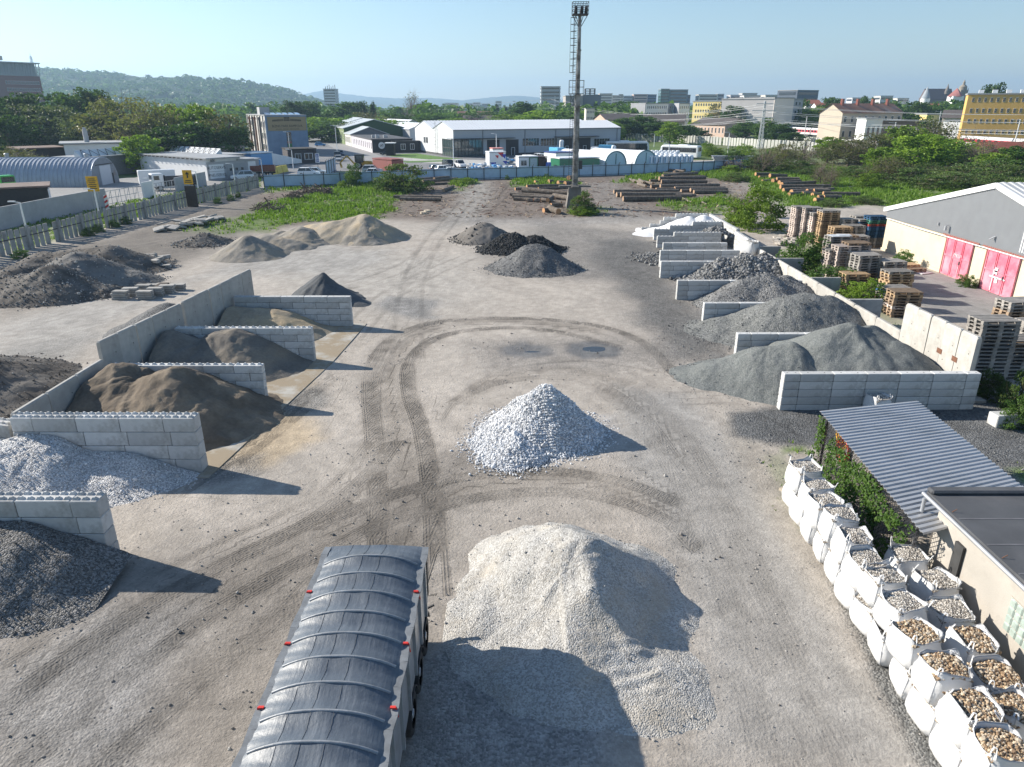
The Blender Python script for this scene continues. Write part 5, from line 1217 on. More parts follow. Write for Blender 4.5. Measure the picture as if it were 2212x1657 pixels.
brush(*g(1730, 512), 1.6, 1.2, .9, 60, 'small reddish heap of dead twigs beside the bright bush', 52, mt=mat('red_brown_twigs', (.20, .09, .055), .95))
# ================================================================== vehicles
GLASS = mat('dark_glass', (.02, .026, .032), .08, .05, 1, spec=.8)
LAMP = mat('clear_lamp', (.6, .62, .62), .2, .02)
REDL = mat('red_lamp', (.35, .02, .02), .3, .02)
_paint = {}
def paint(name, c, r=.28):
    if name not in _paint: _paint[name] = mat('paint_' + name, c, r, .03, 1, spec=.6)
    return _paint[name]
PAINTS = {'white': (.72, .73, .74), 'silver': (.38, .40, .42), 'black': (.015, .016, .02), 'dark blue': (.02, .035, .08), 'blue': (.08, .28, .55), 'grey': (.16, .17, .18), 'dark red': (.14, .025, .02), 'green': (.05, .45, .06), 'yellow': (.55, .38, .03)}
def loft(m, secs, mi=0, smooth=False):
    """sections of equal point count joined and capped"""
    n = len(secs[0]); P = [p for s in secs for p in s]
    F = [(k * n + i, k * n + (i + 1) % n, (k + 1) * n + (i + 1) % n, (k + 1) * n + i) for k in range(len(secs) - 1) for i in range(n)]
    m.add(P, F, mi, smooth); m.add(secs[0], [tuple(range(n - 1, -1, -1))], mi); m.add(secs[-1], [tuple(range(n))], mi)
def car(label, x, y, rz, colour, kind='hatch', group=None, z=0):
    L, Wd, hb, ht = {'hatch': (4.1, 1.76, .92, 1.48), 'suv': (4.6, 1.86, 1.05, 1.70), 'estate': (4.7, 1.8, .92, 1.47), 'pickup': (5.2, 1.86, 1.08, 1.78), 'van': (4.9, 1.95, 1.1, 1.95)}[kind]
    c = thing('parked_car' if kind not in ('pickup', 'van') else ('pickup_truck' if kind == 'pickup' else 'van'), label, {'pickup': 'pickup', 'van': 'van'}.get(kind, 'car'), (x, y, z), rz, group); p = paint(colour, PAINTS[colour])
    m = MB(); w = Wd / 2; S_ = []
    for X, hw, z0, z1 in ((-L / 2, .86, .42, hb * .82), (-L / 2 + .15, .96, .28, hb), (-L * .2, 1, .24, hb + .02), (L * .18, 1, .24, hb), (L / 2 - .35, .97, .26, hb * .84), (L / 2 - .06, .88, .34, hb * .70), (L / 2, .80, .42, hb * .62)):
        h = w * hw; S_.append([(X, -h * .94, z0), (X, -h, (z0 + z1) / 2), (X, -h * .93, z1), (X, h * .93, z1), (X, h, (z0 + z1) / 2), (X, h * .94, z0)])
    loft(m, S_, 0, False)
    xf, xr = {'hatch': (.75, -1.85), 'suv': (.95, -2.15), 'estate': (.85, -2.2), 'pickup': (1.2, -.9), 'van': (1.55, -2.35)}[kind]
    k = w * .80; sl = .62 if kind != 'van' else .5
    m.add([(xf - sl, -k, ht - .03), (xf - sl, k, ht - .03), (xr + .3, k, ht - .03), (xr + .3, -k, ht - .03), (xf - sl - .1, -k * .8, ht + .03), (xf - sl - .1, k * .8, ht + .03), (xr + .4, k * .8, ht + .02), (xr + .4, -k * .8, ht + .02)],
          [(0, 1, 5, 4), (1, 2, 6, 5), (2, 3, 7, 6), (3, 0, 4, 7), (4, 5, 6, 7)])
    for X0, X1 in ((xf, xf - sl), (xr, xr + .3), (-.35, -.35)):
        for s in (-1, 1): m.bar((X0, s * w * .9, hb), (X1, s * k, ht - .02), .07)
    if kind == 'pickup': m.box((-1.75, 0, hb + .06), (1.65, Wd * .94, .1))
    m.build('body', p, c)
    m = MB(); a = w * .885; b = k * .985
    P = [(xf, -a, hb), (xf, a, hb), (xr, a, hb), (xr, -a, hb), (xf - sl, -b, ht - .035), (xf - sl, b, ht - .035), (xr + .3, b, ht - .035), (xr + .3, -b, ht - .035)]
    m.add(P, [(0, 1, 5, 4), (1, 2, 6, 5), (2, 3, 7, 6), (3, 0, 4, 7), (4, 5, 6, 7)]); m.build('windows', GLASS, c)
    for sx in (L * .31, -L * .30):
        for s in (-1, 1):
            o = wheel(c, 0, 0, .33, .22, s); o.location = (sx, s * (w - .1), .33); o.rotation_euler = (0, 0, math.pi / 2)
    for s in (-1, 1):
        m = MB(); m.box((L / 2 - .10, s * w * .66, hb * .66), (.16, .36, .13)); m.build('headlight', LAMP, c)
        m = MB(); m.box((-L / 2 + .05, s * w * .76, hb * .80), (.12, .22, .18)); m.build('tail_light', REDL, c)
    return c
def coach(label, x, y, rz, dark, L=12.5):
    c = thing('coach', label, 'coach', (x, y, 0), rz); w, h = 1.27, 3.5
    m = MB(); S_ = []
    for X, k, zt in ((-L / 2, .95, h * .93), (-L / 2 + .3, 1, h), (L / 2 - .9, 1, h), (L / 2 - .25, .97, h * .86), (L / 2, .9, h * .55)):
        S_.append([(X, -w * k, .35), (X, -w * k, zt - .25), (X, -w * k * .86, zt), (X, w * k * .86, zt), (X, w * k, zt - .25), (X, w * k, .35)])
    loft(m, S_); m.box((-1, 0, h + .1), (3, 1.6, .22), bev=.06); m.build('body', paint('white', PAINTS['white']), c)
    for s in (-1, 1):
        m = MB(); m.box((-.15, s * (w + .002), 2.25), (L - 1.3, .02, 1.25))
        if dark: m.box((-.15, s * (w + .004), 1.3), (L - .9, .02, 1.3))
        m.build('window_band', GLASS, c)
        m = MB()
        for i in range(6): m.box((-L / 2 + 1.6 + i * 1.75, s * (w + .012), 2.25), (.06, .01, 1.2))
        m.build('window_post', mat('grey_trim', (.10, .11, .12), .5), c)
    m = MB(); m.box((-L / 2 - .004, 0, 2.5), (.03, 1.9, 1.1)); m.build('rear_window', GLASS, c)
    for X in (L * .3, -L * .26):
        for s in (-1, 1): o = wheel(c, 0, 0, .5, .3, s); o.location = (X, s * (w - .15), .5); o.rotation_euler = (0, 0, math.pi / 2)
    return c
def lorry(label, x, y, rz, cab, body=None, L=7.5, tip=None):
    c = thing('lorry', label, 'lorry', (x, y, 0), rz); w = 1.22
    m = MB(); m.box((L / 2 - 1.0, 0, 1.85), (1.9, 2 * w, 2.2), bev=.12); m.build('cab', paint(cab, PAINTS[cab]), c)
    m = MB(); m.box((L / 2 - .03, 0, 2.3), (.04, 2.1, .85))
    for s in (-1, 1): m.box((L / 2 - .8, s * (w + .003), 2.25), (.9, .02, .7))
    m.build('windscreen', GLASS, c)
    m = MB(); m.bar((L / 2 - .3, 0, .85), (-L / 2, 0, .85), .9, .3); m.box((L / 2 + .02, 0, .75), (.12, 2.3, .45)); m.build('chassis', DARKSTEEL, c)
    for s in (-1, 1): m = MB(); m.box((L / 2 + .08, s * .9, .85), (.06, .35, .2)); m.build('headlight', LAMP, c)
    if tip is not None:
        m = MB(); X0, X1 = -L / 2, L / 2 - 2.2
        for s in (-1, 1):
            m.box(((X0 + X1) / 2, s * w, 1.75), (X1 - X0, .08, 1.1))
            for i in range(6): m.box((X0 + .3 + i * (X1 - X0 - .6) / 5, s * (w + .06), 1.75), (.1, .08, 1.1))
        m.box(((X0 + X1) / 2, 0, 1.2), (X1 - X0, 2 * w, .1)); m.box((X0, 0, 1.75), (.08, 2 * w, 1.1)); m.box((X1, 0, 1.9), (.08, 2 * w, 1.4)); m.build('tipping_body', tip, c)
    if body is not None:
        m = MB(); m.box((-1.1, 0, 2.3), (L - 2.4, 2.45, 2.5), bev=.04); m.build('box_body', body, c)
    for X in (L * .34, -L * .2, -L * .36):
        for s in (-1, 1): o = wheel(c, 0, 0, .5, .3, s); o.location = (X, s * (w - .16), .5); o.rotation_euler = (0, 0, math.pi / 2)
    return c

# ================================================================== fences
FENCEC = mat('fence_concrete', (.34, .325, .30), .92, .12, 1.5, .3, 30, dirt=(.17, .16, .145), dscale=.7, orand=.1)
def slat_fence(pts, H, label, w=.62, gap=.14, post_every=5, name='slatted_fence', mt=None, rail=True, parts=True):
    """concrete board fence: boards with gaps, rail, curved posts"""
    mt = mt or FENCEC; f = thing(name, label, 'fence', (*pts[0], 0)); o = Vector((*pts[0], 0)); cnt = 0; bay = MB(); posts = []
    for (x1, y1), (x2, y2) in zip(pts[:-1], pts[1:]):
        A, B = Vector((x1, y1, 0)) - o, Vector((x2, y2, 0)) - o; d = (B - A).normalized(); n = max(1, int((B - A).length / (w + gap))); rz = math.atan2(d.y, d.x); q = Vector((-d.y, d.x, 0))
        for i in range(n):
            p = A + d * (w + gap) * (i + .5)
            h = H * rnd.uniform(.95, 1.03)
            b = MB(); b.box((0, 0, h / 2), (w * rnd.uniform(.95, 1.03), .07, h)); th = rnd.uniform(-.018, .018); co, si = math.cos(rz), math.sin(rz)
            bay.add([(p.x + vx * co - vy * si + vz * th * co, p.y + vx * si + vy * co + vz * th * si, vz) for vx, vy, vz in b.v], b.f)
            if cnt % post_every == 0:
                m = MB(); pp = p - d * (w + gap) / 2; s = pp - q * .14
                m.bar(s, s + Vector((0, 0, H * .9)), .26, .24); m.bar(s + Vector((0, 0, H * .88)), s + d * .18 + Vector((0, 0, H * 1.08)), .24, .22); posts.append(m)
            cnt += 1
        if rail:
            bay.bar(A - q * .06 + Vector((0, 0, H * .62)), B - q * .06 + Vector((0, 0, H * .62)), .07, .09, 1)
    bay.build('boards', [mt, DARKSTEEL], f)
    for m in posts[:100]: m.build('post', mt, f)
    return f
lf = [g(-60, 575), g(0, 555), g(120, 524), g(230, 494), g(300, 476), g(420, 443), g(500, 421), g(562, 405)]
slat_fence(lf, 2.25, 'long grey concrete slatted fence with light gaps along the left side', .62, .2, 5)
m = MB(); x, y = g(417, 447); m.box((x, y, 1.5), (1.6, .2, 3.0)); tag(m.build('brown_post', mat('brown_sheet', (.06, .045, .035), .8)), 'wide dark brown sheet post in the slatted fence under the orange arrow sign', 'post')

BLUEF = mat('pale_blue_fence_sheet', (.40, .53, .66), .45, .08, .8, 0, dirt=(.30, .40, .50), dscale=.5)
def panel_fence(pts, H, label, mt, step=3.4, name='panel_fence'):
    f = thing(name, label, 'fence', (*pts[0], 0)); o = Vector((*pts[0], 0)); m = MB(); posts = []
    for (x1, y1), (x2, y2) in zip(pts[:-1], pts[1:]):
        A, B = Vector((x1, y1, 0)) - o, Vector((x2, y2, 0)) - o; d = (B - A).normalized(); q = Vector((-d.y, d.x, 0)); L = (B - A).length; n = max(1, round(L / step))
        for i in range(n):
            a, b = A + d * L * i / n, A + d * L * (i + 1) / n; bulge = .10
            for k in range(6):   # slightly bellied sheets
                t0, t1 = k / 6, (k + 1) / 6; f0, f1 = math.sin(t0 * math.pi) * bulge, math.sin(t1 * math.pi) * bulge
                m.bar(a.lerp(b, t0) - q * f0 + Vector((0, 0, H / 2)), a.lerp(b, t1) - q * f1 + Vector((0, 0, H / 2)), .04, H)
            p = MB(); s = a - q * .08; p.bar(s, s + Vector((0, 0, H + .1)), .12); p.bar(s + Vector((0, 0, H + .08)), s - q * .3 + d * .1 + Vector((0, 0, H + .45)), .07); posts.append(p)
        r = MB()
        for zz in (.22, H - .2): r.bar(A - q * .14 + Vector((0, 0, zz)), B - q * .14 + Vector((0, 0, zz)), .06, .08)
        r.build('rail', DARKSTEEL, f)
    m.build('sheets', mt, f)
    for p in posts[:100]: p.build('post', DARKSTEEL, f)
    return f
panel_fence([g(571, 406), g(700, 402), g(901, 391.5), g(1080, 386.5), g(1250, 381), g(1417, 375.5), g(1540, 370), g(1600, 366), g(1640, 361)], 2.25, 'long pale blue sheet fence on dark posts behind the log yard', BLUEF)
panel_fence([g(705, 380), g(726, 369.5)], 3.0, 'short pale blue fence leading into the business park', BLUEF, 3.5)
# far pale board fence
FARF = mat('pale_fence_concrete', (.46, .46, .43), .9, .1, 1, 0, orand=.08)
slat_fence([g(1338, 303), g(1460, 308), g(1560, 314), g(1640, 320), g(1740, 326), g(1810, 331)], 3.0, 'pale concrete board fence running behind the white coach', 1.25, .35, 6, mt=FARF, rail=False)
slat_fence([g(1690, 306), g(1800, 316), g(1900, 322), g(1940, 326)], 2.6, 'pale board fence between the railway and the green slope', 1.2, .3, 6, mt=FARF, rail=False)

# ================================================================== compound on the left
WALLG = mat('grey_wall_render', (.38, .385, .40), .9, .08, 1.2, .2, 30, dirt=(.30, .30, .31), dscale=.4)
WALLW = mat('white_wall_render', (.68, .69, .70), .9, .05, .8, .15, 30, dirt=(.50, .50, .49), dscale=.25, dlo=.55, dhi=.9)
ROOFG = mat('grey_flat_roof', (.32, .33, .34), .7, .12, .5, 0, dirt=(.20, .20, .20), dscale=.25)
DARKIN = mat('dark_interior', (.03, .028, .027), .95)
asph = [g(-200, 470), g(-200, 400), g(300, 384), g(560, 360), g(560, 386), g(330, 440), g(235, 450), g(0, 498)]
m = MB(); m.prism(asph, -.1, .03); tag(m.build('asphalt_yard', mat('compound_asphalt', (.24, .235, .23), .9, .1, .5, .2, 8, dirt=(.30, .29, .27), dscale=.1)), kind='structure', label='asphalt yard of the left compound')
m = MB(); a, b = g(-160, 530), g(0, 497.6); c2 = g(120, 470); d2 = g(232, 446)
for p, q in ((a, b), (b, c2), (c2, d2)): m.bar((*p, 1.3), (*q, 1.3), .2, 2.6)
tag(m.build('concrete_wall', WALLG), 'plain grey concrete wall with the orange notice behind the slatted fence', 'wall')
m = MB(); a, b = g(381, 417), g(446, 401); m.bar((*a, 1.25), (*b, 1.25), .2, 2.5); tag(m.build('concrete_wall', WALLG), 'grey concrete wall in front of the dark tipper lorry', 'wall')
m = MB(); a, b = g(311, 431), g(334, 426); m.bar((*a, 1.3), (*b, 1.3), .2, 2.6); tag(m.build('concrete_wall', WALLW), 'short pale wall panel between the two tubular gates', 'wall')
def gate(a, b, label):
    A, B = Vector((*g(*a), 0)), Vector((*g(*b), 0)); m = MB(); n = 8
    for zz in (.25, 1.1, 2.1): m.bar(A + Vector((0, 0, zz)), B + Vector((0, 0, zz)), .08)
    for i in range(n + 1): p = A.lerp(B, i / n); m.bar(p + Vector((0, 0, .25)), p + Vector((0, 0, 2.1)), .05)
    for i in range(0, n, 2): p, q = A.lerp(B, i / n), A.lerp(B, (i + 1) / n); m.bar(p + Vector((0, 0, .25)), q + Vector((0, 0, 2.1)), .05)
    tag(m.build('tubular_gate', GALV), label, 'gate')
gate((234, 445), (310, 430), 'left open tubular steel gate in front of the arched hangar'); gate((336, 426), (380, 416), 'right tubular steel gate in front of the white box van')
# arched hangar
hg = Vector((*g(200, 404.5), 0)); hw_, hh_ = 4.7, 4.9; Lh = 62
hr = thing('arched_hangar', 'half round corrugated metal hangar with a pale roller door', 'hangar', (hg.x, hg.y + hw_, 0))
m = MB(); n = 26; pitch = .78; k = int(Lh / pitch); P = []; rings = 0
for i in range(k):
    for t, dr in ((0, .10), (.12, .10), (.2, 0), (.92, 0)):
        X = -(i + t) * pitch
        P += [(X, -math.cos(math.pi * j / n) * (hw_ + dr), max(0, math.sin(math.pi * j / n)) ** .8 * (hh_ + dr)) for j in range(n + 1)]; rings += 1
m.add(P, [(r * (n + 1) + j, r * (n + 1) + j + 1, (r + 1) * (n + 1) + j + 1, (r + 1) * (n + 1) + j) for r in range(rings - 1) for j in range(n)])
HANG = mat('hangar_sheet', (.33, .36, .41), .45, .12, .6, 0, metal=.35, dirt=(.30, .22, .17), dscale=.22, dlo=.6, dhi=.75)
m.build('shell', HANG, hr)
m = MB(); pts = [(.0, -math.cos(math.pi * j / n) * hw_, max(0, math.sin(math.pi * j / n)) ** .8 * hh_) for j in range(n + 1)]
m.add(pts, [tuple(range(n + 1))])
for j in range(1, 30): Y = -hw_ + j * 2 * hw_ / 30; m.bar((.03, Y, .05), (.03, Y, max(.1, (1 - (Y / hw_) ** 2) ** .4 * hh_ - .1)), .08)
m.tube([(.04, p[1], p[2]) for p in pts], .12, 6); m.build('front_wall', HANG, hr)
m = MB(); m.box((.12, .4, 1.75), (.08, 3.8, 3.5)); m.build('door', mat('pale_blue_door', (.50, .53, .58), .5, .05), hr)
m = MB(); m.bar((.14, -2.6, 3.7), (.14, 3.4, 3.7), .12); m.box((.25, 2.6, 1.0), (.1, .3, 1.9)); m.build('door_track', DARKSTEEL, hr)
for X in (-3, -18, -34): m = MB(); m.cyl((X, .6, hh_ - .1), (X, .6, hh_ + .6), .35, .35, 10); m.cyl((X, .6, hh_ + .6), (X, .6, hh_ + .75), .5, .3, 10); m.build('roof_vent', GALV, hr)
# leaning white sign by the hangar
m = MB(); x, y = g(206, 401); m.box((x, y, 1.9), (.1, .9, 3.2)); tag(m.build('leaning_panel', WHITEM), 'tall white panel leaning at the hangar front', 'panel')
def simple_building(name, label, A, B, depth, h, wall, roof, cat='building', over=.3, slope=0.0, parapet=0.0):
    """front from A to B (seen face), going back `depth`"""
    A = Vector((*A, 0)); B = Vector((*B, 0)); d = B - A; t = thing(name, label, cat, A, math.atan2(d.y, d.x)); L = d.length
    m = MB(); m.box((L / 2, depth / 2, h / 2 - .1), (L, depth, h + .2)); m.build('wall', wall, t)
    m = MB(); z = h
    m.add([(-over, -over, z + .11), (L + over, -over, z + .11), (L + over, depth + over, z + .11 + slope), (-over, depth + over, z + .11 + slope),
           (-over, -over, z + .34), (L + over, -over, z + .34), (L + over, depth + over, z + .34 + slope), (-over, depth + over, z + .34 + slope)],
          [(0, 3, 2, 1), (4, 5, 6, 7), (0, 1, 5, 4), (1, 2, 6, 5), (2, 3, 7, 6), (3, 0, 4, 7)]); m.build('roof', roof, t)
    return t, L
WINF = mat('window_frame', (.62, .63, .64), .5)
_win = {}
def window(parent, x, z, w, h, y=-.02, face=0, dark=True, frame=None, name='window'):
    """small framed window let into a facade; face 0 = front (-y), 1 = left side (-x)"""
    key = (round(w, 2), round(h, 2), frame.name if frame else 0)
    if key not in _win:
        m = MB(); m.box((0, .02, 0), (w, .06, h), 0, 0); m.box((0, -.016, 0), (w * .84, .03, h * .86), 0, 1); m.box((0, -.035, 0), (w * .05, .02, h * .86)); _win[key] = m.mesh(name, [frame or WINF, GLASS])
    o = link(name, _win[key], parent); o.location = (x, y, z) if face == 0 else (y, x, z)
    if face: o.rotation_euler = (0, 0, -math.pi / 2)
    return o
# white workshop with signs
C1 = Vector(g(450, 391)); C2 = C1 + Vector((.6, .8)) * 12; fd = (C2 - C1).normalized(); sd_ = Vector((-fd.y, fd.x))
ws = thing('workshop', 'white tyre workshop with AUTOSERVIS and PNEUSERVIS signs', 'workshop', (C1.x, C1.y, 0), math.atan2(fd.y, fd.x)); Lw = (C2 - C1).length
m = MB(); m.box((Lw * .32, 13, 2.0), (Lw * .64, 26, 4.2)); m.build('wall', WALLW, ws)
m = MB(); m.box((Lw * .5, -.05, 1.75), (Lw, .18, 3.55)); m.box((Lw * .83, 9, 1.75), (Lw * .34, 18, 3.5)); m.build('front_wall', WALLG, ws)
m = MB(); m.box((Lw * .32, 12.6, 4.28), (Lw * .64 + 1.2, 27.6, .22)); m.box((Lw * .8, 8.8, 3.66), (Lw * .46, 18.6, .24)); m.build('roof', ROOFG, ws)
m = MB()
for i in range(16): m.box((-.45, .8 + i * 1.65, 4.06), (.5, .18, .2))
m.build('rafter', mat('dark_rafter', (.09, .07, .06), .9), ws)
for i, (s, zz) in enumerate((('AUTOSERVIS', 2.35), ('PNEUSERVIS', .95))):
    m = MB(); m.box((Lw * .17, -.2, zz + .05), (Lw * .27, .08, 1.3)); sg = m.build('sign', WHITEM, ws)
    o = lettering(s, .80, sg, (Lw * .17, -.25, zz - .2), (math.pi / 2, 0, 0), mat('black_letter', (.02, .02, .025), .5), sx=.9)
m = MB(); m.box((Lw * .545, -.19, 1.5), (Lw * .36, .1, 3.0)); gd = m.build('gate', mat('grey_gate', (.30, .31, .32), .5, .04), ws)
for i in range(3): m = MB(); m.box((Lw * (.43 + i * .11), -.25, 1.9), (.55, .04, .5)); m.build('pane', GLASS, gd)
m = MB(); m.box((Lw * .85, -.18, 1.9), (Lw * .15, .08, 2.6)); sg = m.build('sign', WHITEM, ws)
m = MB(); m.box((Lw * .12, -.16, 3.75), (.9, .04, .5)); m.build('window', GLASS, ws)
# saw-tooth rooflights behind
for i, (a, b, lab) in enumerate([((192, 342), (348, 325), 'left low roof with a tilted row of white rooflights'), ((356, 325), (460, 336), 'right low roof with a tilted row of white rooflights')]):
    A, B = Vector((*g(a[0], a[1] + 42), 0)), Vector((*g(b[0], b[1] + 42), 0)); d = B - A; t = thing('rooflight_hall', lab, 'building', A, math.atan2(d.y, d.x)); L = d.length
    m = MB(); m.box((L / 2, 4, 1.9), (L, 8, 3.9)); m.build('wall', mat('dark_grey_wall', (.20, .20, .21), .9), t)
    m = MB(); m.box((L / 2, 4, 3.97), (L + .8, 8.8, .2)); m.build('roof', ROOFG, t)
    m = MB(); m.add([(.3, 1.2, 4.07), (L - .3, 1.2, 4.07), (L - .3, 2.8, 5.3), (.3, 2.8, 5.3), (.3, 3.0, 4.07), (L - .3, 3.0, 4.07)], [(0, 1, 2, 3), (3, 2, 5, 4), (0, 3, 4), (1, 5, 2)]); m.build('rooflight', WALLW, t)
    m = MB()
    for k in range(9):
        X = .6 + k * (L - 1.2) / 9; m.bar((X, 1.0, 4.1), (X + (L - 1.2) / 18, 2.6, 5.35), .08); m.bar((X + (L - 1.2) / 18, 2.6, 5.35), (X + (L - 1.2) / 9, 1.0, 4.1), .08)
    m.build('brace', DARKSTEEL, t)
# house with chimney, dark sheds
t, L = simple_building('flat_roofed_house', 'flat roofed grey white house with a tall round chimney', g(150, 374), g(282, 369), 11, 6.0, WALLW, ROOFG, 'house', .8)
for X in (L * .28, L * .78): window(t, X, 4.2, 1.3, 1.5)
m = MB(); m.cyl((L * .38, 3, 6.2), (L * .38, 3, 9.0), .55, .5, 12); m.cyl((L * .38, 3, 9.0), (L * .38, 3, 9.5), .35, .35, 10, 0); m.build('chimney', WALLG, t)
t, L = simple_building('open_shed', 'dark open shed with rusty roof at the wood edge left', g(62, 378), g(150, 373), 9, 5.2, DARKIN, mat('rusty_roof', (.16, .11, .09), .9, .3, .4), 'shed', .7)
m = MB()
for i in range(4): m.box((1.5 + i * 2.5, -1.5 + .3 * i, 2.5 + .3 * (i % 2)), (2.4, 1.6, .1), .1 * i)
m.build('lean_to_roof', ROOFG, t)
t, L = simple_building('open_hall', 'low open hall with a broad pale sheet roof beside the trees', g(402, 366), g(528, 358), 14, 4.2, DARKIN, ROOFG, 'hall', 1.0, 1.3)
m = MB(); m.box((L * .80, -1.2, 2.2), (6.5, .15, 5.2), .12); m.build('curtain', mat('reddish_white_tarp', (.48, .36, .32), .8, .25, .5), t)
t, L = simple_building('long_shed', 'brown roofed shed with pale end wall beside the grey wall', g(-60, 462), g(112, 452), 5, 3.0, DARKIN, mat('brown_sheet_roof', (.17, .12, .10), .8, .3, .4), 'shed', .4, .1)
m = MB(); m.box((L + .06, 2.5, 1.4), (.1, 5, 2.8)); m.build('end_wall', WALLW, t)
m = MB()
for i in range(14): m.bar((L - 5 + i * .4, -2.5, .3 + .08 * (i % 3)), (L - 3.5 + i * .4, -1.0, .9), .12)
tag(m.build('stacked_frames', GALV, None, t.location), 'stack of pale metal frames before the brown roofed shed', 'frames')
t, L = simple_building('blue_site_cabin', 'blue cabin with a white ramp roof by the red lorry', g(545, 364), g(590, 360), 6, 3.2, paint('blue', PAINTS['blue']), WHITEM, 'cabin', .2)
m = MB(); m.add([(L, 0, 3.2), (L + 11, .5, .9), (L + 11, 6, .9), (L, 6, 3.2), (L, 0, .2), (L + 11, .5, .2)], [(0, 1, 2, 3), (0, 4, 5, 1)]); m.build('ramp', WHITEM, t)
lorry('green lorry cab at the left picture edge by the hangar', *g(2, 416), -.5, 'green', L=6.5)
lorry('white cab lorry with dark tipping body behind the tubular gate', *g(378, 410), -2.5, 'white', tip=DARKSTEEL)
lorry('dark red tipper lorry beside the pale jeep', *g(556, 382), -2.9, 'dark red', tip=paint('dark red', PAINTS['dark red']))
m = MB(); m.box((0, 0, 1.65), (6.2, 2.3, 2.5), bev=.08); o = m.build('box_van', paint('white', PAINTS['white']), None, (*g(342, 402), 0), -2.6); tag(o, 'plain white box van body left of the white cab lorry', 'van')
car('white jeep parked before the dark red lorry', *g(524, 388), -2.75, 'white', 'suv')
for i, (a, b) in enumerate([((583, 378), (596, 376)), ((597, 376), (607, 373)), ((608, 373), (619, 371))]):
    m = MB(); A, B = g(*a), g(*b); m.extrude([(-.5, 0), (.5, 0), (.12, 1.5), (-.12, 1.5)], A, B)
    tag(m.build('barrier', mat('yellow_barrier_paint', (.60, .48, .10), .7, .1)), ('left', 'middle', 'right')[i] + ' yellow concrete barrier beside the dark red lorry', 'barrier', 'yellow barriers')
# lamp posts
def lamp_post(vx, vy, vt, label, h=None):
    x, y = g(vx, vy); z = h or at_y(vx, vt, y)[1]; m = MB(); m.cyl((0, 0, 0), (0, 0, z), .11, .08, 8); o = thing('street_lamp', label, 'street lamp', (x, y, 0), 0, 'slim white lamp posts')
    m.bar((0, 0, z), (-.9, .1, z + .1), .07); m.build('pole', WHITEM, o); m = MB(); m.box((-1.0, .1, z + .12), (.75, .28, .12)); m.build('lamp_head', WHITEM, o)
lp = [(60, 507, 438), (216, 472, 410), (338, 442, 388), (430, 420, 371), (508, 397, 355), (568, 384, 345)]
for i, (a, b, c2) in enumerate(lp): lamp_post(a, b, c2, ORD[i] + ' white lamp post from the left behind the slatted fence')
for i, (a, b, c2, lab) in enumerate([(634, 368, 324, 'white lamp post at the gate of the business park'), (628, 344, 286, 'white lamp post before the blue clad building'), (1072, 352, 290, 'white lamp post before the glass corner of the warehouse'), (1258, 330, 296, 'white lamp post before the dark warehouse gates'), (980, 365, 300, 'white lamp post beside the parked pickup'), (1442, 357, 311, 'white lamp post at the blue fence beside the toilets'), (1570, 341, 287, 'white lamp post in the green field behind the blue fence'), (1412, 318, 290, 'white lamp post behind the dark coach'), (729, 338, 272, 'white lamp post between the cars of the business park')]): lamp_post(a, b, c2, lab)
ORNG = mat('orange_sign', (.80, .42, .02), .5); BLK = mat('black_letter', (.02, .02, .025), .5)
x, y = g(417, 446); sg = thing('arrow_sign', 'orange square sign with a black arrow above the brown post', 'sign', (x, y - .3, 0))
m = MB(); m.box((0, 0, 4.2), (1.35, .06, 2.0)); m.build('board', ORNG, sg)
m = MB(); m.add([(-.1, -.04, 4.1), (.1, -.04, 4.1), (.1, -.04, 4.65), (-.1, -.04, 4.65)], [(0, 1, 2, 3)]); m.add([(-.32, -.04, 4.6), (.32, -.04, 4.6), (0, -.04, 5.0)], [(0, 1, 2)]); m.box((0, -.04, 3.72), (.8, .02, .12)); m.box((0, -.04, 3.5), (1.0, .02, .1)); m.build('arrow', BLK, sg)
m = MB(); m.bar((0, .05, 2.6), (0, .05, 4.2), .1); m.build('post', GALV, sg)
x, y = g(213, 462); sg = thing('notice_sign', 'orange notice board on two posts behind the slatted fence', 'sign', (x, y, 0))
m = MB(); m.box((0, 0, 4.0), (1.6, .06, 2.0)); m.build('board', ORNG, sg)
m = MB()
for i in range(6): m.box((0, -.04, 4.65 - i * .25), (1.1 if i % 2 else .9, .02, .09))
m.build('writing_lines', BLK, sg); m = MB(); m.bar((-.4, .05, 0), (-.4, .05, 4), .09); m.bar((.4, .05, 0), (.4, .05, 4), .09); m.build('post', GALV, sg)
x, y = g(234, 458); m = MB(); m.box((x, y, 1.3), (.5, .06, 2.0), 0, 0)
for i in range(3): m.add([(x - .25, y - .04, .5 + i * .65), (x + .25, y - .04, .8 + i * .65), (x + .25, y - .04, 1.1 + i * .65), (x - .25, y - .04, .8 + i * .65)], [(0, 1, 2, 3)], 1)
tag(m.build('warning_board', [WHITEM, paint('signal red', (.55, .03, .03))]), 'narrow red and white striped warning board at the left gate', 'sign')
x, y = g(688, 374); sg = thing('route_sign', 'white sign with blue squares reading A and 20', 'sign', (x, y, 0))
m = MB(); m.box((0, 0, 3.2), (.9, .06, 1.9)); m.build('board', WHITEM, sg); m = MB(); m.bar((0, .05, 0), (0, .05, 3), .1); m.build('post', DARKSTEEL, sg)
for s, zz in (('A', 3.66), ('20', 2.74)):
    m = MB(); m.box((0, -.04, zz), (.68, .02, .76)); q = m.build('square', paint('sign blue', (.02, .05, .22)), sg); lettering(s, .62, q, (0, -.06, zz - .22), (math.pi / 2, 0, 0), WHITEM)
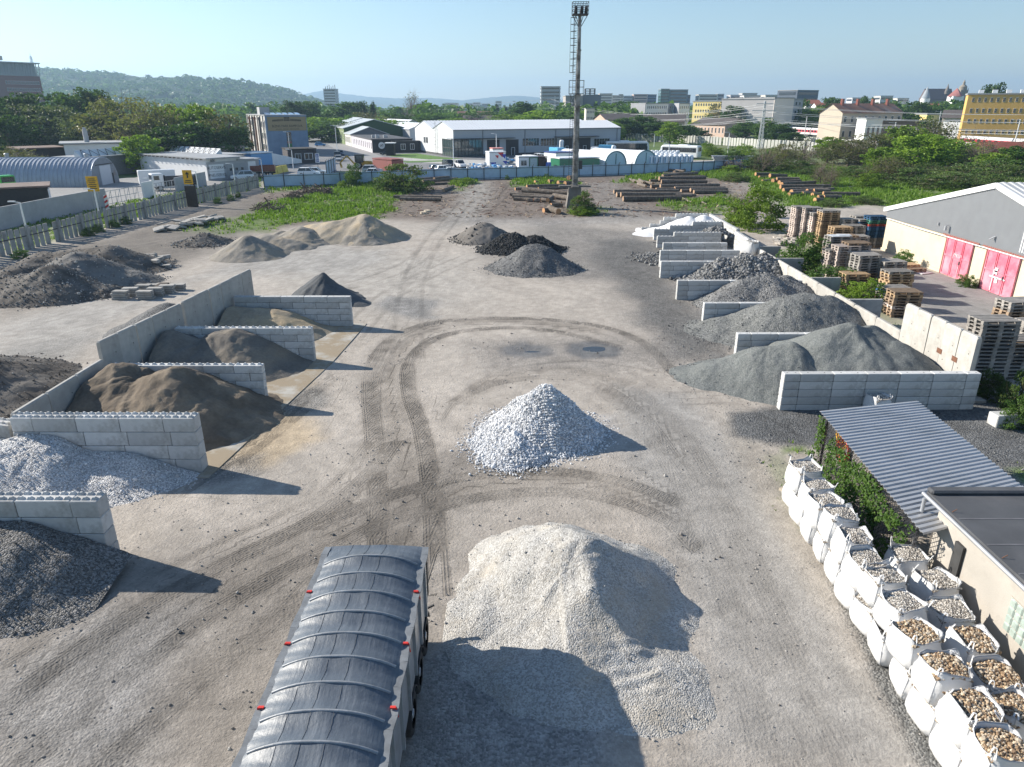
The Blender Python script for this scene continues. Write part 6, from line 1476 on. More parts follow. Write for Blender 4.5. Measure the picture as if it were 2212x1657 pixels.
# ================================================================== business park
pk_poly = [g(571, 404), g(620, 360), g(540, 345), g(540, 308), g(690, 292), g(930, 296), g(1340, 320), g(1440, 340), g(1440, 350), g(1640, 358), g(1600, 364), g(1417, 372), g(1080, 384), g(901, 389)]
m = MB(); m.prism(pk_poly, -.1, .02); tag(m.build('parking_asphalt', mat('park_asphalt', (.17, .17, .175), .9, .1, .3, .2, 6, dirt=(.26, .25, .24), dscale=.08)), kind='structure', label='grey asphalt of the business park')
def flat(name, pts, z, mt, label): m = MB(); m.prism([g(*p) for p in pts], z - .05, z); return tag(m.build(name, mt), kind='structure', label=label)
PALE = mat('pale_pavement', (.40, .39, .37), .9, .08, .3)
flat('road', [(885, 340), (1160, 352), (1080, 362), (900, 350), (800, 345)], .028, PALE, 'pale concrete road before the warehouse')
flat('road', [(690, 300), (720, 300), (830, 340), (900, 350), (800, 352), (735, 330)], .032, mat('road_asphalt', (.26, .255, .25), .9, .08, .3), 'road leading between the low halls')
LAWN = mat('mown_lawn', (.075, .16, .02), .9, .2, .5, .5, 3)
flat('lawn', [(828, 335), (900, 332), (955, 340), (1000, 344), (925, 345), (850, 339)], .045, LAWN, 'bright mown lawn beside the white warehouse')
flat('lawn', [(862, 349), (975, 346), (985, 348.5), (880, 352)], .045, LAWN, 'narrow lawn strip beside the pale road')
flat('lawn', [(690, 385), (735, 371), (790, 372), (770, 384)], .045, LAWN, 'grass patch behind the pale blue fence')
# blue clad office building
BCL = mat('blue_cladding', (.15, .225, .34), .7, .15, .4, .1, 8, dirt=(.19, .27, .38), dscale=.2)
A = Vector(g(581, 335.5)); rot = math.radians(27); t = thing('office_block', 'blue clad office block with a big bronze sign', 'building', (A.x, A.y, 0), rot); BW, BD, BH = 12.3, 38, 11.3
m = MB(); m.box((BW / 2, .1, BH / 2), (BW, .5, BH)); m.build('blue_front', BCL, t)
m = MB(); m.box((BW / 2, BD / 2 + .2, BH / 2 - .1), (BW - .2, BD, BH - .2))
for i in range(7): m.box((-.0, 4 + i * 5.4, BH / 2), (.5, .6, BH))
m.build('wall', mat('dirty_white_wall', (.50, .48, .45), .9, .15, .5, .1, dirt=(.28, .20, .16), dscale=.2, dlo=.6, dhi=.75), t)
m = MB(); m.box((BW / 2, BD / 2, BH + .1), (BW + .2, BD, .25)); m.build('roof', ROOFG, t)
m = MB()
for i in range(6): m.add([(1 + i * 1.8, 3, BH + .25), (2.4 + i * 1.8, 3, BH + .25), (2.4 + i * 1.8, 8, BH + .8), (1 + i * 1.8, 8, BH + .8)], [(0, 1, 2, 3)])
m.build('solar_panel', mat('solar_panel', (.20, .28, .42), .2), t)
m = MB(); m.box((2, 14, BH + 1.2), (3, 5, 2.4)); m.build('roof_hut', WALLG, t); m = MB(); m.cyl((8, 6, BH), (8, 6, BH + 4.5), .1, .05, 6); m.build('aerial', DARKSTEEL, t)
sb = MB(); sb.box((BW * .515, -.22, 9.0), (BW * .93, .12, 4.0)); sb = sb.build('sign', mat('bronze_sign', (.30, .235, .13), .6, .05), t); SL = mat('sign_dark', (.045, .035, .022), .6)
lettering('BIZNIS PARK RAMPOVA', 1.02, sb, (BW * .515, -.30, 8.0), (math.pi / 2, 0, 0), SL, sx=.84)
lettering('SKLADY · DIELNE · KANCELÁRIE', .46, sb, (BW * .515, -.30, 7.3), (math.pi / 2, 0, 0), SL, sx=1.05)
m = MB()
for i in range(4):
    for j in range(3): m.box((BW * .515 + (i - 1.5) * .42, -.29, 10.35 - (j - 1) * .42), (.34, .03, .34))
for s in (-1, 1):
    for j in range(3): m.bar((BW * .515 + s * .95, -.29, 10.3 - j * .22), (BW * .515 + s * 4.3, -.29, 10.05 - j * .16), .03, .13)
m.build('emblem', SL, sb)
for i, (zz, c) in enumerate([(6.0, GLASS), (4.6, GLASS), (2.6, mat('green_pane', (.02, .14, .05), .3))]): m = MB(); m.box((BW * .53, -.2, zz), (1.35, .1, 1.3)); m.build('window', [c], t)
m = MB(); m.box((BW * .53, -.18, 3.6), (1.35, .08, .6)); m.build('red_panel', paint('brick red', (.22, .07, .05)), t)
for fl in range(3):
    for i in range(8): window(t, 3.2 + i * 4.2, 2.2 + fl * 3.3, 1.5, 1.8, -.03, 1)
for k, (X, Y) in enumerate([(-1.2, 3), (-1.2, 12), (-1.2, 17), (-1.0, 25)]): m = MB(); m.cyl((X, Y, 0), (X, Y, BH - 1.2), .28, .28, 8); m.cyl((X, Y, BH - 1.2), (X, Y, BH - .4), .45, .3, 8); m.build('duct', RUST if k % 2 else DARKSTEEL, t)
t, L = simple_building('gatehouse', 'dark low gatehouse under the blue clad office block', g(624, 355), g(685, 353), 8, 3.4, mat('dark_brown_wall', (.05, .042, .045), .8, .1), DARKIN, 'building', .15)
window(t, L * .35, 1.8, 1.6, 1.5); window(t, L * .72, 1.8, 2.2, 1.6)
# gabled halls along the road
def gable_hall(label, A, W_, D_, he, hr_, rot, wall, roofm, front=None, nwin=0, name='gabled_hall'):
    t = thing(name, label, 'hall', (*A, 0), rot); m = MB(); fr = front or wall
    m.box((W_ / 2, D_ / 2, he / 2 - .05), (W_, D_, he + .1)); m.build('wall', wall, t)
    m = MB(); m.add([(0, -.04, 0), (W_, -.04, 0), (W_, -.04, he), (W_ / 2, -.04, hr_), (0, -.04, he), (0, D_, he), (W_ / 2, D_, hr_), (W_, D_, he)], [(0, 1, 2, 3, 4), (5, 6, 7)]); m.build('gable_wall', fr, t)
    m = MB()
    for s, X in ((0, -.4), (1, W_ + .4)):
        z0 = he - .1
        m.add([(X, -.5, z0), (W_ / 2, -.5, hr_ + .08), (W_ / 2, D_ + .4, hr_ + .08), (X, D_ + .4, z0), (X, -.5, z0 + .2), (W_ / 2, -.5, hr_ + .28), (W_ / 2, D_ + .4, hr_ + .28), (X, D_ + .4, z0 + .2)],
              [(0, 1, 2, 3), (4, 7, 6, 5), (0, 4, 5, 1), (3, 2, 6, 7), (0, 3, 7, 4)])
    m.build('roof', roofm, t)
    for i in range(nwin): window(t, 1.5 + (D_ - 2) * (i + .5) / nwin, he * .52, .9, he * .55, -.02, 1)
    return t
RSH = mat('pale_sheet_roof', (.50, .53, .54), .5, .06, .3, 0, metal=.15, dirt=(.38, .40, .40), dscale=.1)
RWH = mat('white_sheet_roof', (.74, .75, .76), .45, .03, .3)
GREENW = mat('green_wall', (.16, .21, .09), .8, .08); GREEND = mat('dark_green_gable', (.035, .075, .03), .8, .1)
p1, p2 = Vector(g(804.7, 330.5)), Vector(g(760, 317)); dr = (p2 - p1).normalized(); ro = math.atan2(dr.y, dr.x) - math.pi / 2
BRK = mat('cafe_dark_wall', (.028, .027, .032), .7, .1)
t = thing('cafe_hall', 'long low hall with dark cafe front and round white emblem', 'building', (p1.x, p1.y, 0), ro); Lc = (p2 - p1).length
m = MB(); m.box((6.5, Lc / 2, 1.95), (13, Lc, 3.9)); m.build('wall', mat('pale_lilac_wall', (.52, .50, .55), .85, .06), t)
m = MB(); m.box((6.5, -.06, 2.0), (13.05, .14, 4.0)); m.box((10.5, -1.2, 1.7), (9, 2.4, 3.4)); m.build('dark_front', BRK, t)
m = MB(); m.box((6.5, Lc / 2 - .2, 4.05), (13.5, Lc + .6, .3)); m.box((10.5, -1.2, 3.5), (9.4, 2.8, .2)); m.build('roof', mat('dark_felt_roof', (.075, .075, .08), .8, .15, .4), t)
for i in range(11): window(t, 1.6 + i * (Lc - 2) / 11, 2.1, 1.0, 2.2, -.02, 1)
m = MB(); m.cyl((3.0, -.14, 2.2), (3.0, -.2, 2.2), 1.05, 1.05, 20); em = m.build('emblem', WHITEM, t); m = MB(); m.box((3.0, -.22, 2.35), (1.3, .03, .16)); m.box((3.0, -.22, 2.0), (1.0, .03, .12)); m.bar((2.5, -.22, 1.8), (3.4, -.22, 2.7), .03, .1); m.build('emblem_mark', BRK, em)
window(t, 9.5, 1.8, 1.6, 1.8, -2.43); window(t, 12.5, 1.8, 1.4, 1.8, -2.43)
for i, (X, Y) in enumerate([(3, 6), (6, 8), (2.5, 10), (4.5, 14)]): m = MB(); m.box((X, Y, 4.65), (1.3, 1.0, .9), bev=.05); m.build('roof_unit', GALV, t)
q = p2 + dr * .6
gable_hall('cream low hall behind the dark cafe hall', q, 14, 15, 4.2, 6.6, ro, mat('cream_wall', (.55, .54, .48), .9, .06), RSH, mat('grey_gable', (.17, .17, .18), .8), 6)
q = p2 + dr * 17; gable_hall('green hall with a dark green gable', q, 24, 24, 6.0, 9.0, ro, GREENW, RSH, GREEND, 6)
q = p2 + dr * 43; gable_hall('pale grey hall at the far end of the hall row', q, 24, 30, 6.0, 9.2, ro, mat('pale_grey_wall', (.48, .49, .48), .9, .06), RSH, None, 7)
for i, (vx, vy, w_, d_, he, hp, lab) in enumerate([(886, 312, 12, 26, 5.6, 7.6, 'nearest white roofed shed left of the warehouse'), (862, 303, 13, 30, 5.4, 8.2, 'middle white roofed shed left of the warehouse'), (826, 300, 14, 30, 5.2, 8.0, 'farthest rusty white roofed shed behind the cafe hall')]):
    A_ = Vector(g(vx, vy)); B_ = A_ + Vector((-dr.x * 0 + math.cos(ro), math.sin(ro))) * 0
    gable_hall(lab, A_, w_, d_, he, hp, ro + .15, mat('shed_grey_wall', (.33, .34, .35), .85, .08), RWH if i < 2 else mat('rust_white_roof', (.55, .53, .51), .6, .15, .15), mat('white_gable', (.62, .62, .60), .85, .05), 0, 'storage_shed')
# the long white warehouse
A, B = Vector(g(980, 340)), Vector(g(1337, 328.5)); d = (B - A).normalized(); LW_ = (B - A).length; ro2 = math.atan2(d.y, d.x)
def wu(vx, vy):   # point on the warehouse front -> (u, z)
    r = ray(vx, vy); n = Vector((-d.y, d.x)); t_ = (A.x * n.x + A.y * n.y) / (r[0] * n.x + r[1] * n.y); p = Vector((r[0] * t_, r[1] * t_)); return ((p - A).dot(d), CH + r[2] * t_)
HEv = wu(978, 281.5)[1]
wh = thing('white_warehouse', 'long white warehouse with white metal roof and glass corner', 'warehouse', (A.x, A.y, 0), ro2)
PANW = mat('white_sandwich_panel', (.66, .675, .69), .45, .03, .3); PANG = mat('grey_sandwich_panel', (.37, .40, .44), .5, .03, .3)
GB = 16.5
m = MB(); m.box((LW_ / 2, GB, HEv / 2 - .05), (LW_ - .1, 2 * GB, HEv + .1))
for k in range(2): y0 = k * GB; m.add([(0, y0, HEv), (0, y0 + GB / 2, HEv + 2.1), (0, y0 + GB, HEv), (LW_, y0, HEv), (LW_, y0 + GB / 2, HEv + 2.1), (LW_, y0 + GB, HEv)], [(0, 1, 2), (3, 5, 4)])
m.build('wall', PANW, wh)
m = MB(); m.box((LW_ / 2, -.05, HEv / 2), (LW_ + .1, .16, HEv)); m.build('front_wall', PANG, wh)
m = MB()
for k in range(2):
    y0 = k * GB; corrugated(m, (-.2, y0 - .3 * (k == 0), HEv + .02), (LW_ + .2, y0 - .3 * (k == 0), HEv + .02), (LW_ + .2, y0 + GB / 2, HEv + 2.2), (-.2, y0 + GB / 2, HEv + 2.2), 1.1, .06)
    corrugated(m, (-.2, y0 + GB, HEv + .02), (LW_ + .2, y0 + GB, HEv + .02), (LW_ + .2, y0 + GB / 2, HEv + 2.2), (-.2, y0 + GB / 2, HEv + 2.2), 1.1, .06)
m.build('roof', RWH, wh)
m = MB(); m.bar((-.2, -.42, HEv - .05), (LW_ + .2, -.42, HEv - .05), .22, .28)
for u in (wu(1042, 300)[0], wu(1133, 300)[0], wu(1199, 300)[0], wu(1331, 300)[0]): m.cyl((u, -.25, .1), (u, -.25, HEv), .1, .1, 6)
m.build('gutter', mat('grey_gutter', (.20, .21, .23), .5), wh)
u0, u1 = wu(980, 300)[0], wu(1041, 300)[0]; zc = wu(1005, 301)[1]
m = MB(); m.box(((u0 + u1) / 2, -.18, zc / 2), (u1 - u0, .12, zc - .1)); m.box((-.1, 4.2, zc / 2), (.14, 8.4, zc - .1)); m.build('glazing', mat('tinted_glass', (.05, .075, .08), .06, .1, .3, spec=.9), wh)
m = MB()
for i in range(9): m.box((u0 + (u1 - u0) * i / 8, -.27, zc / 2), (.14, .08, zc))
for i in range(7): m.box((-.2, 8.4 * i / 6, zc / 2), (.08, .14, zc))
for zz in (zc * .5, zc - .1): m.box(((u0 + u1) / 2, -.27, zz), (u1 - u0, .08, .16)); m.box((-.2, 4.2, zz), (.08, 8.4, .16))
m.build('glazing_bar', DARKSTEEL, wh)
for a, b in ((960, 1108), (1196, 1288)):
    m = MB(); ua, ub = wu(a, 300)[0], wu(b, 300)[0]; m.box(((max(ua, -.8) + ub) / 2, -.9, zc + .12), (ub - max(ua, -.8), 1.6, .16)); m.build('canopy', DARKSTEEL, wh)
for a, b in ((1051.5, 1078), (1092, 1119), (1210, 1234.5), (1246.5, 1274)):
    ua, ub = wu(a, 310)[0], wu(b, 310)[0]; m = MB(); zt = zc - .35; m.box(((ua + ub) / 2, -.17, zt / 2), (ub - ua, .12, zt)); gt = m.build('gate', mat('anthracite_gate', (.022, .023, .03), .5, .05), wh)
    um = ua + (ub - ua) * .56; m = MB(); m.box((um - .55, -.25, 1.15), (.1, .05, 2.3)); m.box((um + .55, -.25, 1.15), (.1, .05, 2.3)); m.box((um, -.25, 2.3), (1.2, .05, .1)); m.build('wicket_door', WHITEM, gt)
for a, b in ((1128, 1163), (1167, 1202), (1282, 1315)):
    ua, ub = wu(a, 310)[0], wu(b, 310)[0]; zm = wu(a, 307.5)[1]; w_ = MB(); w_.box(((ua + ub) / 2, -.15, zm), (ub - ua, .1, 2.1)); wi = w_.build('window', GLASS, wh); m = MB()
    for i in range(7): m.box((ua + (ub - ua) * i / 6, -.22, zm), (.1, .06, 2.1))
    m.build('window_frame', PANG, wi)
window(wh, 22, 4.0, 1.6, 2.0, -.04, 1); window(wh, 24.2, 4.0, 1.6, 2.0, -.04, 1)
m = MB(); ly = 13.5
for s in (-.3, .3): m.bar((-.35, ly + s, .4), (-.35, ly + s, HEv + 2.2), .07)
for i in range(24): m.bar((-.35, ly - .3, .6 + i * .38), (-.35, ly + .3, .6 + i * .38), .04)
for i in range(7): m.tube([(-.4 - .75 * math.sin(a), ly + .45 * math.cos(a), 3 + i) for a in np.linspace(0, math.pi, 6)], .035, 4)
m.build('ladder', GALV, wh)
m = MB(); m.box((LW_ / 2, -.15, .35), (LW_, .06, .7)); m.box((-.06, GB, .3), (.06, 2 * GB, .6)); m.build('plinth', mat('dark_plinth', (.07, .07, .075), .8), wh)
t, L = simple_building('bus_shelter', 'small open concrete shelter on the lawn', g(834, 337), g(851, 337), 3, 3.4, DARKIN, WALLW, 'shelter', .3)
# cars
cars = [(667, 380, .06, 'white', 'suv', 'white estate parked first behind the pale blue fence on the left'), (684, 377, .06, 'silver', 'estate', 'silver estate parked second behind the pale blue fence'), (805, 374, .05, 'silver', 'suv', 'silver off-road car parked behind the pale blue fence'), (812, 379, .05, 'white', 'hatch', 'white hatchback parked before the silver off-road car'),
        (945, 370, .5, 'grey', 'hatch', 'grey hatchback parked first of four left of the warehouse road'), (958, 372, .5, 'white', 'hatch', 'white hatchback second of four behind the pale blue fence'), (968, 371, .5, 'silver', 'estate', 'silver estate third of four behind the pale blue fence'), (980, 376, .3, 'white', 'hatch', 'white car nearest the pale blue fence of the four'),
        (970, 361, -1.0, 'black', 'suv', 'black off-road car beside the white pickup'), (992, 362, -1.1, 'white', 'pickup', 'white pickup facing the pale blue fence'), (837, 335, 3.2, 'black', 'estate', 'black estate car before the cafe hall'), (692, 316, .2, 'blue', 'hatch', 'light blue small car at the office block'),
        (735, 336, -1.2, 'dark blue', 'hatch', 'dark blue car in the business park row'), (729, 341, -1.3, 'black', 'suv', 'black car in the business park row'), (731, 348, -1.4, 'silver', 'hatch', 'silver car nearest in the business park row'), (1255, 342, 2.6, 'silver', 'van', 'silver van between the mast and the white tents'),
        (1218, 345, -.9, 'dark blue', 'van', 'dark van behind the mast'), (1167, 348, -1.1, 'white', 'van', 'left white service van before the warehouse'), (1183, 350, -1.1, 'white', 'van', 'right white service van before the warehouse'), (1497, 340, -.5, 'black', 'suv', 'black off-road car behind the white coach'), (1274, 346, .2, 'white', 'van', 'white van behind the left tent')]
for vx, vy, rz, c, k, lab in cars: car(lab, *g(vx, vy), rz, c, k)
coach('long dark sided coach behind the toilets', *g(1353, 330), .06, True, 14); coach('white coach seen from its rear corner', *g(1468, 341), 2.45, False, 12)
lorry('white lorry with a blue and white box before the warehouse', *g(1207, 349), -1.1, 'white', paint('sky blue', (.12, .42, .66)), 7)
lorry('white lorry with a blue box left of the tents', *g(1300, 341), 2.9, 'white', paint('sky blue', (.12, .42, .66)), 6.5)
# excavator-loader
x, y = g(784, 365); YEL = mat('digger_yellow', (.42, .27, .03), .5, .15, 2, 0, dirt=(.16, .11, .05), dscale=1)
bk = thing('backhoe_loader', 'dirty yellow backhoe loader parked on the asphalt', 'digger', (x, y, 0), .05)
m = MB(); m.box((.9, 0, 1.35), (2.6, 1.3, .9), bev=.1); m.box((-.9, 0, 1.1), (2.2, 1.5, .7), bev=.08); m.build('body', YEL, bk)
m = MB(); m.box((-.7, 0, 2.35), (1.9, 1.7, 1.7), bev=.12); m.build('cab_glass', GLASS, bk); m = MB(); m.box((-.7, 0, 3.25), (2.1, 1.85, .14), bev=.04)
for X in (-1.65, .25):
    for s in (-1, 1): m.bar((X, s * .86, 1.5), (X, s * .86, 3.2), .1)
m.build('cab_frame', DARKSTEEL, bk)
for X, r in ((-.9, .85), (2.0, .55)):
    for s in (-1, 1): o = wheel(bk, 0, 0, r, .45, s); o.location = (X, s * 1.0, r); o.rotation_euler = (0, 0, math.pi / 2)
m = MB(); m.bar((1.6, -.6, 1.6), (3.6, -.6, .6), .2, .25); m.bar((1.6, .6, 1.6), (3.6, .6, .6), .2, .25); m.build('loader_arm', YEL, bk)
m = MB(); m.extrude([(-.5, .05), (.6, .05), (.6, .2), (-.3, .3), (-.4, 1.0), (-.55, 1.0)], (4.0, -1.2), (4.0, 1.2)); m.build('bucket', DARKSTEEL, bk)
m = MB(); m.bar((-2.0, 0, 1.2), (-3.6, 0, 3.0), .3, .35); m.bar((-3.6, 0, 3.0), (-5.3, 0, 1.4), .25, .3); m.bar((-5.3, 0, 1.4), (-5.0, 0, .3), .5, .4); m.build('digging_arm', YEL, bk)
# containers
def container(label, a, b, depth, h, mt, roofm=None, cat='container', name='container', wins=0):
    t, L = simple_building(name, label, g(*a), g(*b), depth, h, mt, roofm or mt, cat, .05)
    for i in range(wins): window(t, L * (.25 + .5 * i), h * .55, .9, 1.2)
    return t, L
container('faded red shipping container behind the dark bush', (847, 374), (872, 372), 7, 2.6, mat('faded_red', (.28, .09, .075), .7, .12))
t, L = container('white site office with a green frame and window', (1120, 367), (1142, 366.5), 2.6, 2.7, WALLW, WALLW, 'cabin', 'site_cabin'); window(t, L * .5, 1.5, 1.6, 1.3)
t, L = container('green framed grey site cabin end', (1143, 366.5), (1161, 366), 5, 2.7, mat('grey_green_panel', (.36, .44, .46), .6), WALLW, 'cabin', 'site_cabin')
m = MB()
for u in (.06, L - .06): m.box((u, -.03, 1.35), (.14, .1, 2.7))
m.box((L / 2, -.03, 2.65), (L, .1, .14)); m.build('frame', paint('dark green', (.02, .16, .08)), t)
container('dark brown container behind the blue fence', (1163, 366), (1181, 365.5), 6, 2.5, mat('dark_brown_ribbed', (.06, .035, .03), .7, .2, 8))
container('long white roofed container with a green side', (1208, 364.5), (1294, 361.5), 5, 2.1, paint('dark green', (.02, .26, .13)), WHITEM)
container('blue edged white container behind the long green one', (1200, 357), (1236, 355), 5, 2.8, paint('white', PAINTS['white']), paint('sign blue', (.02, .05, .22)))
container('second blue edged white container beside the left tent', (1238, 355), (1272, 354), 5, 2.8, mat('pale_grey_panel', (.55, .57, .60), .5), paint('sign blue', (.02, .05, .22)))
tw_, L = container('white exhibition trailer with red and blue triangles behind the blue fence', (1057, 364), (1092, 363), 3, 3.5, paint('white', PAINTS['white']), WHITEM, 'trailer', 'white_trailer')
for i, (u, zz, c, s) in enumerate([(.45, 2.6, (.5, .03, .03), .5), (.68, 3.1, (.5, .03, .03), .8), (.85, 2.7, (.03, .06, .4), .7), (.22, .8, (.03, .06, .4), .8), (.95, 1.2, (.03, .06, .4), .6)]):
    m = MB(); m.add([(L * u - s, -.02, zz + s * .7), (L * u + s, -.02, zz + s * .7), (L * u + s * .6, -.02, zz - s * .8)], [(0, 2, 1)]); m.build('painted_triangle', mat('tri' + str(i), c, .5), tw_)
container('second white trailer with red stripes behind the exhibition trailer', (1064, 356), (1087, 355.5), 3, 3.7, paint('white', PAINTS['white']), mat('red_white', (.6, .25, .22), .5), 'trailer', 'white_trailer')
for i, (vx, vy, lab) in enumerate([(1025, 368, 'left pile of pipes, crates and blue drums'), (1050, 370, 'right pile of pipes, crates and blue drums'), (1085, 372, 'pile of white tanks beside the site office'), (1110, 354, 'flat white trailers with rails before the gates'), (1145, 351, 'jumble of white machine parts before the vans')]):
    x, y = g(vx, vy); m = MB(); rs = np.random.RandomState(80 + i)
    for k in range(26): m.box((x + rs.uniform(-2.6, 2.6), y + rs.uniform(-1.2, 1.2), rs.uniform(.2, 1.5)), (rs.uniform(.2, 1.6), rs.uniform(.2, .8), rs.uniform(.1, .6)), rs.rand() * 3, int(rs.rand() * 3))
    tag(m.build('stored_goods', [WHITEM, GALV, paint('blue', PAINTS['blue'])]), lab, 'stored goods', kind='stuff')
# tents
TENT = mat('white_tent_cover', (.76, .77, .79), .45, .03, .5); TENTF = mat('pale_cyan_front', (.42, .58, .62), .6, .05)
for i, (a, b, dx, lab) in enumerate([((1306, 361.5), (1352, 359), 0, 'left white arched storage tent with a pale cyan front'), ((1371, 359), (1417, 356.5), 0, 'right white arched storage tent with a pale cyan front')]):
    A_, B_ = Vector((*g(*a), 0)), Vector((*g(*b), 0)); dd = B_ - A_; t = thing('arched_tent', lab, 'tent', A_, math.atan2(dd.y, dd.x), 'white arched tents'); w_ = dd.length; hh_ = 3.6; n = 16; dp = 17
    m = MB(); P = []; rr = 5
    for k in range(rr + 1):
        P += [(w_ / 2 - math.cos(math.pi * j / n) * w_ / 2 - k * .55, dp * k / rr, max(0, math.sin(math.pi * j / n)) ** .85 * hh_ - (.06 if k % 1 else 0)) for j in range(n + 1)]
    m.add(P, [(k * (n + 1) + j, (k + 1) * (n + 1) + j, (k + 1) * (n + 1) + j + 1, k * (n + 1) + j + 1) for k in range(rr) for j in range(n)], 0, True); m.build('cover', TENT, t)
    m = MB(); m.add([(p[0], .08, p[2]) for p in P[:n + 1]], [tuple(range(n + 1))]); m.build('front', TENTF, t)
    m = MB(); m.tube([(p[0], 0, p[2]) for p in P[:n + 1]], .14, 5); m.bar((w_ / 2, -.02, .2), (w_ / 2, -.02, hh_ - .5), .12); m.build('arch_frame', paint('teal', (.03, .16, .18)), t)
# portable toilets
TB = mat('toilet_blue', (.05, .25, .42), .5, .04); TWH = mat('toilet_white', (.74, .76, .78), .4, .03)
def toilet_proto():
    t = thing('portable_toilet', 'x', 'toilet')
    m = MB(); m.box((0, 0, 1.05), (1.1, 1.15, 2.1), bev=.06); m.build('cabin', TWH, t)
    m = MB(); m.box((-.33, -.585, 1.1), (.26, .03, 1.7)); m.box((.42, -.585, 1.1), (.12, .03, 1.7)); m.build('blue_panel', TB, t)
    m = MB(); sec = []
    for z, k in ((2.08, 1.04), (2.22, .98), (2.34, .78), (2.38, .4)): sec.append([(.57 * k * math.copysign(abs(math.cos(a)) ** .5, math.cos(a)), .6 * k * math.copysign(abs(math.sin(a)) ** .5, math.sin(a)), z) for a in np.linspace(0, 2 * math.pi, 13)[:-1]])
    loft(m, sec, 0, True); m.build('roof', TWH, t); return t
tp = toilet_proto(); first = True
rows = [((1345, 343), (1462, 344), 14, 'back row'), ((1348, 346.5), (1458, 347.5), 13, 'second row from the back'), ((1352, 350), (1455, 350.5), 12, 'third row from the back'), ((1398, 353.5), (1478, 353.0), 9, 'fourth row from the back'), ((1404, 357), (1490, 356), 9, 'nearest row'), ]
for a, b, n, rl in rows:
    A_, B_ = Vector(g(*a)), Vector(g(*b)); dd = B_ - A_; rz = math.atan2(dd.y, dd.x)
    for i in range(n):
        p = A_ + dd * (i / (n - 1)); o = tp if first else copy_tree(tp); first = False
        o.location = (p.x, p.y, 0); o.rotation_euler = (0, 0, rz + rnd.uniform(-.05, .05)); o['label'] = ORD[i] + ' white and blue portable toilet from the left in the ' + rl; o['group'] = 'rows of portable toilets'
for vx, vy, z, lab in ((1324, 345, 1.4, 'single portable toilet standing on the blue lorry left of the rows'), (1212, 342, 2.6, 'portable toilet lifted on the lorry before the warehouse'), (1215, 363, 0, 'portable toilet at the blue fence left of the mast')):
    o = copy_tree(tp); o.location = (*g(vx, vy), z); o.rotation_euler = (0, 0, .1); o['label'] = lab
m = MB(); m.box((0, 0, .8), (1.2, 1.2, 1.6), bev=.1); tag(m.build('blue_toilet', paint('strong blue', (.03, .12, .5)), None, (*g(1184, 366), 0)), 'strong blue toilet cabin behind the fence by the brown container', 'toilet')
for i, (vx, vy) in enumerate([(1560, 352), (1590, 352), (1620, 352)]):
    x, y = g(vx, vy); m = MB()
    for k in range(9): m.box((x + rnd.uniform(-.4, .4), y, .15 + k * .2), (5.2, 1.8, .09), rnd.uniform(-.08, .08))
    tag(m.build('fence_panels', GALV), ('left', 'middle', 'right')[i] + ' stack of grey mesh fence panels behind the blue fence', 'fence panels')
# ================================================================== trees and shrubs
LM = {'broad': leafmat('leaves_dark', (.035, .075, .02), (.085, .15, .04)), 'bright': leafmat('leaves_bright', (.12, .21, .025), (.23, .33, .05)),
      'willow': leafmat('leaves_willow', (.085, .12, .055), (.18, .22, .115)), 'olive': leafmat('leaves_olive', (.10, .115, .045), (.19, .20, .08), (.13, .12, .06)),
      'mid': leafmat('leaves_mid', (.055, .115, .025), (.13, .22, .05)), 'scrub': leafmat('leaves_scrub', (.06, .11, .03), (.13, .19, .055), (.13, .125, .07))}
TRUNK = mat('trunk_bark', (.10, .08, .065), .95, .3, 4, .4); TWIG = mat('twig_bark', (.17, .135, .115), .95, .3, 4)
def crown_mesh(kind, seed, nc, per, shape, leaf, flat=.35, clump=.30):
    """leaf clumps through a crown volume; nominal crown: radius 1, height 0..1 scaled by the placement"""
    rs = np.random.RandomState(seed); V = []; vv = []; ww = []
    C = []
    while len(C) < nc:
        p = rs.uniform(-1, 1, 3); z = (p[2] + 1) / 2
        if np.hypot(p[0], p[1]) < shape(z) * (.78 + .3 * rs.rand()): 
            if np.hypot(p[0], p[1]) > shape(z) * .35 or z > .72 or rs.rand() < .3: C.append((p[0], p[1], z))
    P = []; Nn = []
    for c in C:
        r = clump * rs.uniform(.6, 1.25); k = int(per * rs.uniform(.6, 1.4)); u = rs.normal(size=(k, 3)); u /= np.linalg.norm(u, axis=1)[:, None]
        q = u * (rs.uniform(.35, 1.08, k) ** .6)[:, None] * r; q[:, 2] *= .55 * .5
        P.append(np.array(c) + q); Nn.append(u + rs.normal(size=(k, 3)) * .38); cv = rs.rand(); cw = rs.rand()
        vv.append(np.clip(cv * .7 + rs.rand(k) * .3, 0, 1)); ww.append(np.clip(cw * .75 + rs.rand(k) * .25, 0, 1))
    P = np.concatenate(P); Nn = np.concatenate(Nn); vv = np.concatenate(vv); ww = np.concatenate(ww)
    return P, Nn, vv, ww, leaf, np.array(C)
def leaf_quads(P, Nn, size, seed):
    rs = np.random.RandomState(seed); n = len(P); Nn = Nn / (np.linalg.norm(Nn, axis=1)[:, None] + 1e-9)
    a = np.cross(Nn, rs.normal(size=(n, 3))); a /= np.linalg.norm(a, axis=1)[:, None] + 1e-9; b = np.cross(Nn, a); s = size * rs.uniform(.6, 1.35, n)[:, None]
    bend = Nn * s * .25
    V = np.stack([P - a * s * .5, P - b * s * .33 + bend, P + a * s * .5, P + b * s * .33 + bend], 1).reshape(-1, 3)
    return V, np.arange(4 * n).reshape(n, 4)
def sh_round(z): return math.sin(math.pi * min(1, (z * .86 + .12))) ** .6
def sh_wide(z): return math.sin(math.pi * min(1, z * .8 + .18)) ** .5
def sh_col(z): return .9 * math.sin(math.pi * min(1, z * .9 + .08)) ** .5 * (1 - .35 * z)
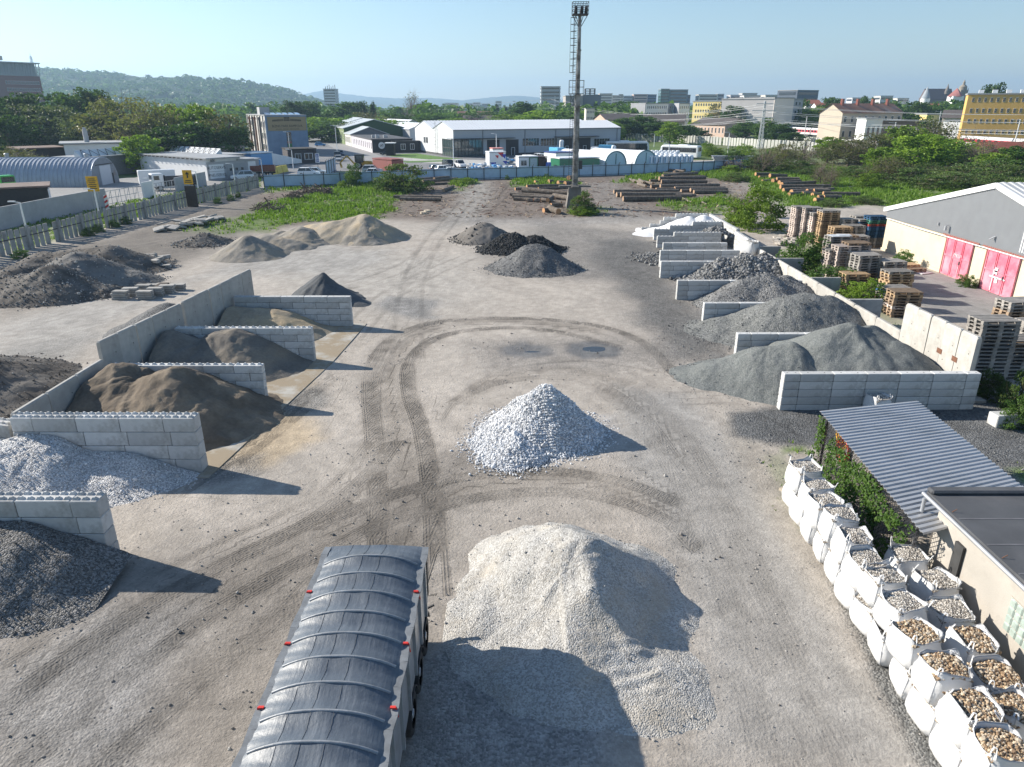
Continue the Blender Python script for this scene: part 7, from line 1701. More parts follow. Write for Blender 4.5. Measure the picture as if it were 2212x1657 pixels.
def sh_dome(z): return max(0, 1 - z ** 2.2) ** .5
PROTO = {}
def tree_proto(key, kind, seed, H, RX, base, nc, per, shape, leaf, clump, twigs=0, trunk=True):
    P, Nn, vv, ww, _, C = crown_mesh(kind, seed, nc, per, shape, leaf, clump=clump); S3 = np.array([RX, RX, H * (1 - base)])
    W3 = P * S3 + np.array([0, 0, H * base]); V, F = leaf_quads(W3, Nn, leaf, seed + 1)
    me = np_mesh('crown', V, F, LM[kind], False, None, {'v': vv, 'w': ww}); tm = None; bm_ = None
    CC = C * S3 + np.array([0, 0, H * base]); rs = np.random.RandomState(seed + 5)
    if trunk:
        m = MB(); r = H * .022; m.cyl((0, 0, -.1), (r, 0, H * max(base, .12) * 1.1), r * 1.5, r, 8); m.cyl((r, 0, H * max(base, .12) * 1.1), (0, r, H * .7), r, r * .35, 7)
        for c in CC[rs.permutation(len(CC))[:9]]:
            z0 = H * max(base, .1) + (c[2] - H * base) * .3; m.cyl((0, 0, z0), tuple(c * .9 + np.array([0, 0, z0 * .1])), r * .5, r * .12, 5)
        tm = m.mesh('trunk', TRUNK)
    if twigs:
        m = MB()
        for i in range(twigs):
            c = CC[rs.randint(len(CC))]; p = Vector(c) * .55 + Vector((0, 0, c[2] * .1)); q = Vector(c) + Vector(rs.normal(size=3)) * RX * .22; m.cyl(p, q, H * .004, H * .0012, 3)
            for k in range(2): s = p.lerp(q, rs.uniform(.4, .9)); m.cyl(s, s + Vector(rs.normal(size=3)) * RX * .16 + Vector((0, 0, RX * .08)), H * .0022, H * .0008, 3)
        bm_ = m.mesh('branches', TWIG)
    PROTO[key] = (me, tm, bm_, H, RX)
for s in range(3):
    tree_proto(('broad', s), 'broad', 10 + s, 14, 5.5, .14, 95, 36, sh_round, .80, .30)
    tree_proto(('mid', s), 'mid', 20 + s, 13, 5.2, .12, 90, 36, sh_round, .75, .30)
    tree_proto(('bright', s), 'bright', 30 + s, 12, 5, .10, 90, 34, sh_round, .70, .28)
    tree_proto(('olive', s), 'olive', 40 + s, 12, 6, .08, 110, 26, sh_wide, .55, .27, 160)
    tree_proto(('bush', s), 'mid', 60 + s, 3, 1.6, .0, 80, 40, sh_dome, .17, .30, 25)
    tree_proto(('brightbush', s), 'bright', 70 + s, 4, 2.0, .0, 95, 44, sh_dome, .20, .27, 35)
    tree_proto(('scrub', s), 'scrub', 80 + s, 3, 3.2, .0, 100, 34, sh_dome, .26, .24, 90)
    tree_proto(('bare', s), 'olive', 90 + s, 7, 3.4, .05, 60, 12, sh_wide, .26, .24, 260)
tree_proto(('willow', 0), 'willow', 50, 15, 8, .05, 190, 40, sh_wide, .50, .22, 60); tree_proto(('willow', 1), 'willow', 51, 15, 8, .05, 180, 38, sh_wide, .55, .22, 40)
tree_proto(('poplar', 0), 'broad', 55, 22, 2.2, .05, 60, 34, sh_col, .9, .32)
KN = {'broad': 'tree', 'mid': 'tree', 'bright': 'tree', 'olive': 'tree', 'willow': 'willow_tree', 'poplar': 'poplar_tree', 'bush': 'shrub', 'brightbush': 'shrub', 'scrub': 'shrub', 'bare': 'sparse_tree'}
NP_ = {'willow': 2, 'poplar': 1}
_tn = [0]
def plant(kind, x, y, h, w, label, group=None, z=0):
    _tn[0] += 1; s = _tn[0] % NP_.get(kind, 3); me, tm, bm_, H, RX = PROTO[(kind, s)]
    t = thing(KN[kind], label, 'shrub' if KN[kind] == 'shrub' else 'tree', (x, y, z), rnd.uniform(0, 6.28), group); t.scale = (w / 2 / RX, w / 2 / RX, h / H)
    link('crown' if KN[kind] != 'shrub' else 'foliage', me, t)
    if tm and KN[kind] != 'shrub': link('trunk', tm, t)
    if bm_: link('branches', bm_, t)
    return t
def TV(kind, vx, vtop, wv, y, label, group=None):
    x, z = at_y(vx, vtop, y); dep = y * math.cos(PITCH) + CH * math.sin(PITCH); return plant(kind, x, y, max(z, 1), wv / CF * dep * 1.12, label, group)
def BV(kind, vx, vb, vt, wv, label, group=None):
    x, y = g(vx, vb); return TV(kind, vx, vt, wv, y + .2, label, group)
G1 = 'trees behind the left compound'
for i, (k, vx, vt, w, y) in enumerate([('broad', -35, 212, 130, 195), ('broad', 38, 199, 110, 205), ('broad', 132, 190, 115, 225), ('broad', 190, 194, 95, 230), ('broad', 222, 212, 60, 240), ('broad', 10, 240, 100, 180), ('broad', 205, 250, 90, 195), ('broad', 415, 262, 120, 180), ('broad', 500, 268, 62, 186), ('broad', 355, 275, 100, 178)]):
    TV(k, vx, vt, w, y, ORD[i] + ' dark green tree of the wood behind the left compound' + (', tallest' if vt == 190 else ''), G1)
TV('willow', 95, 217, 185, 198, 'big grey green willow in front of the dark wood left', G1); TV('willow', 160, 262, 120, 192, 'smaller grey green willow before the big one', G1)
for i, (vx, vt, w, y) in enumerate([(250, 208, 165, 192), (335, 225, 110, 188), (475, 240, 110, 190), (300, 245, 120, 184)]): TV('olive', vx, vt, w, y, ORD[i] + ' brownish olive tree with twiggy crown behind the sheds', G1)
for i, (vx, vt, w, y) in enumerate([(362, 222, 70, 200), (395, 228, 80, 198), (432, 224, 90, 196)]): TV('bright', vx, vt, w, y, ORD[i] + ' yellow green tree top from the left above the brown trees', G1)
TV('bright', 300, 289, 85, 165, 'low yellow green tree right of the round chimney', G1); TV('olive', 25, 318, 110, 152, 'yellowish shrub tree behind the hangar at the left edge', G1); TV('olive', 82, 335, 60, 150, 'small yellowish shrub behind the hangar', G1)
G2 = 'trees in the middle distance'
mid = [('broad', 600, 240, 60, 400), ('broad', 628, 219, 60, 390), ('broad', 660, 213, 58, 400), ('bright', 692, 252, 92, 330), ('mid', 720, 236, 60, 420), ('broad', 746, 222, 64, 410), ('broad', 770, 214, 46, 440), ('mid', 762, 250, 80, 345), ('olive', 788, 244, 90, 355), ('mid', 835, 240, 70, 400), ('poplar', 803, 218, 16, 430), ('bright', 826, 256, 70, 345), ('broad', 860, 246, 70, 370), ('mid', 905, 250, 80, 380), ('mid', 945, 242, 80, 430), ('bright', 985, 254, 90, 380), ('broad', 1020, 244, 70, 440), ('mid', 1060, 242, 80, 450), ('broad', 1130, 219, 60, 430), ('bright', 1100, 246, 100, 375), ('bright', 1165, 236, 90, 365), ('mid', 1205, 238, 90, 380), ('bright', 645, 262, 80, 320), ('bright', 940, 258, 110, 345), ('mid', 720, 262, 110, 315), ('olive', 775, 262, 90, 310), ('mid', 870, 262, 100, 320), ('mid', 1050, 258, 110, 340), ('olive', 570, 255, 60, 420), ('broad', 1010, 258, 80, 350)]
adj = {'broad': 'dark green', 'mid': 'mid green', 'bright': 'bright green', 'olive': 'brownish', 'poplar': 'slim pointed'}
cnt = {}
for k, vx, vt, w, y in sorted(mid, key=lambda q: q[1]):
    cnt[k] = cnt.get(k, 0) + 1; TV(k, vx, vt, w, y, '%s %s tree from the left behind the office block and warehouse' % (ORD[cnt[k] - 1], adj[k]), G2)
TV('bare', 888, 200, 46, 470, 'tall thin tree full of mistletoe balls above the warehouse sheds', G2)
for i, vx in enumerate((716, 724, 1073, 1092, 1103)): TV('poplar', vx, 224 + (i % 2) * 3, 12, 620, ORD[i] + ' slim poplar from the left on the hazy skyline', G2)
G3 = 'trees by the railway'
rt = [('broad', 1345, 254, 70, 330), ('broad', 1385, 252, 80, 335), ('broad', 1425, 262, 80, 325), ('broad', 1465, 268, 80, 325), ('broad', 1502, 278, 60, 320), ('bright', 1318, 262, 60, 315), ('broad', 1308, 226, 70, 500), ('mid', 1352, 220, 90, 520), ('broad', 1392, 226, 70, 520), ('mid', 1330, 236, 70, 470), ('olive', 1552, 220, 48, 420), ('broad', 1585, 230, 55, 410), ('mid', 1612, 262, 60, 350), ('broad', 1797, 205, 52, 420), ('mid', 1740, 214, 34, 430), ('mid', 1715, 226, 44, 420), ('bright', 1768, 230, 56, 400), ('broad', 1690, 268, 60, 300), ('broad', 1712, 285, 50, 290), ('mid', 1655, 256, 50, 330), ('broad', 1985, 214, 60, 420), ('mid', 1872, 208, 36, 480), ('broad', 2152, 182, 62, 420), ('mid', 1920, 216, 60, 450), ('mid', 2035, 222, 70, 430), ('broad', 2075, 226, 60, 410), ('mid', 1985, 248, 60, 330), ('bright', 1450, 262, 60, 300), ('mid', 1535, 250, 44, 400), ('bright', 1500, 262, 40, 380)]
cnt = {}
for k, vx, vt, w, y in sorted(rt, key=lambda q: q[1]):
    cnt[k] = cnt.get(k, 0) + 1; TV(k, vx, vt, w, y, '%s %s tree from the mast rightwards among the railway and town trees' % (ORD[cnt[k] - 1], adj[k]), G3)
G4 = 'shrubs and trees on the green slope'
sl = [('bare', 1655, 375, 318, 70), ('olive', 1700, 366, 308, 66), ('bare', 1742, 358, 298, 84), ('bright', 1795, 352, 294, 66), ('olive', 1840, 358, 298, 96), ('olive', 1882, 354, 286, 84), ('bright', 1906, 374, 316, 66), ('bright', 1960, 352, 268, 96), ('bright', 1995, 374, 288, 115), ('olive', 2025, 348, 262, 100), ('bright', 2062, 362, 298, 105), ('bare', 2092, 352, 278, 92), ('bare', 2132, 378, 306, 96), ('bright', 2156, 384, 328, 80), ('mid', 2205, 388, 316, 96), ('bare', 2245, 362, 296, 110),
      ('bare', 1778, 400, 346, 46), ('bare', 1800, 404, 350, 44), ('brightbush', 1882, 408, 368, 56), ('brightbush', 1470, 329, 300, 30), ('brightbush', 1530, 336, 306, 34), ('brightbush', 1545, 338, 316, 44), ('bush', 1585, 352, 316, 40), ('brightbush', 1610, 345, 310, 44), ('bush', 1365, 320, 300, 30), ('mid', 1640, 372, 335, 60), ('bush', 1670, 350, 318, 44), ('olive', 1925, 392, 340, 80)]
cnt = {}
for k, vx, vb, vt, w in sl:
    cnt[k] = cnt.get(k, 0) + 1; nm = {'bare': 'half bare twiggy tree', 'olive': 'olive brown tree', 'bright': 'bright green tree', 'mid': 'mid green tree', 'brightbush': 'bright green shrub', 'bush': 'mid green shrub'}[k]
    BV(k, vx, vb, vt, w, '%s %s counted along the green slope behind the logs' % (ORD[cnt[k] - 1], nm), G4)
for i, (vx, vb, vt, w) in enumerate([(1965, 396, 362, 130), (2060, 408, 372, 150), (2145, 416, 378, 130), (2215, 428, 384, 120), (1850, 386, 358, 100), (1760, 380, 360, 80), (1590, 392, 372, 60), (2110, 396, 350, 130), (2010, 384, 352, 100), (2190, 402, 356, 120), (1720, 372, 345, 70), (1870, 440, 424, 70), (1800, 446, 430, 60)]):
    BV('scrub', vx, vb, vt, w, ORD[i] + ' low tangled scrub patch on the green slope right', G4)
# single shrubs in the yard
BV('brightbush', 1648, 496, 392, 98, 'big bright yellow green shrub beside the white sand bay'); BV('brightbush', 1598, 486, 432, 66, 'smaller bright shrub left of the big one'); BV('bare', 1612, 482, 408, 78, 'leafless pinkish twiggy shrub between the bright shrubs')
BV('bush', 1606, 486, 446, 50, 'dark green lower shrub under the bright one')
BV('bush', 1742, 594, 500, 92, 'tall dark green shrub between the bay wall and the pale pallets'); BV('bush', 1752, 596, 540, 80, 'round dark shrub at the foot of the tall one'); BV('bush', 1795, 626, 574, 112, 'broad mid green shrub behind the coarse stone bay'); BV('brightbush', 1876, 664, 600, 92, 'bright green shrub before the orange pallets')
BV('bush', 1955, 574, 538, 38, 'round green creeper bush on the cream hall wall'); BV('bush', 2080, 619, 606, 26, 'left of two small weeds between the pink doors'); BV('bush', 2098, 622, 609, 24, 'right of two small weeds between the pink doors')
BV('scrub', 2222, 890, 800, 80, 'tangled scrub behind the loose concrete block'); BV('scrub', 2150, 860, 800, 70, 'shaded scrub under the near pallet stacks'); BV('bush', 2215, 930, 850, 60, 'leafy green bush at the right edge above the lean-to')
BV('scrub', 868, 413, 354, 116, 'large dark green shrub before the pale blue fence'); BV('bush', 850, 412, 375, 70, 'left part shrub beside the large dark one'); BV('bush', 762, 402, 352, 40, 'thin sapling bush before the pale blue fence'); BV('brightbush', 739, 406, 390, 22, 'small bright weed left of the thin sapling')
BV('scrub', 1258, 462, 412, 52, 'ivy like scrub beside the mast foot'); BV('brightbush', 1262, 464, 446, 56, 'bright low weeds before the mast foot'); BV('brightbush', 1003, 397, 384, 56, 'bright green weed mound right of the grey logs'); BV('brightbush', 1580, 372, 356, 46, 'green weed mound at the end of the blue fence')
for i, (vx, vb, s) in enumerate([(610, 402, 24), (655, 396, 12), (1095, 389, 10), (1180, 386, 14), (40, 560, 34), (188, 510, 26), (212, 502, 24), (268, 485, 28), (243, 492, 24), (470, 440, 18), (497, 434, 16), (515, 428, 12)]):
    BV('bush', vx, vb, vb - s * .55, s, ORD[i] + ' small weed bush growing at the foot of a boundary fence', 'weeds along the fences')
# ivy on the lean-to
rs = np.random.RandomState(4); A0 = SHED[0] + Vector((.1, -.1, 0)); B0 = SHED[3] + Vector((.1, 0, 0)); n = 5200; tt = rs.rand(n); zz = rs.rand(n) ** 1.3 * 2.2
dens = fbm(tt * 9, zz * 1.3, 4, 3); keep = (dens > .47) | (zz < .5) & (rs.rand(n) < .6); tt, zz = tt[keep], zz[keep]
P = np.stack([A0.x + (B0.x - A0.x) * tt - np.abs(rs.normal(0, .10, len(tt))) - .35 * (zz < .7) * rs.rand(len(tt)), A0.y + (B0.y - A0.y) * tt, zz], 1)
V, F = leaf_quads(P, np.stack([-np.ones(len(P)), rs.normal(size=len(P)) * .6, .5 + rs.normal(size=len(P)) * .5], 1), .13, 6)
tag(link('ivy', np_mesh('ivy', V, F, LM['mid'], False, None, {'v': rs.rand(len(F)), 'w': rs.rand(len(F))})), 'green ivy climbing the wire side of the lean-to', 'climbing plant')
# grass
GM = leafmat('grass_blades', (.08, .15, .02), (.17, .28, .04), (.26, .23, .12))
rs = np.random.RandomState(9); wts = np.clip(grassy - .25, 0, 1); area = np.gradient(GX, axis=1).ravel() * np.gradient(GY, axis=0).ravel(); pr = wts * area; pr *= np.where(gy < 40, 6, 1) * np.clip(fbm(gx * .35, gy * .35, 33, 4) * 2.6 - .65, .05, 1.6); pr /= pr.sum()
n = 26000; ci = rs.choice(len(gx), n, p=pr); bx = gx[ci] + rs.normal(0, .35, n); by = gy[ci] + rs.normal(0, .45, n); near = np.clip(by / 110, .35, 1.3)
hgt = rs.uniform(.15, .55, n) * near * (.5 + fbm(bx * .15, by * .15, 35, 3)); V = []; K = 3; F = []
for k in range(K):
    a = rs.rand(n) * 6.28; w_ = rs.uniform(.05, .16, n) * near; dx, dy = np.cos(a) * w_, np.sin(a) * w_; lx, ly = rs.normal(0, .16, n) * near, rs.normal(0, .16, n) * near; ox, oy = rs.normal(0, .14, n), rs.normal(0, .14, n)
    V.append(np.stack([np.stack([bx + ox - dx, by + oy - dy, np.full(n, -.02)], 1), np.stack([bx + ox + dx, by + oy + dy, np.full(n, -.02)], 1), np.stack([bx + ox + lx, by + oy + ly, hgt], 1)], 1).reshape(-1, 3))
V = np.concatenate(V); F = np.arange(len(V)).reshape(-1, 3)
tag(link('grass', np_mesh('grass', V, F, GM, False, None, {'v': rs.rand(len(F)), 'w': np.clip(rs.rand(len(F)) * .72, 0, 1)})), 'rough green grass between the logs, heaps and fences', 'grass', kind='stuff')
# strewn grit and chips
def strew(n, box, size, cols, label, seed, name):
    rs = np.random.RandomState(seed); X = []
    px = rs.uniform(box[0], box[1], n); py = box[2] + (box[3] - box[2]) * rs.rand(n) ** 1.4; k = fbm(px * .4, py * .4, seed, 4) > .47; px, py = px[k], py[k]
    V, F, v = scatter_rocks(np.stack([px, py, np.zeros(len(px)) - .005], 1), size, seed, .35)
    tag(link(name, np_mesh(name, V, F, stone_mat(name + '_stone', cols), False, None, {'v': v})), label, 'gravel', kind='stuff')
strew(5200, (-22, 12, 9, 48), .05, [(.16, .15, .14), (.27, .25, .23), (.40, .38, .35)], 'loose small stones strewn over the yard', 61, 'gravel')
strew(2600, (9, 24, 24, 62), .055, [(.10, .10, .10), (.18, .18, .175), (.26, .26, .25)], 'loose grey grit strewn before the right bays', 62, 'gravel')
rs = np.random.RandomState(63); m = MB()
for i in range(1500):
    vx = rs.uniform(560, 1600); vy = rs.uniform(392, 470); x, y = g(vx, vy); d_ = Vector((rs.normal(), rs.normal(), rs.normal() * .2)).normalized() * rs.uniform(.08, .55); m.bar(Vector((x, y, .05)) - d_, Vector((x, y, .07)) + d_, rs.uniform(.04, .14), .05, int(rs.rand() * 3))
tag(m.build('bark_litter', [DRY, mat('pale_chips', (.40, .31, .22), .9), mat('red_bark', (.17, .085, .055), .9)]), 'bark chips and twigs littering the log yard', 'bark litter', kind='stuff')
# ================================================================== town, railway, hills, air
def block(name, label, A, B, depth, h, wall, floors, bays, roof=None, cat='building', side=None, margin=.06, wf=.5, hf=.45, rows=False, sidewin=0, z0=0, base=0.0):
    """block of flats: front A-B facing the camera, windows as parts (rows: one part per storey)"""
    A = Vector((*A, 0)); B = Vector((*B, 0)); d = B - A; L = d.length; t = thing(name, label, cat, A, math.atan2(d.y, d.x))
    m = MB(); m.box((L / 2, depth / 2, h / 2), (L, depth, h)); m.build('wall', wall, t)
    if side: m = MB(); m.box((-.1, depth / 2, h / 2), (.3, depth, h + .02)); m.box((L + .1, depth / 2, h / 2), (.3, depth, h + .02)); m.build('side_wall', side, t)
    m = MB(); m.box((L / 2, depth / 2, h + .25), (L + .6, depth + .6, .5)); m.build('roof', roof or ROOFG, t)
    fh = (h - base) / floors
    for f in range(floors):
        zc = base + fh * (f + .52)
        if rows:
            m = MB(); m.box((L / 2, -.05, zc), (L * (1 - 2 * margin), .12, fh * hf)); m.build('window_row', GLASS, t)
            if sidewin: m = MB(); m.box((-.3, depth / 2, zc), (.12, depth * .8, fh * hf)); m.box((L + .3, depth / 2, zc), (.12, depth * .8, fh * hf)); m.build('window_row', GLASS, t)
        else:
            bw = L * (1 - 2 * margin) / bays
            for b in range(bays): window(t, L * margin + bw * (b + .5), zc, bw * wf, fh * hf, -.06)
    return t, L
def yv(vx, y): return (at_y(vx, 230, y)[0], y)
def ht(vt, y): return at_y(1105, vt, y)[1]
def W_(nm, c): return mat(nm, tuple(min(.8, q * 1.3) for q in c), .85, .05, .2)
# tall far blocks
def far(label, v0, v1, vt, y, wall, floors, depth=16, roof=None, skew=0, bays=0, hf=.34):
    return block('tower_block', label, yv(v0, y), yv(v1, y + skew), depth, ht(vt, y), wall, floors, bays, roof, rows=not bays, hf=hf, sidewin=1)
t, L = far('grey slab tower with roof aerials above the left tree line', 701, 727, 193, 900, W_('tower_grey', (.38, .39, .41)), 11, 14)
m = MB()
for i in range(6): m.bar((2 + i * 2.2, 4, ht(193, 900)), (2 + i * 2.2, 4, ht(193, 900) + 3 + i % 3), .5)
m.build('aerial', DARKSTEEL, t)
far('dark windowed office tower left of the mast', 1168, 1209, 188, 700, W_('office_grey', (.36, .36, .37)), 10, 16, hf=.36)
t, L = far('large windowless grey concrete block right of the mast', 1221, 1258, 208, 560, W_('bare_concrete', (.27, .245, .225)), 1, 30); 
t, L = far('dark grey tall part of the concrete block right of the mast', 1258.5, 1297, 206, 566, W_('dark_concrete', (.16, .165, .18)), 1, 24, hf=.02); m = MB(); rail_box(m, 2, 9, 3, 9, ht(206, 566), ht(192, 566), 3, 3, .5); m.build('roof_frame', DARKSTEEL, t)
block('low_house', 'small pale house front under the concrete block', yv(1266, 420), yv(1284, 420), 10, ht(236, 420), W_('pale_house', (.52, .49, .42)), 4, 5)
far('pale twin tower block, left of the pair on the skyline', 1294, 1321, 203, 950, W_('panel_pale', (.52, .47, .44)), 9); far('pale wide tower block, right of the pair on the skyline', 1321, 1345, 207, 980, W_('panel_pale2', (.52, .48, .43)), 8); far('grey end of the pale tower blocks on the skyline', 1345, 1364, 208, 1000, W_('panel_grey', (.38, .40, .42)), 8)
far('pink fronted tower block left of the glass tower', 1367, 1397, 204.5, 1000, W_('panel_pink', (.48, .35, .31)), 9); far('dark blue tower block left of the glass tower', 1397, 1416, 205, 1010, W_('panel_blue', (.12, .16, .24)), 9)
far('green glass front half of the office tower', 1425, 1443, 193, 900, mat('green_glass', (.08, .16, .16), .15, .05, .1), 10, hf=.35); far('blue glass stepped office tower on the skyline', 1443.5, 1483, 194.5, 905, mat('blue_glass', (.12, .19, .25), .15, .05, .1), 9, hf=.4); far('lower grey wing of the glass office tower', 1483.5, 1489, 206, 912, W_('panel_dark', (.20, .23, .27)), 6)
far('pale long tower block above the yellow flats', 1507, 1548, 205, 900, W_('panel_pale3', (.48, .46, .42)), 8); far('grey end tower block above the yellow flats', 1548, 1561, 204, 910, W_('panel_grey2', (.34, .36, .38)), 8)
far('dark office building with window bands on the right skyline', 1718, 1763, 195.5, 760, W_('dark_office', (.07, .085, .11)), 5, 25, hf=.42, skew=15)
for i, (v0, v1, vt, y) in enumerate([(1003, 1020, 224, 1500), (1021, 1037, 222, 1550), (1040, 1056, 225, 1500), (1070, 1083, 219, 1600), (960, 990, 223, 1600), (1575, 1600, 206, 900), (1604, 1640, 207, 880), (1650, 1700, 206, 860), (1838, 1862, 212, 900), (1898, 1925, 208, 850), (1935, 1960, 213, 900), (1600, 1632, 202, 1000)]):
    far(ORD[i] + ' of the small hazy blocks along the far skyline', v0, v1, vt, y, W_('hazy%d' % (i % 3), [(.45, .44, .43), (.52, .49, .45), (.40, .40, .42)][i % 3]), 5, hf=.4)
# flats nearer by
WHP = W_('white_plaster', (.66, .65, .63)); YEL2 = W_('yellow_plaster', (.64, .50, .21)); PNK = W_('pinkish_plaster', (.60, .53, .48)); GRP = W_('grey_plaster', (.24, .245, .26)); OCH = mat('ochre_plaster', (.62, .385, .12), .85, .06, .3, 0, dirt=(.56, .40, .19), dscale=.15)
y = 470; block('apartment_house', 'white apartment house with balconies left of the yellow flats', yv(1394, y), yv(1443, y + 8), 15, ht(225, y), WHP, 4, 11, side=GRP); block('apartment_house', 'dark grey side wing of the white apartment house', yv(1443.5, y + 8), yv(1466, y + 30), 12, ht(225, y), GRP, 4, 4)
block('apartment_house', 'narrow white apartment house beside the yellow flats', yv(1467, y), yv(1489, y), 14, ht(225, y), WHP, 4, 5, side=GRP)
block('apartment_house', 'yellow five storey flats behind the railway', yv(1496, 440), yv(1571, 425), 14, ht(220, 440), YEL2, 5, 12)
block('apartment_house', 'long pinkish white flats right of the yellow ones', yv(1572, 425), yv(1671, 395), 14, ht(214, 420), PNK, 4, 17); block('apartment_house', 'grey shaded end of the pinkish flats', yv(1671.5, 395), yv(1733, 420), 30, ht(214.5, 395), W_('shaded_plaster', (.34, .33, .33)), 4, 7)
t, L = block('apartment_house', 'ochre yellow five storey flats at the right edge', yv(2086, 275), yv(2290, 262), 14, ht(205, 275), OCH, 5, 14, wf=.42, hf=.42, margin=.03)
m = MB()
for i in range(7): m.box((4 + i * 4.2, 4, ht(205, 275) + 1.0), (1.6, 1.2, 1.3))
m.build('chimney', WHP, t)
def pitched(name, label, A, B, depth, he, hr_, wall, roofm, cat='house', bays=0, floors=1, chim=0, hip=0.0):
    A = Vector((*A, 0)); B = Vector((*B, 0)); d = B - A; L = d.length; t = thing(name, label, cat, A, math.atan2(d.y, d.x))
    m = MB(); m.box((L / 2, depth / 2, he / 2), (L, depth, he)); m.add([(0, 0, he), (0, depth, he), (hip, depth / 2, hr_)], [(0, 1, 2)]); m.add([(L, 0, he), (L, depth, he), (L - hip, depth / 2, hr_)], [(0, 2, 1)]); m.build('wall', wall, t)
    m = MB(); o = .6
    m.add([(-o, -o, he - .2), (L + o, -o, he - .2), (L + o - hip, depth / 2, hr_ + .1), (-o + hip, depth / 2, hr_ + .1), (L + o, depth + o, he - .2), (-o, depth + o, he - .2)], [(0, 1, 2, 3), (3, 2, 4, 5)] + ([(0, 3, 5), (1, 4, 2)] if hip else [])); rf = m.build('roof', roofm, t)
    for i in range(chim): m = MB(); m.box((L * (i + .5) / chim, depth * .42, hr_ + .6), (1.2, 1.0, 2.6)); m.build('chimney', paint('brick red', (.22, .07, .05)), rf)
    for f in range(floors):
        for b in range(bays): window(t, L * (b + .5) / bays, he * (f + .55) / floors, L / bays * .35, he / floors * .45, -.05)
    return t
RUSTR = mat('rusty_sheet_roof', (.30, .16, .11), .8, .25, .15, 0, dirt=(.36, .32, .29), dscale=.12); REDT = mat('red_tiles', (.28, .09, .055), .85, .15, .3); GRT = mat('dark_tiles', (.10, .085, .08), .85, .15, .3)
pitched('station_house', 'long station house with rusty patched roof and chimneys', yv(1822, 315), yv(1952, 330), 12, ht(244, 315), ht(224, 320), W_('tan_plaster', (.42, .36, .29)), RUSTR, 'house', 9, 2, 4)
block('white_ruin', 'low white ruined building by the train', yv(1876, 296), yv(1912, 296), 8, ht(258, 296), WHP, 1, 3)
simple_building('low_shed', 'long low shed with pale roof beside the white ruin', yv(1912, 300), yv(1990, 305), 10, ht(262, 300), W_('shed_dark', (.12, .11, .10)), ROOFG, 'shed')
pitched('railway_shed', 'long low brown roofed railway shed under the yellow flats', yv(1494, 380), yv(1570, 360), 18, ht(268, 380), ht(255, 385), W_('pale_brick', (.42, .31, .25)), GRT, 'shed', 10, 1)
pitched('railway_shed', 'brown roofed railway shed with skylights under the white flats', yv(1390, 390), yv(1480, 385), 18, ht(262, 390), ht(247, 395), W_('pale_brick', (.42, .31, .25)), GRT, 'shed', 0)
pitched('railway_shed', 'dark roofed shed behind the warehouse right end', yv(1310, 370), yv(1385, 375), 16, ht(258, 370), ht(246, 375), W_('pale_brick', (.42, .31, .25)), GRT, 'shed', 0)
pitched('old_hall', 'brown roofed old hall behind the trees above the warehouse', yv(985, 480), yv(1060, 480), 18, ht(250, 480), ht(241, 485), GRT, mat('brown_tiles', (.16, .085, .065), .85, .2, .3), 'hall', 0)
pitched('old_hall', 'long rust brown hall wall in front of the old hall', yv(1000, 430), yv(1085, 430), 12, ht(256, 430), ht(250, 435), paint('brick red', (.22, .07, .05)), GRT, 'hall', 0)
block('yellow_shed', 'small yellow gable house right of the station house', yv(2006, 330), yv(2032, 330), 10, ht(248, 330), YEL2, 1, 2); simple_building('white_hut', 'white flat roofed hut beside the ochre flats', yv(2044, 310), yv(2085, 305), 10, ht(262, 310), WHP, ROOFG, 'hut')
pitched('grey_house', 'grey roofed house before the church', yv(2040, 360), yv(2088, 355), 12, ht(254, 360), ht(238, 365), W_('tan_plaster', (.42, .36, .29)), GRT, 'house', 3, 1)
for i, (v0, v1, ve, vr, y_, mt_) in enumerate([(1742, 1772, 224, 216, 560, REDT), (1765, 1790, 232, 222, 520, REDT), (1860, 1880, 236, 228, 500, REDT), (2000, 2020, 236, 226, 520, REDT), (2012, 2040, 232, 224, 600, REDT)]):
    pitched('town_house', ORD[i] + ' red roofed town house from the left among the town trees', yv(v0, y_), yv(v1, y_), 12, ht(ve, y_), ht(vr, y_), WHP, mt_, 'house', 3, 1)
# church
yc = 900; ch = thing('church', 'gothic church with steep dark roof, slim spire and ornate tower', 'church', (*yv(2040, yc), 0)); sc_ = yc / CF
def px(v): return (v - 2040) * sc_
DKS = W_('dark_stone', (.13, .115, .105)); m = MB(); e, r_ = ht(215, yc), ht(203.5, yc)
m.box((px(2028), 8, e / 2), (px(2056) - px(2000), 16, e)); m.build('nave', DKS, ch); m = MB(); m.extrude([(-9, e), (9, e), (0, r_ + 6)], (px(2000), 8), (px(2054), 8)); m.build('roof', W_('church_roof', (.10, .075, .075)), ch)
def spire(mm, v, vb, vt, w, n=8): mm.cyl((px(v), 4, ht(vb, yc)), (px(v), 4, ht(vt, yc)), w, .15, n)
m = MB(); m.cyl((px(2042), 4, r_), (px(2042), 4, ht(196, yc)), 2.6, 2.4, 8); spire(m, 2042, 196, 181, 2.4); m.build('roof_spire', DKS, ch)
m = MB(); m.box((px(2073), 4, ht(195, yc) / 2), (8.5, 8.5, ht(195, yc))); m.cyl((px(2073), 4, ht(195, yc)), (px(2073), 4, ht(188, yc)), 4.6, 4.2, 8); m.cyl((px(2073), 4, ht(188, yc)), (px(2073), 4, ht(183, yc)), 4.4, 2.0, 8); m.cyl((px(2073), 4, ht(183, yc)), (px(2073), 4, ht(178, yc)), 1.6, 1.4, 8); spire(m, 2073, 178, 172, 1.4)
for s in (-1, 1):
    for q in (-1, 1): m.cyl((px(2073) + s * 4, 4 + q * 4, ht(197, yc)), (px(2073) + s * 4, 4 + q * 4, ht(190, yc)), .7, .1, 5)
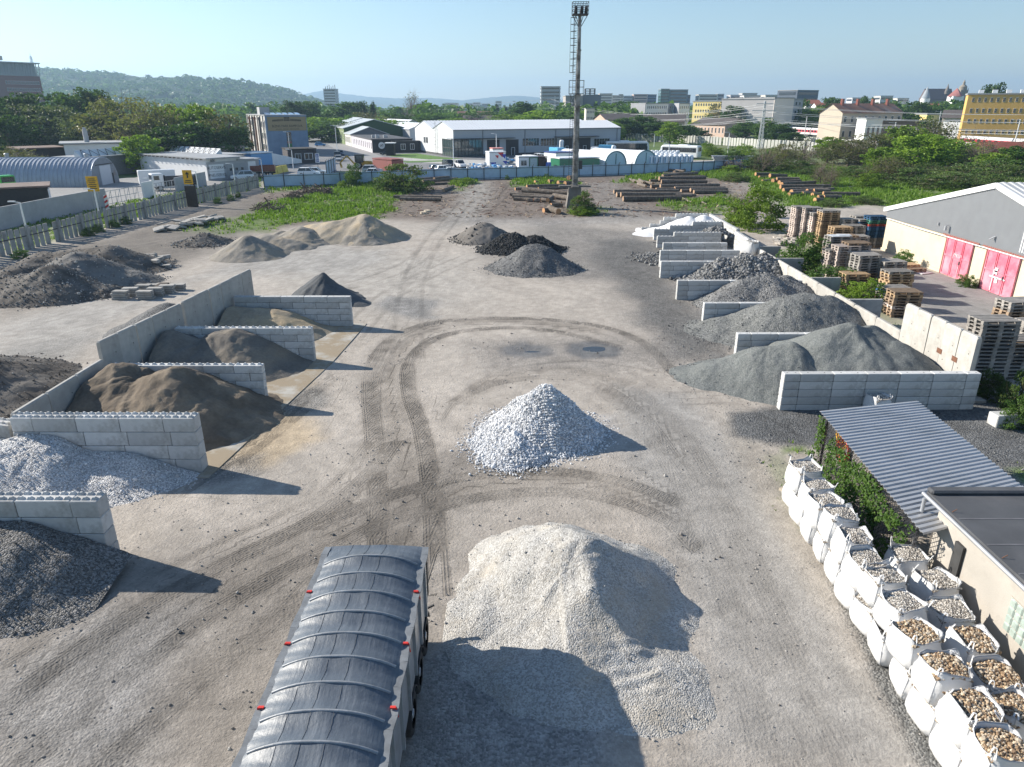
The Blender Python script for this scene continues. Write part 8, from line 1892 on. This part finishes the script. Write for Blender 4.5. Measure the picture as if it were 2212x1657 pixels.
m.build('tower', W_('tower_stone', (.19, .165, .13)), ch)
t = thing('gate_tower', 'white tower with a red pyramid roof before the church', 'tower', (*yv(2059, 860), 0)); m = MB(); m.box((0, 0, ht(208, 860) / 2), (12, 12, ht(208, 860))); m.build('wall', WHP, t); m = MB(); m.cyl((0, 0, ht(209, 860)), (0, 0, ht(190.5, 860)), 9.5, .2, 4); m.build('roof', W_('red_church_roof', (.22, .085, .075)), t)
t = thing('chapel_spire', 'slim grey needle spire left of the church', 'tower', (*yv(1995, 880), 0)); m = MB(); m.cyl((0, 0, 0), (0, 0, ht(213, 880)), 5, 5, 8); m.build('tower', WHP, t); m = MB(); m.cyl((0, 0, ht(213, 880)), (0, 0, ht(187, 880)), 5.2, .1, 8); m.build('spire', W_('slate', (.22, .24, .26)), t)
# far left brick tower and crane
t, L = block('brick_tower', 'tall dark brick building with an open grey top storey at the left edge', yv(-60, 520), yv(100, 560), 30, ht(163, 540), W_('dark_brick', (.145, .062, .055)), 9, 1, rows=True, hf=.001)
for f in range(5):
    for b in range(14): window(t, L * (.52 + .034 * b), ht(163, 540) - 4.5 - f * 4.6, .9, 2.2, -.06)
m = MB(); zt = ht(163, 540)
for i in range(30):
    m.bar((L * i / 29, -.3, zt), (L * i / 29 + .4 * (i % 3), -.3, zt + 8.5), .4)
m.box((L / 2, 15, zt + 8.6), (L + 3, 33, .7)); m.box((L / 2, 14, zt + 4), (L * .96, 24, 8)); m.build('open_storey', W_('open_grey', (.25, .27, .29)), t)
x, y_ = yv(-6, 640); cr = thing('tower_crane', 'end of a brown tower crane jib at the left edge', 'crane', (x, y_, 0)); m = MB(); z_ = ht(124, 640)
m.bar((-3, 0, 0), (-3, 0, z_ + 6), 1.6); m.build('mast', DARKSTEEL, cr); m = MB(); m.bar((-40, 0, z_ + 2.2), (13, 0, z_), .5); m.bar((-40, 0, z_ + 3.8), (2, 0, z_ + 1.6), .35)
for i in range(12): m.bar((-38 + i * 3.4, 0, z_ + 2.1), (-36.4 + i * 3.4, 0, z_ + 3.6), .25)
m.build('jib', W_('crane_brown', (.22, .12, .08)), cr); m = MB(); m.box((10.5, 0, z_ - .6), (5.5, 2, 3.2)); m.build('counterweight', W_('crane_grey', (.30, .27, .25)), cr)
# train
REDP = paint('train red', (.50, .035, .06)); TRW = paint('train white', (.64, .62, .62)); TRR = W_('train_roof', (.42, .42, .44))
def train(A, B, n, where):
    A, B = Vector(A), Vector(B); d = (B - A) / n; rz = math.atan2(d.y, d.x); L = d.length - .8
    for i in range(n):
        p = A + d * (i + .5); c_ = thing('railway_carriage', '%s red and white carriage from the right %s' % (ORD[i], where), 'railway carriage', (p.x, p.y, 0), rz, 'red and white carriages')
        m = MB(); m.box((0, 0, 2.2), (L, 2.8, 2.6), bev=.1); m.build('body', TRW, c_)
        m = MB(); m.extrude([(-1.4, 3.4), (1.4, 3.4), (1.1, 4.0), (-1.1, 4.0)], (-L / 2, 0), (L / 2, 0)); m.build('roof', TRR, c_)
        m = MB(); m.box((0, 1.41, 2.5), (L - .2, .03, 1.15)); m.box((0, -1.41, 2.5), (L - .2, .03, 1.15)); m.build('red_band', REDP, c_)
        for s in (-1, 1):
            for k in range(9): o = link('window', _trainwin, c_); o.location = (-L / 2 + L * (k + .5) / 9, s * 1.44, 2.55)
        m = MB(); m.box((-L * .36, 0, .5), (3, 2.2, .9)); m.box((L * .36, 0, .5), (3, 2.2, .9)); m.build('bogie', DARKSTEEL, c_)
_trainwin = MB().box((0, 0, 0), (1.5, .03, .85)).mesh('window', GLASS)
train(g(1965, 310), g(1700, 291.5), 4, 'in the near train'); train(g(2330, 338), g(2075, 318), 2, 'half hidden by twiggy trees')
x, y_ = g(2165, 338); m = MB(); m.extrude([(-3.5, 2.4), (3.5, 2.4), (0, 4.2)], (x - 8, y_), (x + 12, y_ - 2)); m.box((x + 2, y_ - 1, 1.2), (19, 6, 2.4), -.1); tag(m.build('red_shed', mat('rust_red_sheet', (.24, .07, .045), .8, .2, .4)), 'low rust red roofed shed among twigs at the right edge', 'shed')
# pylons and wires
PYL = W_('pylon_steel', (.42, .43, .44))
def pylon(vx, vb, vt, label, arms=True):
    x, y = g(vx, vb); H = at_y(vx, vt, y)[1]; t = thing('pylon', label, 'pylon', (x, y, 0)); m = MB(); b = H * .045
    for sx in (-1, 1):
        for sy in (-1, 1): m.bar((sx * b, sy * b, 0), (sx * b * .25, sy * b * .25, H), .16)
    n = 12
    for i in range(n):
        z0, z1 = H * i / n, H * (i + 1) / n; k0, k1 = b * (1 - .75 * i / n), b * (1 - .75 * (i + 1) / n)
        for sy in (-1, 1): m.bar((-k0, sy * k0, z0), (k1, sy * k1, z1), .09); m.bar((k0, sy * k0, z0), (-k1, sy * k1, z1), .09)
    m.build('lattice', PYL, t); tips = []
    m = MB()
    for z, w in ((H * .94, 3.0), (H * .80, 4.2), (H * .66, 3.4)):
        m.bar((-w, 0, z), (w, 0, z), .22)
        for s in (-1, 1): tips.append(Vector((x + s * w, y, z - .5)))
    m.build('crossarm', PYL, t); return tips
tA = pylon(1197, 276, 208, 'lattice pylon standing behind the warehouse roof'); tB = pylon(1640, 322, 218, 'lattice pylon beside the end of the pale board fence'); tC = [p + Vector((150, -75, 2)) for p in tB]; tD = [p + Vector((-230, 60, 2)) for p in tA]
WIRE = W_('wire_grey', (.45, .46, .47))
k = 0
for a, b in ((tA, tB), (tB, tC), (tD, tA)):
    for p, q in zip(a, b):
        m = MB(); pts = []
        for i in range(17): t_ = i / 16; v = p.lerp(q, t_); v.z -= 4 * t_ * (1 - t_) * (p - q).length * .022; pts.append(v)
        m.tube(pts, .045 if k else .045, 4); k += 1
        tag(m.build('power_line', WIRE), 'thin grey power line hanging between the lattice pylons', 'power line', 'power lines')
for i, (vx, vb, vt) in enumerate([(1736, 300, 252), (1838, 300, 240), (1880, 310, 262), (1925, 318, 264), (1960, 268, 240), (2032, 300, 266), (2020, 300, 240), (1790, 268, 232), (1420, 262, 226), (1338, 262, 205), (1110, 250, 219), (1136, 250, 219), (2186, 330, 258), (1700, 290, 225)]):
    x, y = g(vx, vb); H = at_y(vx, vt, y)[1]; m = MB(); m.cyl((0, 0, 0), (0, 0, H), .22, .16, 6); m.bar((0, 0, H - .4), (-2.4, 0, H - .1), .14); o = thing('railway_mast', ORD[i] + ' slim railway mast in the list along the tracks and town', 'mast', (x, y, 0), 0, 'railway masts'); m.build('pole', PYL, o)
    if i in (8, 9, 10, 11): m = MB(); m.box((0, 0, H), (4.5, 1.5, .8)); m.build('lamp_head', DARKSTEEL, o)
for i, (a, b, z) in enumerate([((1690, 300), (2300, 345), 7.2), ((1690, 296), (2300, 340), 6.0), ((1500, 286), (1960, 318), 7.5)]):
    A_, B_ = Vector((*g(*a), z)), Vector((*g(*b), z)); m = MB(); m.tube([A_.lerp(B_, q / 12) - Vector((0, 0, .8 * math.sin(q / 12 * 3.14))) for q in range(13)], .05, 4); tag(m.build('contact_wire', WIRE), ('upper', 'lower', 'left')[i] + ' overhead wire above the railway tracks', 'power line', 'overhead wires')
# ------------------------------------------------------------------ hills
def hill_mat(name, c1, c2, c3, sc):
    t = NT(name); co = t.coord(); a = t.noise(co, sc, 6, .6); b = t.noise(co, sc * 9, 5, .7)
    c = t.ramp(a, [(.38, c1), (.55, c2), (.68, c3)]); c = t.mix(c, t.rng(b, .3, .7, .6, 1.4), 1.0, 'MULTIPLY'); return t.done(c, .95, t.bump(b, .9, 6), 0, .1)
def ridge_mesh(name, ridge, y0, yr, y1, n, m_, mt, amp, seed, label, foot=0):
    vx = np.array([p[0] for p in ridge], float); vy = np.array([p[1] for p in ridge], float); u = np.linspace(vx[0], vx[-1], n); hv = np.interp(u, vx, vy)
    Y = np.concatenate([np.linspace(y0, yr, m_), np.linspace(yr, y1, m_ // 2)[1:]]); V = []
    hr_ = np.array([at_y(1105, v, yr)[1] for v in hv]); xr = np.array([at_y(q, 230, yr)[0] for q in u])
    for y in Y:
        t = (y - y0) / (yr - y0) if y <= yr else 1 - (y - yr) / (y1 - yr) * .9
        prof = np.clip(t, 0, 1) ** .85; gully = (fbm(xr / 210 + .3 * t, np.full(n, t * 1.2), seed, 4) - .5) * (1 - abs(2 * t - 1) ** 2) * hr_ * .42
        d = (fbm(xr / 26, np.full(n, y / 26), seed + 5, 3, .6) - .5) * amp
        V.append(np.stack([xr, np.full(n, y), hr_ * prof + gully + d - 2 * (t <= 0)], 1))
    V = np.concatenate(V); k = len(Y); idx = np.arange(n * k).reshape(k, n); F = np.stack([idx[:-1, :-1].ravel(), idx[:-1, 1:].ravel(), idx[1:, 1:].ravel(), idx[1:, :-1].ravel()], 1)
    o = link(name, np_mesh(name, V, F, mt, True)); tag(o, label, kind='structure'); return V
HV = ridge_mesh('hills', [(-700, 150), (-300, 138), (0, 146), (60, 151), (110, 152), (200, 155), (250, 161), (330, 168), (430, 170), (480, 173), (530, 178), (580, 188), (630, 201), (660, 214), (705, 229), (760, 236)], 1150, 2100, 3000, 420, 90, hill_mat('wooded_hill', (.03, .055, .022), (.05, .082, .03), (.085, .115, .042), .006), 9, 3, 'long wooded hill on the left skyline')
rs = np.random.RandomState(2); nC = 5200; q = HV[rs.randint(0, len(HV), nC)]; q = q[(q[:, 1] < 2250) & (fbm(q[:, 0] / 160, q[:, 1] / 160, 8, 4) > .40)]
P = []; Nn = []; vv = []
for c_ in q:
    k = 16; u_ = rs.normal(size=(k, 3)); u_ /= np.linalg.norm(u_, axis=1)[:, None]; u_[:, 2] = np.abs(u_[:, 2]); r = rs.uniform(5, 11); P.append(c_ + u_ * np.array([r, r, r * .9])); Nn.append(u_); vv.append(np.clip(rs.rand() * .6 + rs.rand(k) * .4, 0, 1))
P = np.concatenate(P); Nn = np.concatenate(Nn); vv = np.concatenate(vv); V, F = leaf_quads(P, Nn, 7.5, 3)
tag(link('woodland', np_mesh('woodland', V, F, LM['broad'], False, None, {'v': vv, 'w': vv * 0})), 'dense woodland covering the left hill', 'woodland', kind='stuff')
ridge_mesh('hills', [(380, 232), (520, 222), (600, 212), (655, 204), (700, 196), (735, 202), (790, 209), (860, 213), (930, 212), (1000, 217), (1060, 211), (1110, 206.5), (1150, 209), (1200, 214), (1300, 218), (1420, 222), (1600, 226), (1900, 228)], 6000, 7600, 9000, 260, 30, hill_mat('far_mountain', (.04, .06, .03), (.06, .08, .04), (.08, .1, .05), .002), 14, 13, 'pale blue mountains far beyond the town')
# far tree line as one mass
rs = np.random.RandomState(6); P = []; Nn = []; vv = []
for i in range(900):
    y_ = rs.uniform(520, 1500) if i < 650 else rs.uniform(440, 700); vx = rs.uniform(-250, 2500); x = at_y(vx, 230, y_)[0]; H_ = rs.uniform(8, 17); k = 60; u_ = rs.normal(size=(k, 3)); u_ /= np.linalg.norm(u_, axis=1)[:, None]; w_ = rs.uniform(6, 13)
    if 680 < y_ < 1050 and 1980 < vx < 2100: H_ *= .6
    P.append(np.array([x, y_, H_ * .5]) + u_ * np.array([w_, w_, H_ * .5]) * (rs.uniform(.7, 1.1, k))[:, None]); Nn.append(u_ + rs.normal(size=(k, 3)) * .4); vv.append(np.clip(rs.rand() * .7 + rs.rand(k) * .3, 0, 1))
P = np.concatenate(P); P[:, 2] = np.abs(P[:, 2]); V, F = leaf_quads(P, np.concatenate(Nn), 4.5, 3)
tag(link('treeline', np_mesh('treeline', V, F, LM['mid'], False, None, {'v': np.concatenate(vv), 'w': np.zeros(len(F))})), 'hazy mass of trees covering the plain up to the town', 'woodland', kind='stuff')
x, y_ = at_y(72, 150, 2080)[0], 2080; t = thing('lattice_mast', 'thin lattice mast standing on the left hill', 'mast', (x, y_, at_y(72, 156, 2080)[1])); m = MB(); H_ = at_y(72, 122, 2080)[1] - at_y(72, 156, 2080)[1]
for sx in (-1, 1):
    for sy in (-1, 1): m.bar((sx * 4, sy * 4, 0), (sx * 1.2, sy * 1.2, H_), 1.0)
for i in range(6): m.bar((-4 + i * .4, 0, H_ * i / 6), (3.6 - i * .4, 0, H_ * (i + 1) / 6), .8)
m.cyl((0, 0, H_), (0, 0, H_ * 1.2), .7, .3, 5); m.build('lattice', PYL, t)
# small houses in the hazy valley
for i in range(14):
    vx = 300 + i * 23 + rnd.uniform(-8, 8); y_ = 900 + rnd.uniform(-120, 200); x = at_y(vx, 230, y_)[0]
    pitched('valley_house', ORD[i] + ' tiny hazy house from the left at the foot of the hill', (x, y_), (x + 14, y_ + rnd.uniform(-3, 3)), 10, 6, 10, WHP, GRT if i % 2 else REDT, 'house')
# ------------------------------------------------------------------ the air
m = MB(); m.box((0, 4790, 165), (18400, 10400, 336))
bmz = bpy.data.materials.new('haze_air'); bmz.use_nodes = True; nt = bmz.node_tree; nt.nodes.clear(); ou = nt.nodes.new('ShaderNodeOutputMaterial'); pv = nt.nodes.new('ShaderNodeVolumePrincipled')
pv.inputs['Color'].default_value = (.50, .74, 1.0, 1); pv.inputs['Density'].default_value = .00017; pv.inputs['Anisotropy'].default_value = .3; nt.links.new(pv.outputs[0], ou.inputs['Volume'])
tag(m.build('haze', bmz), 'thin blue haze filling the distance', 'haze', kind='stuff')
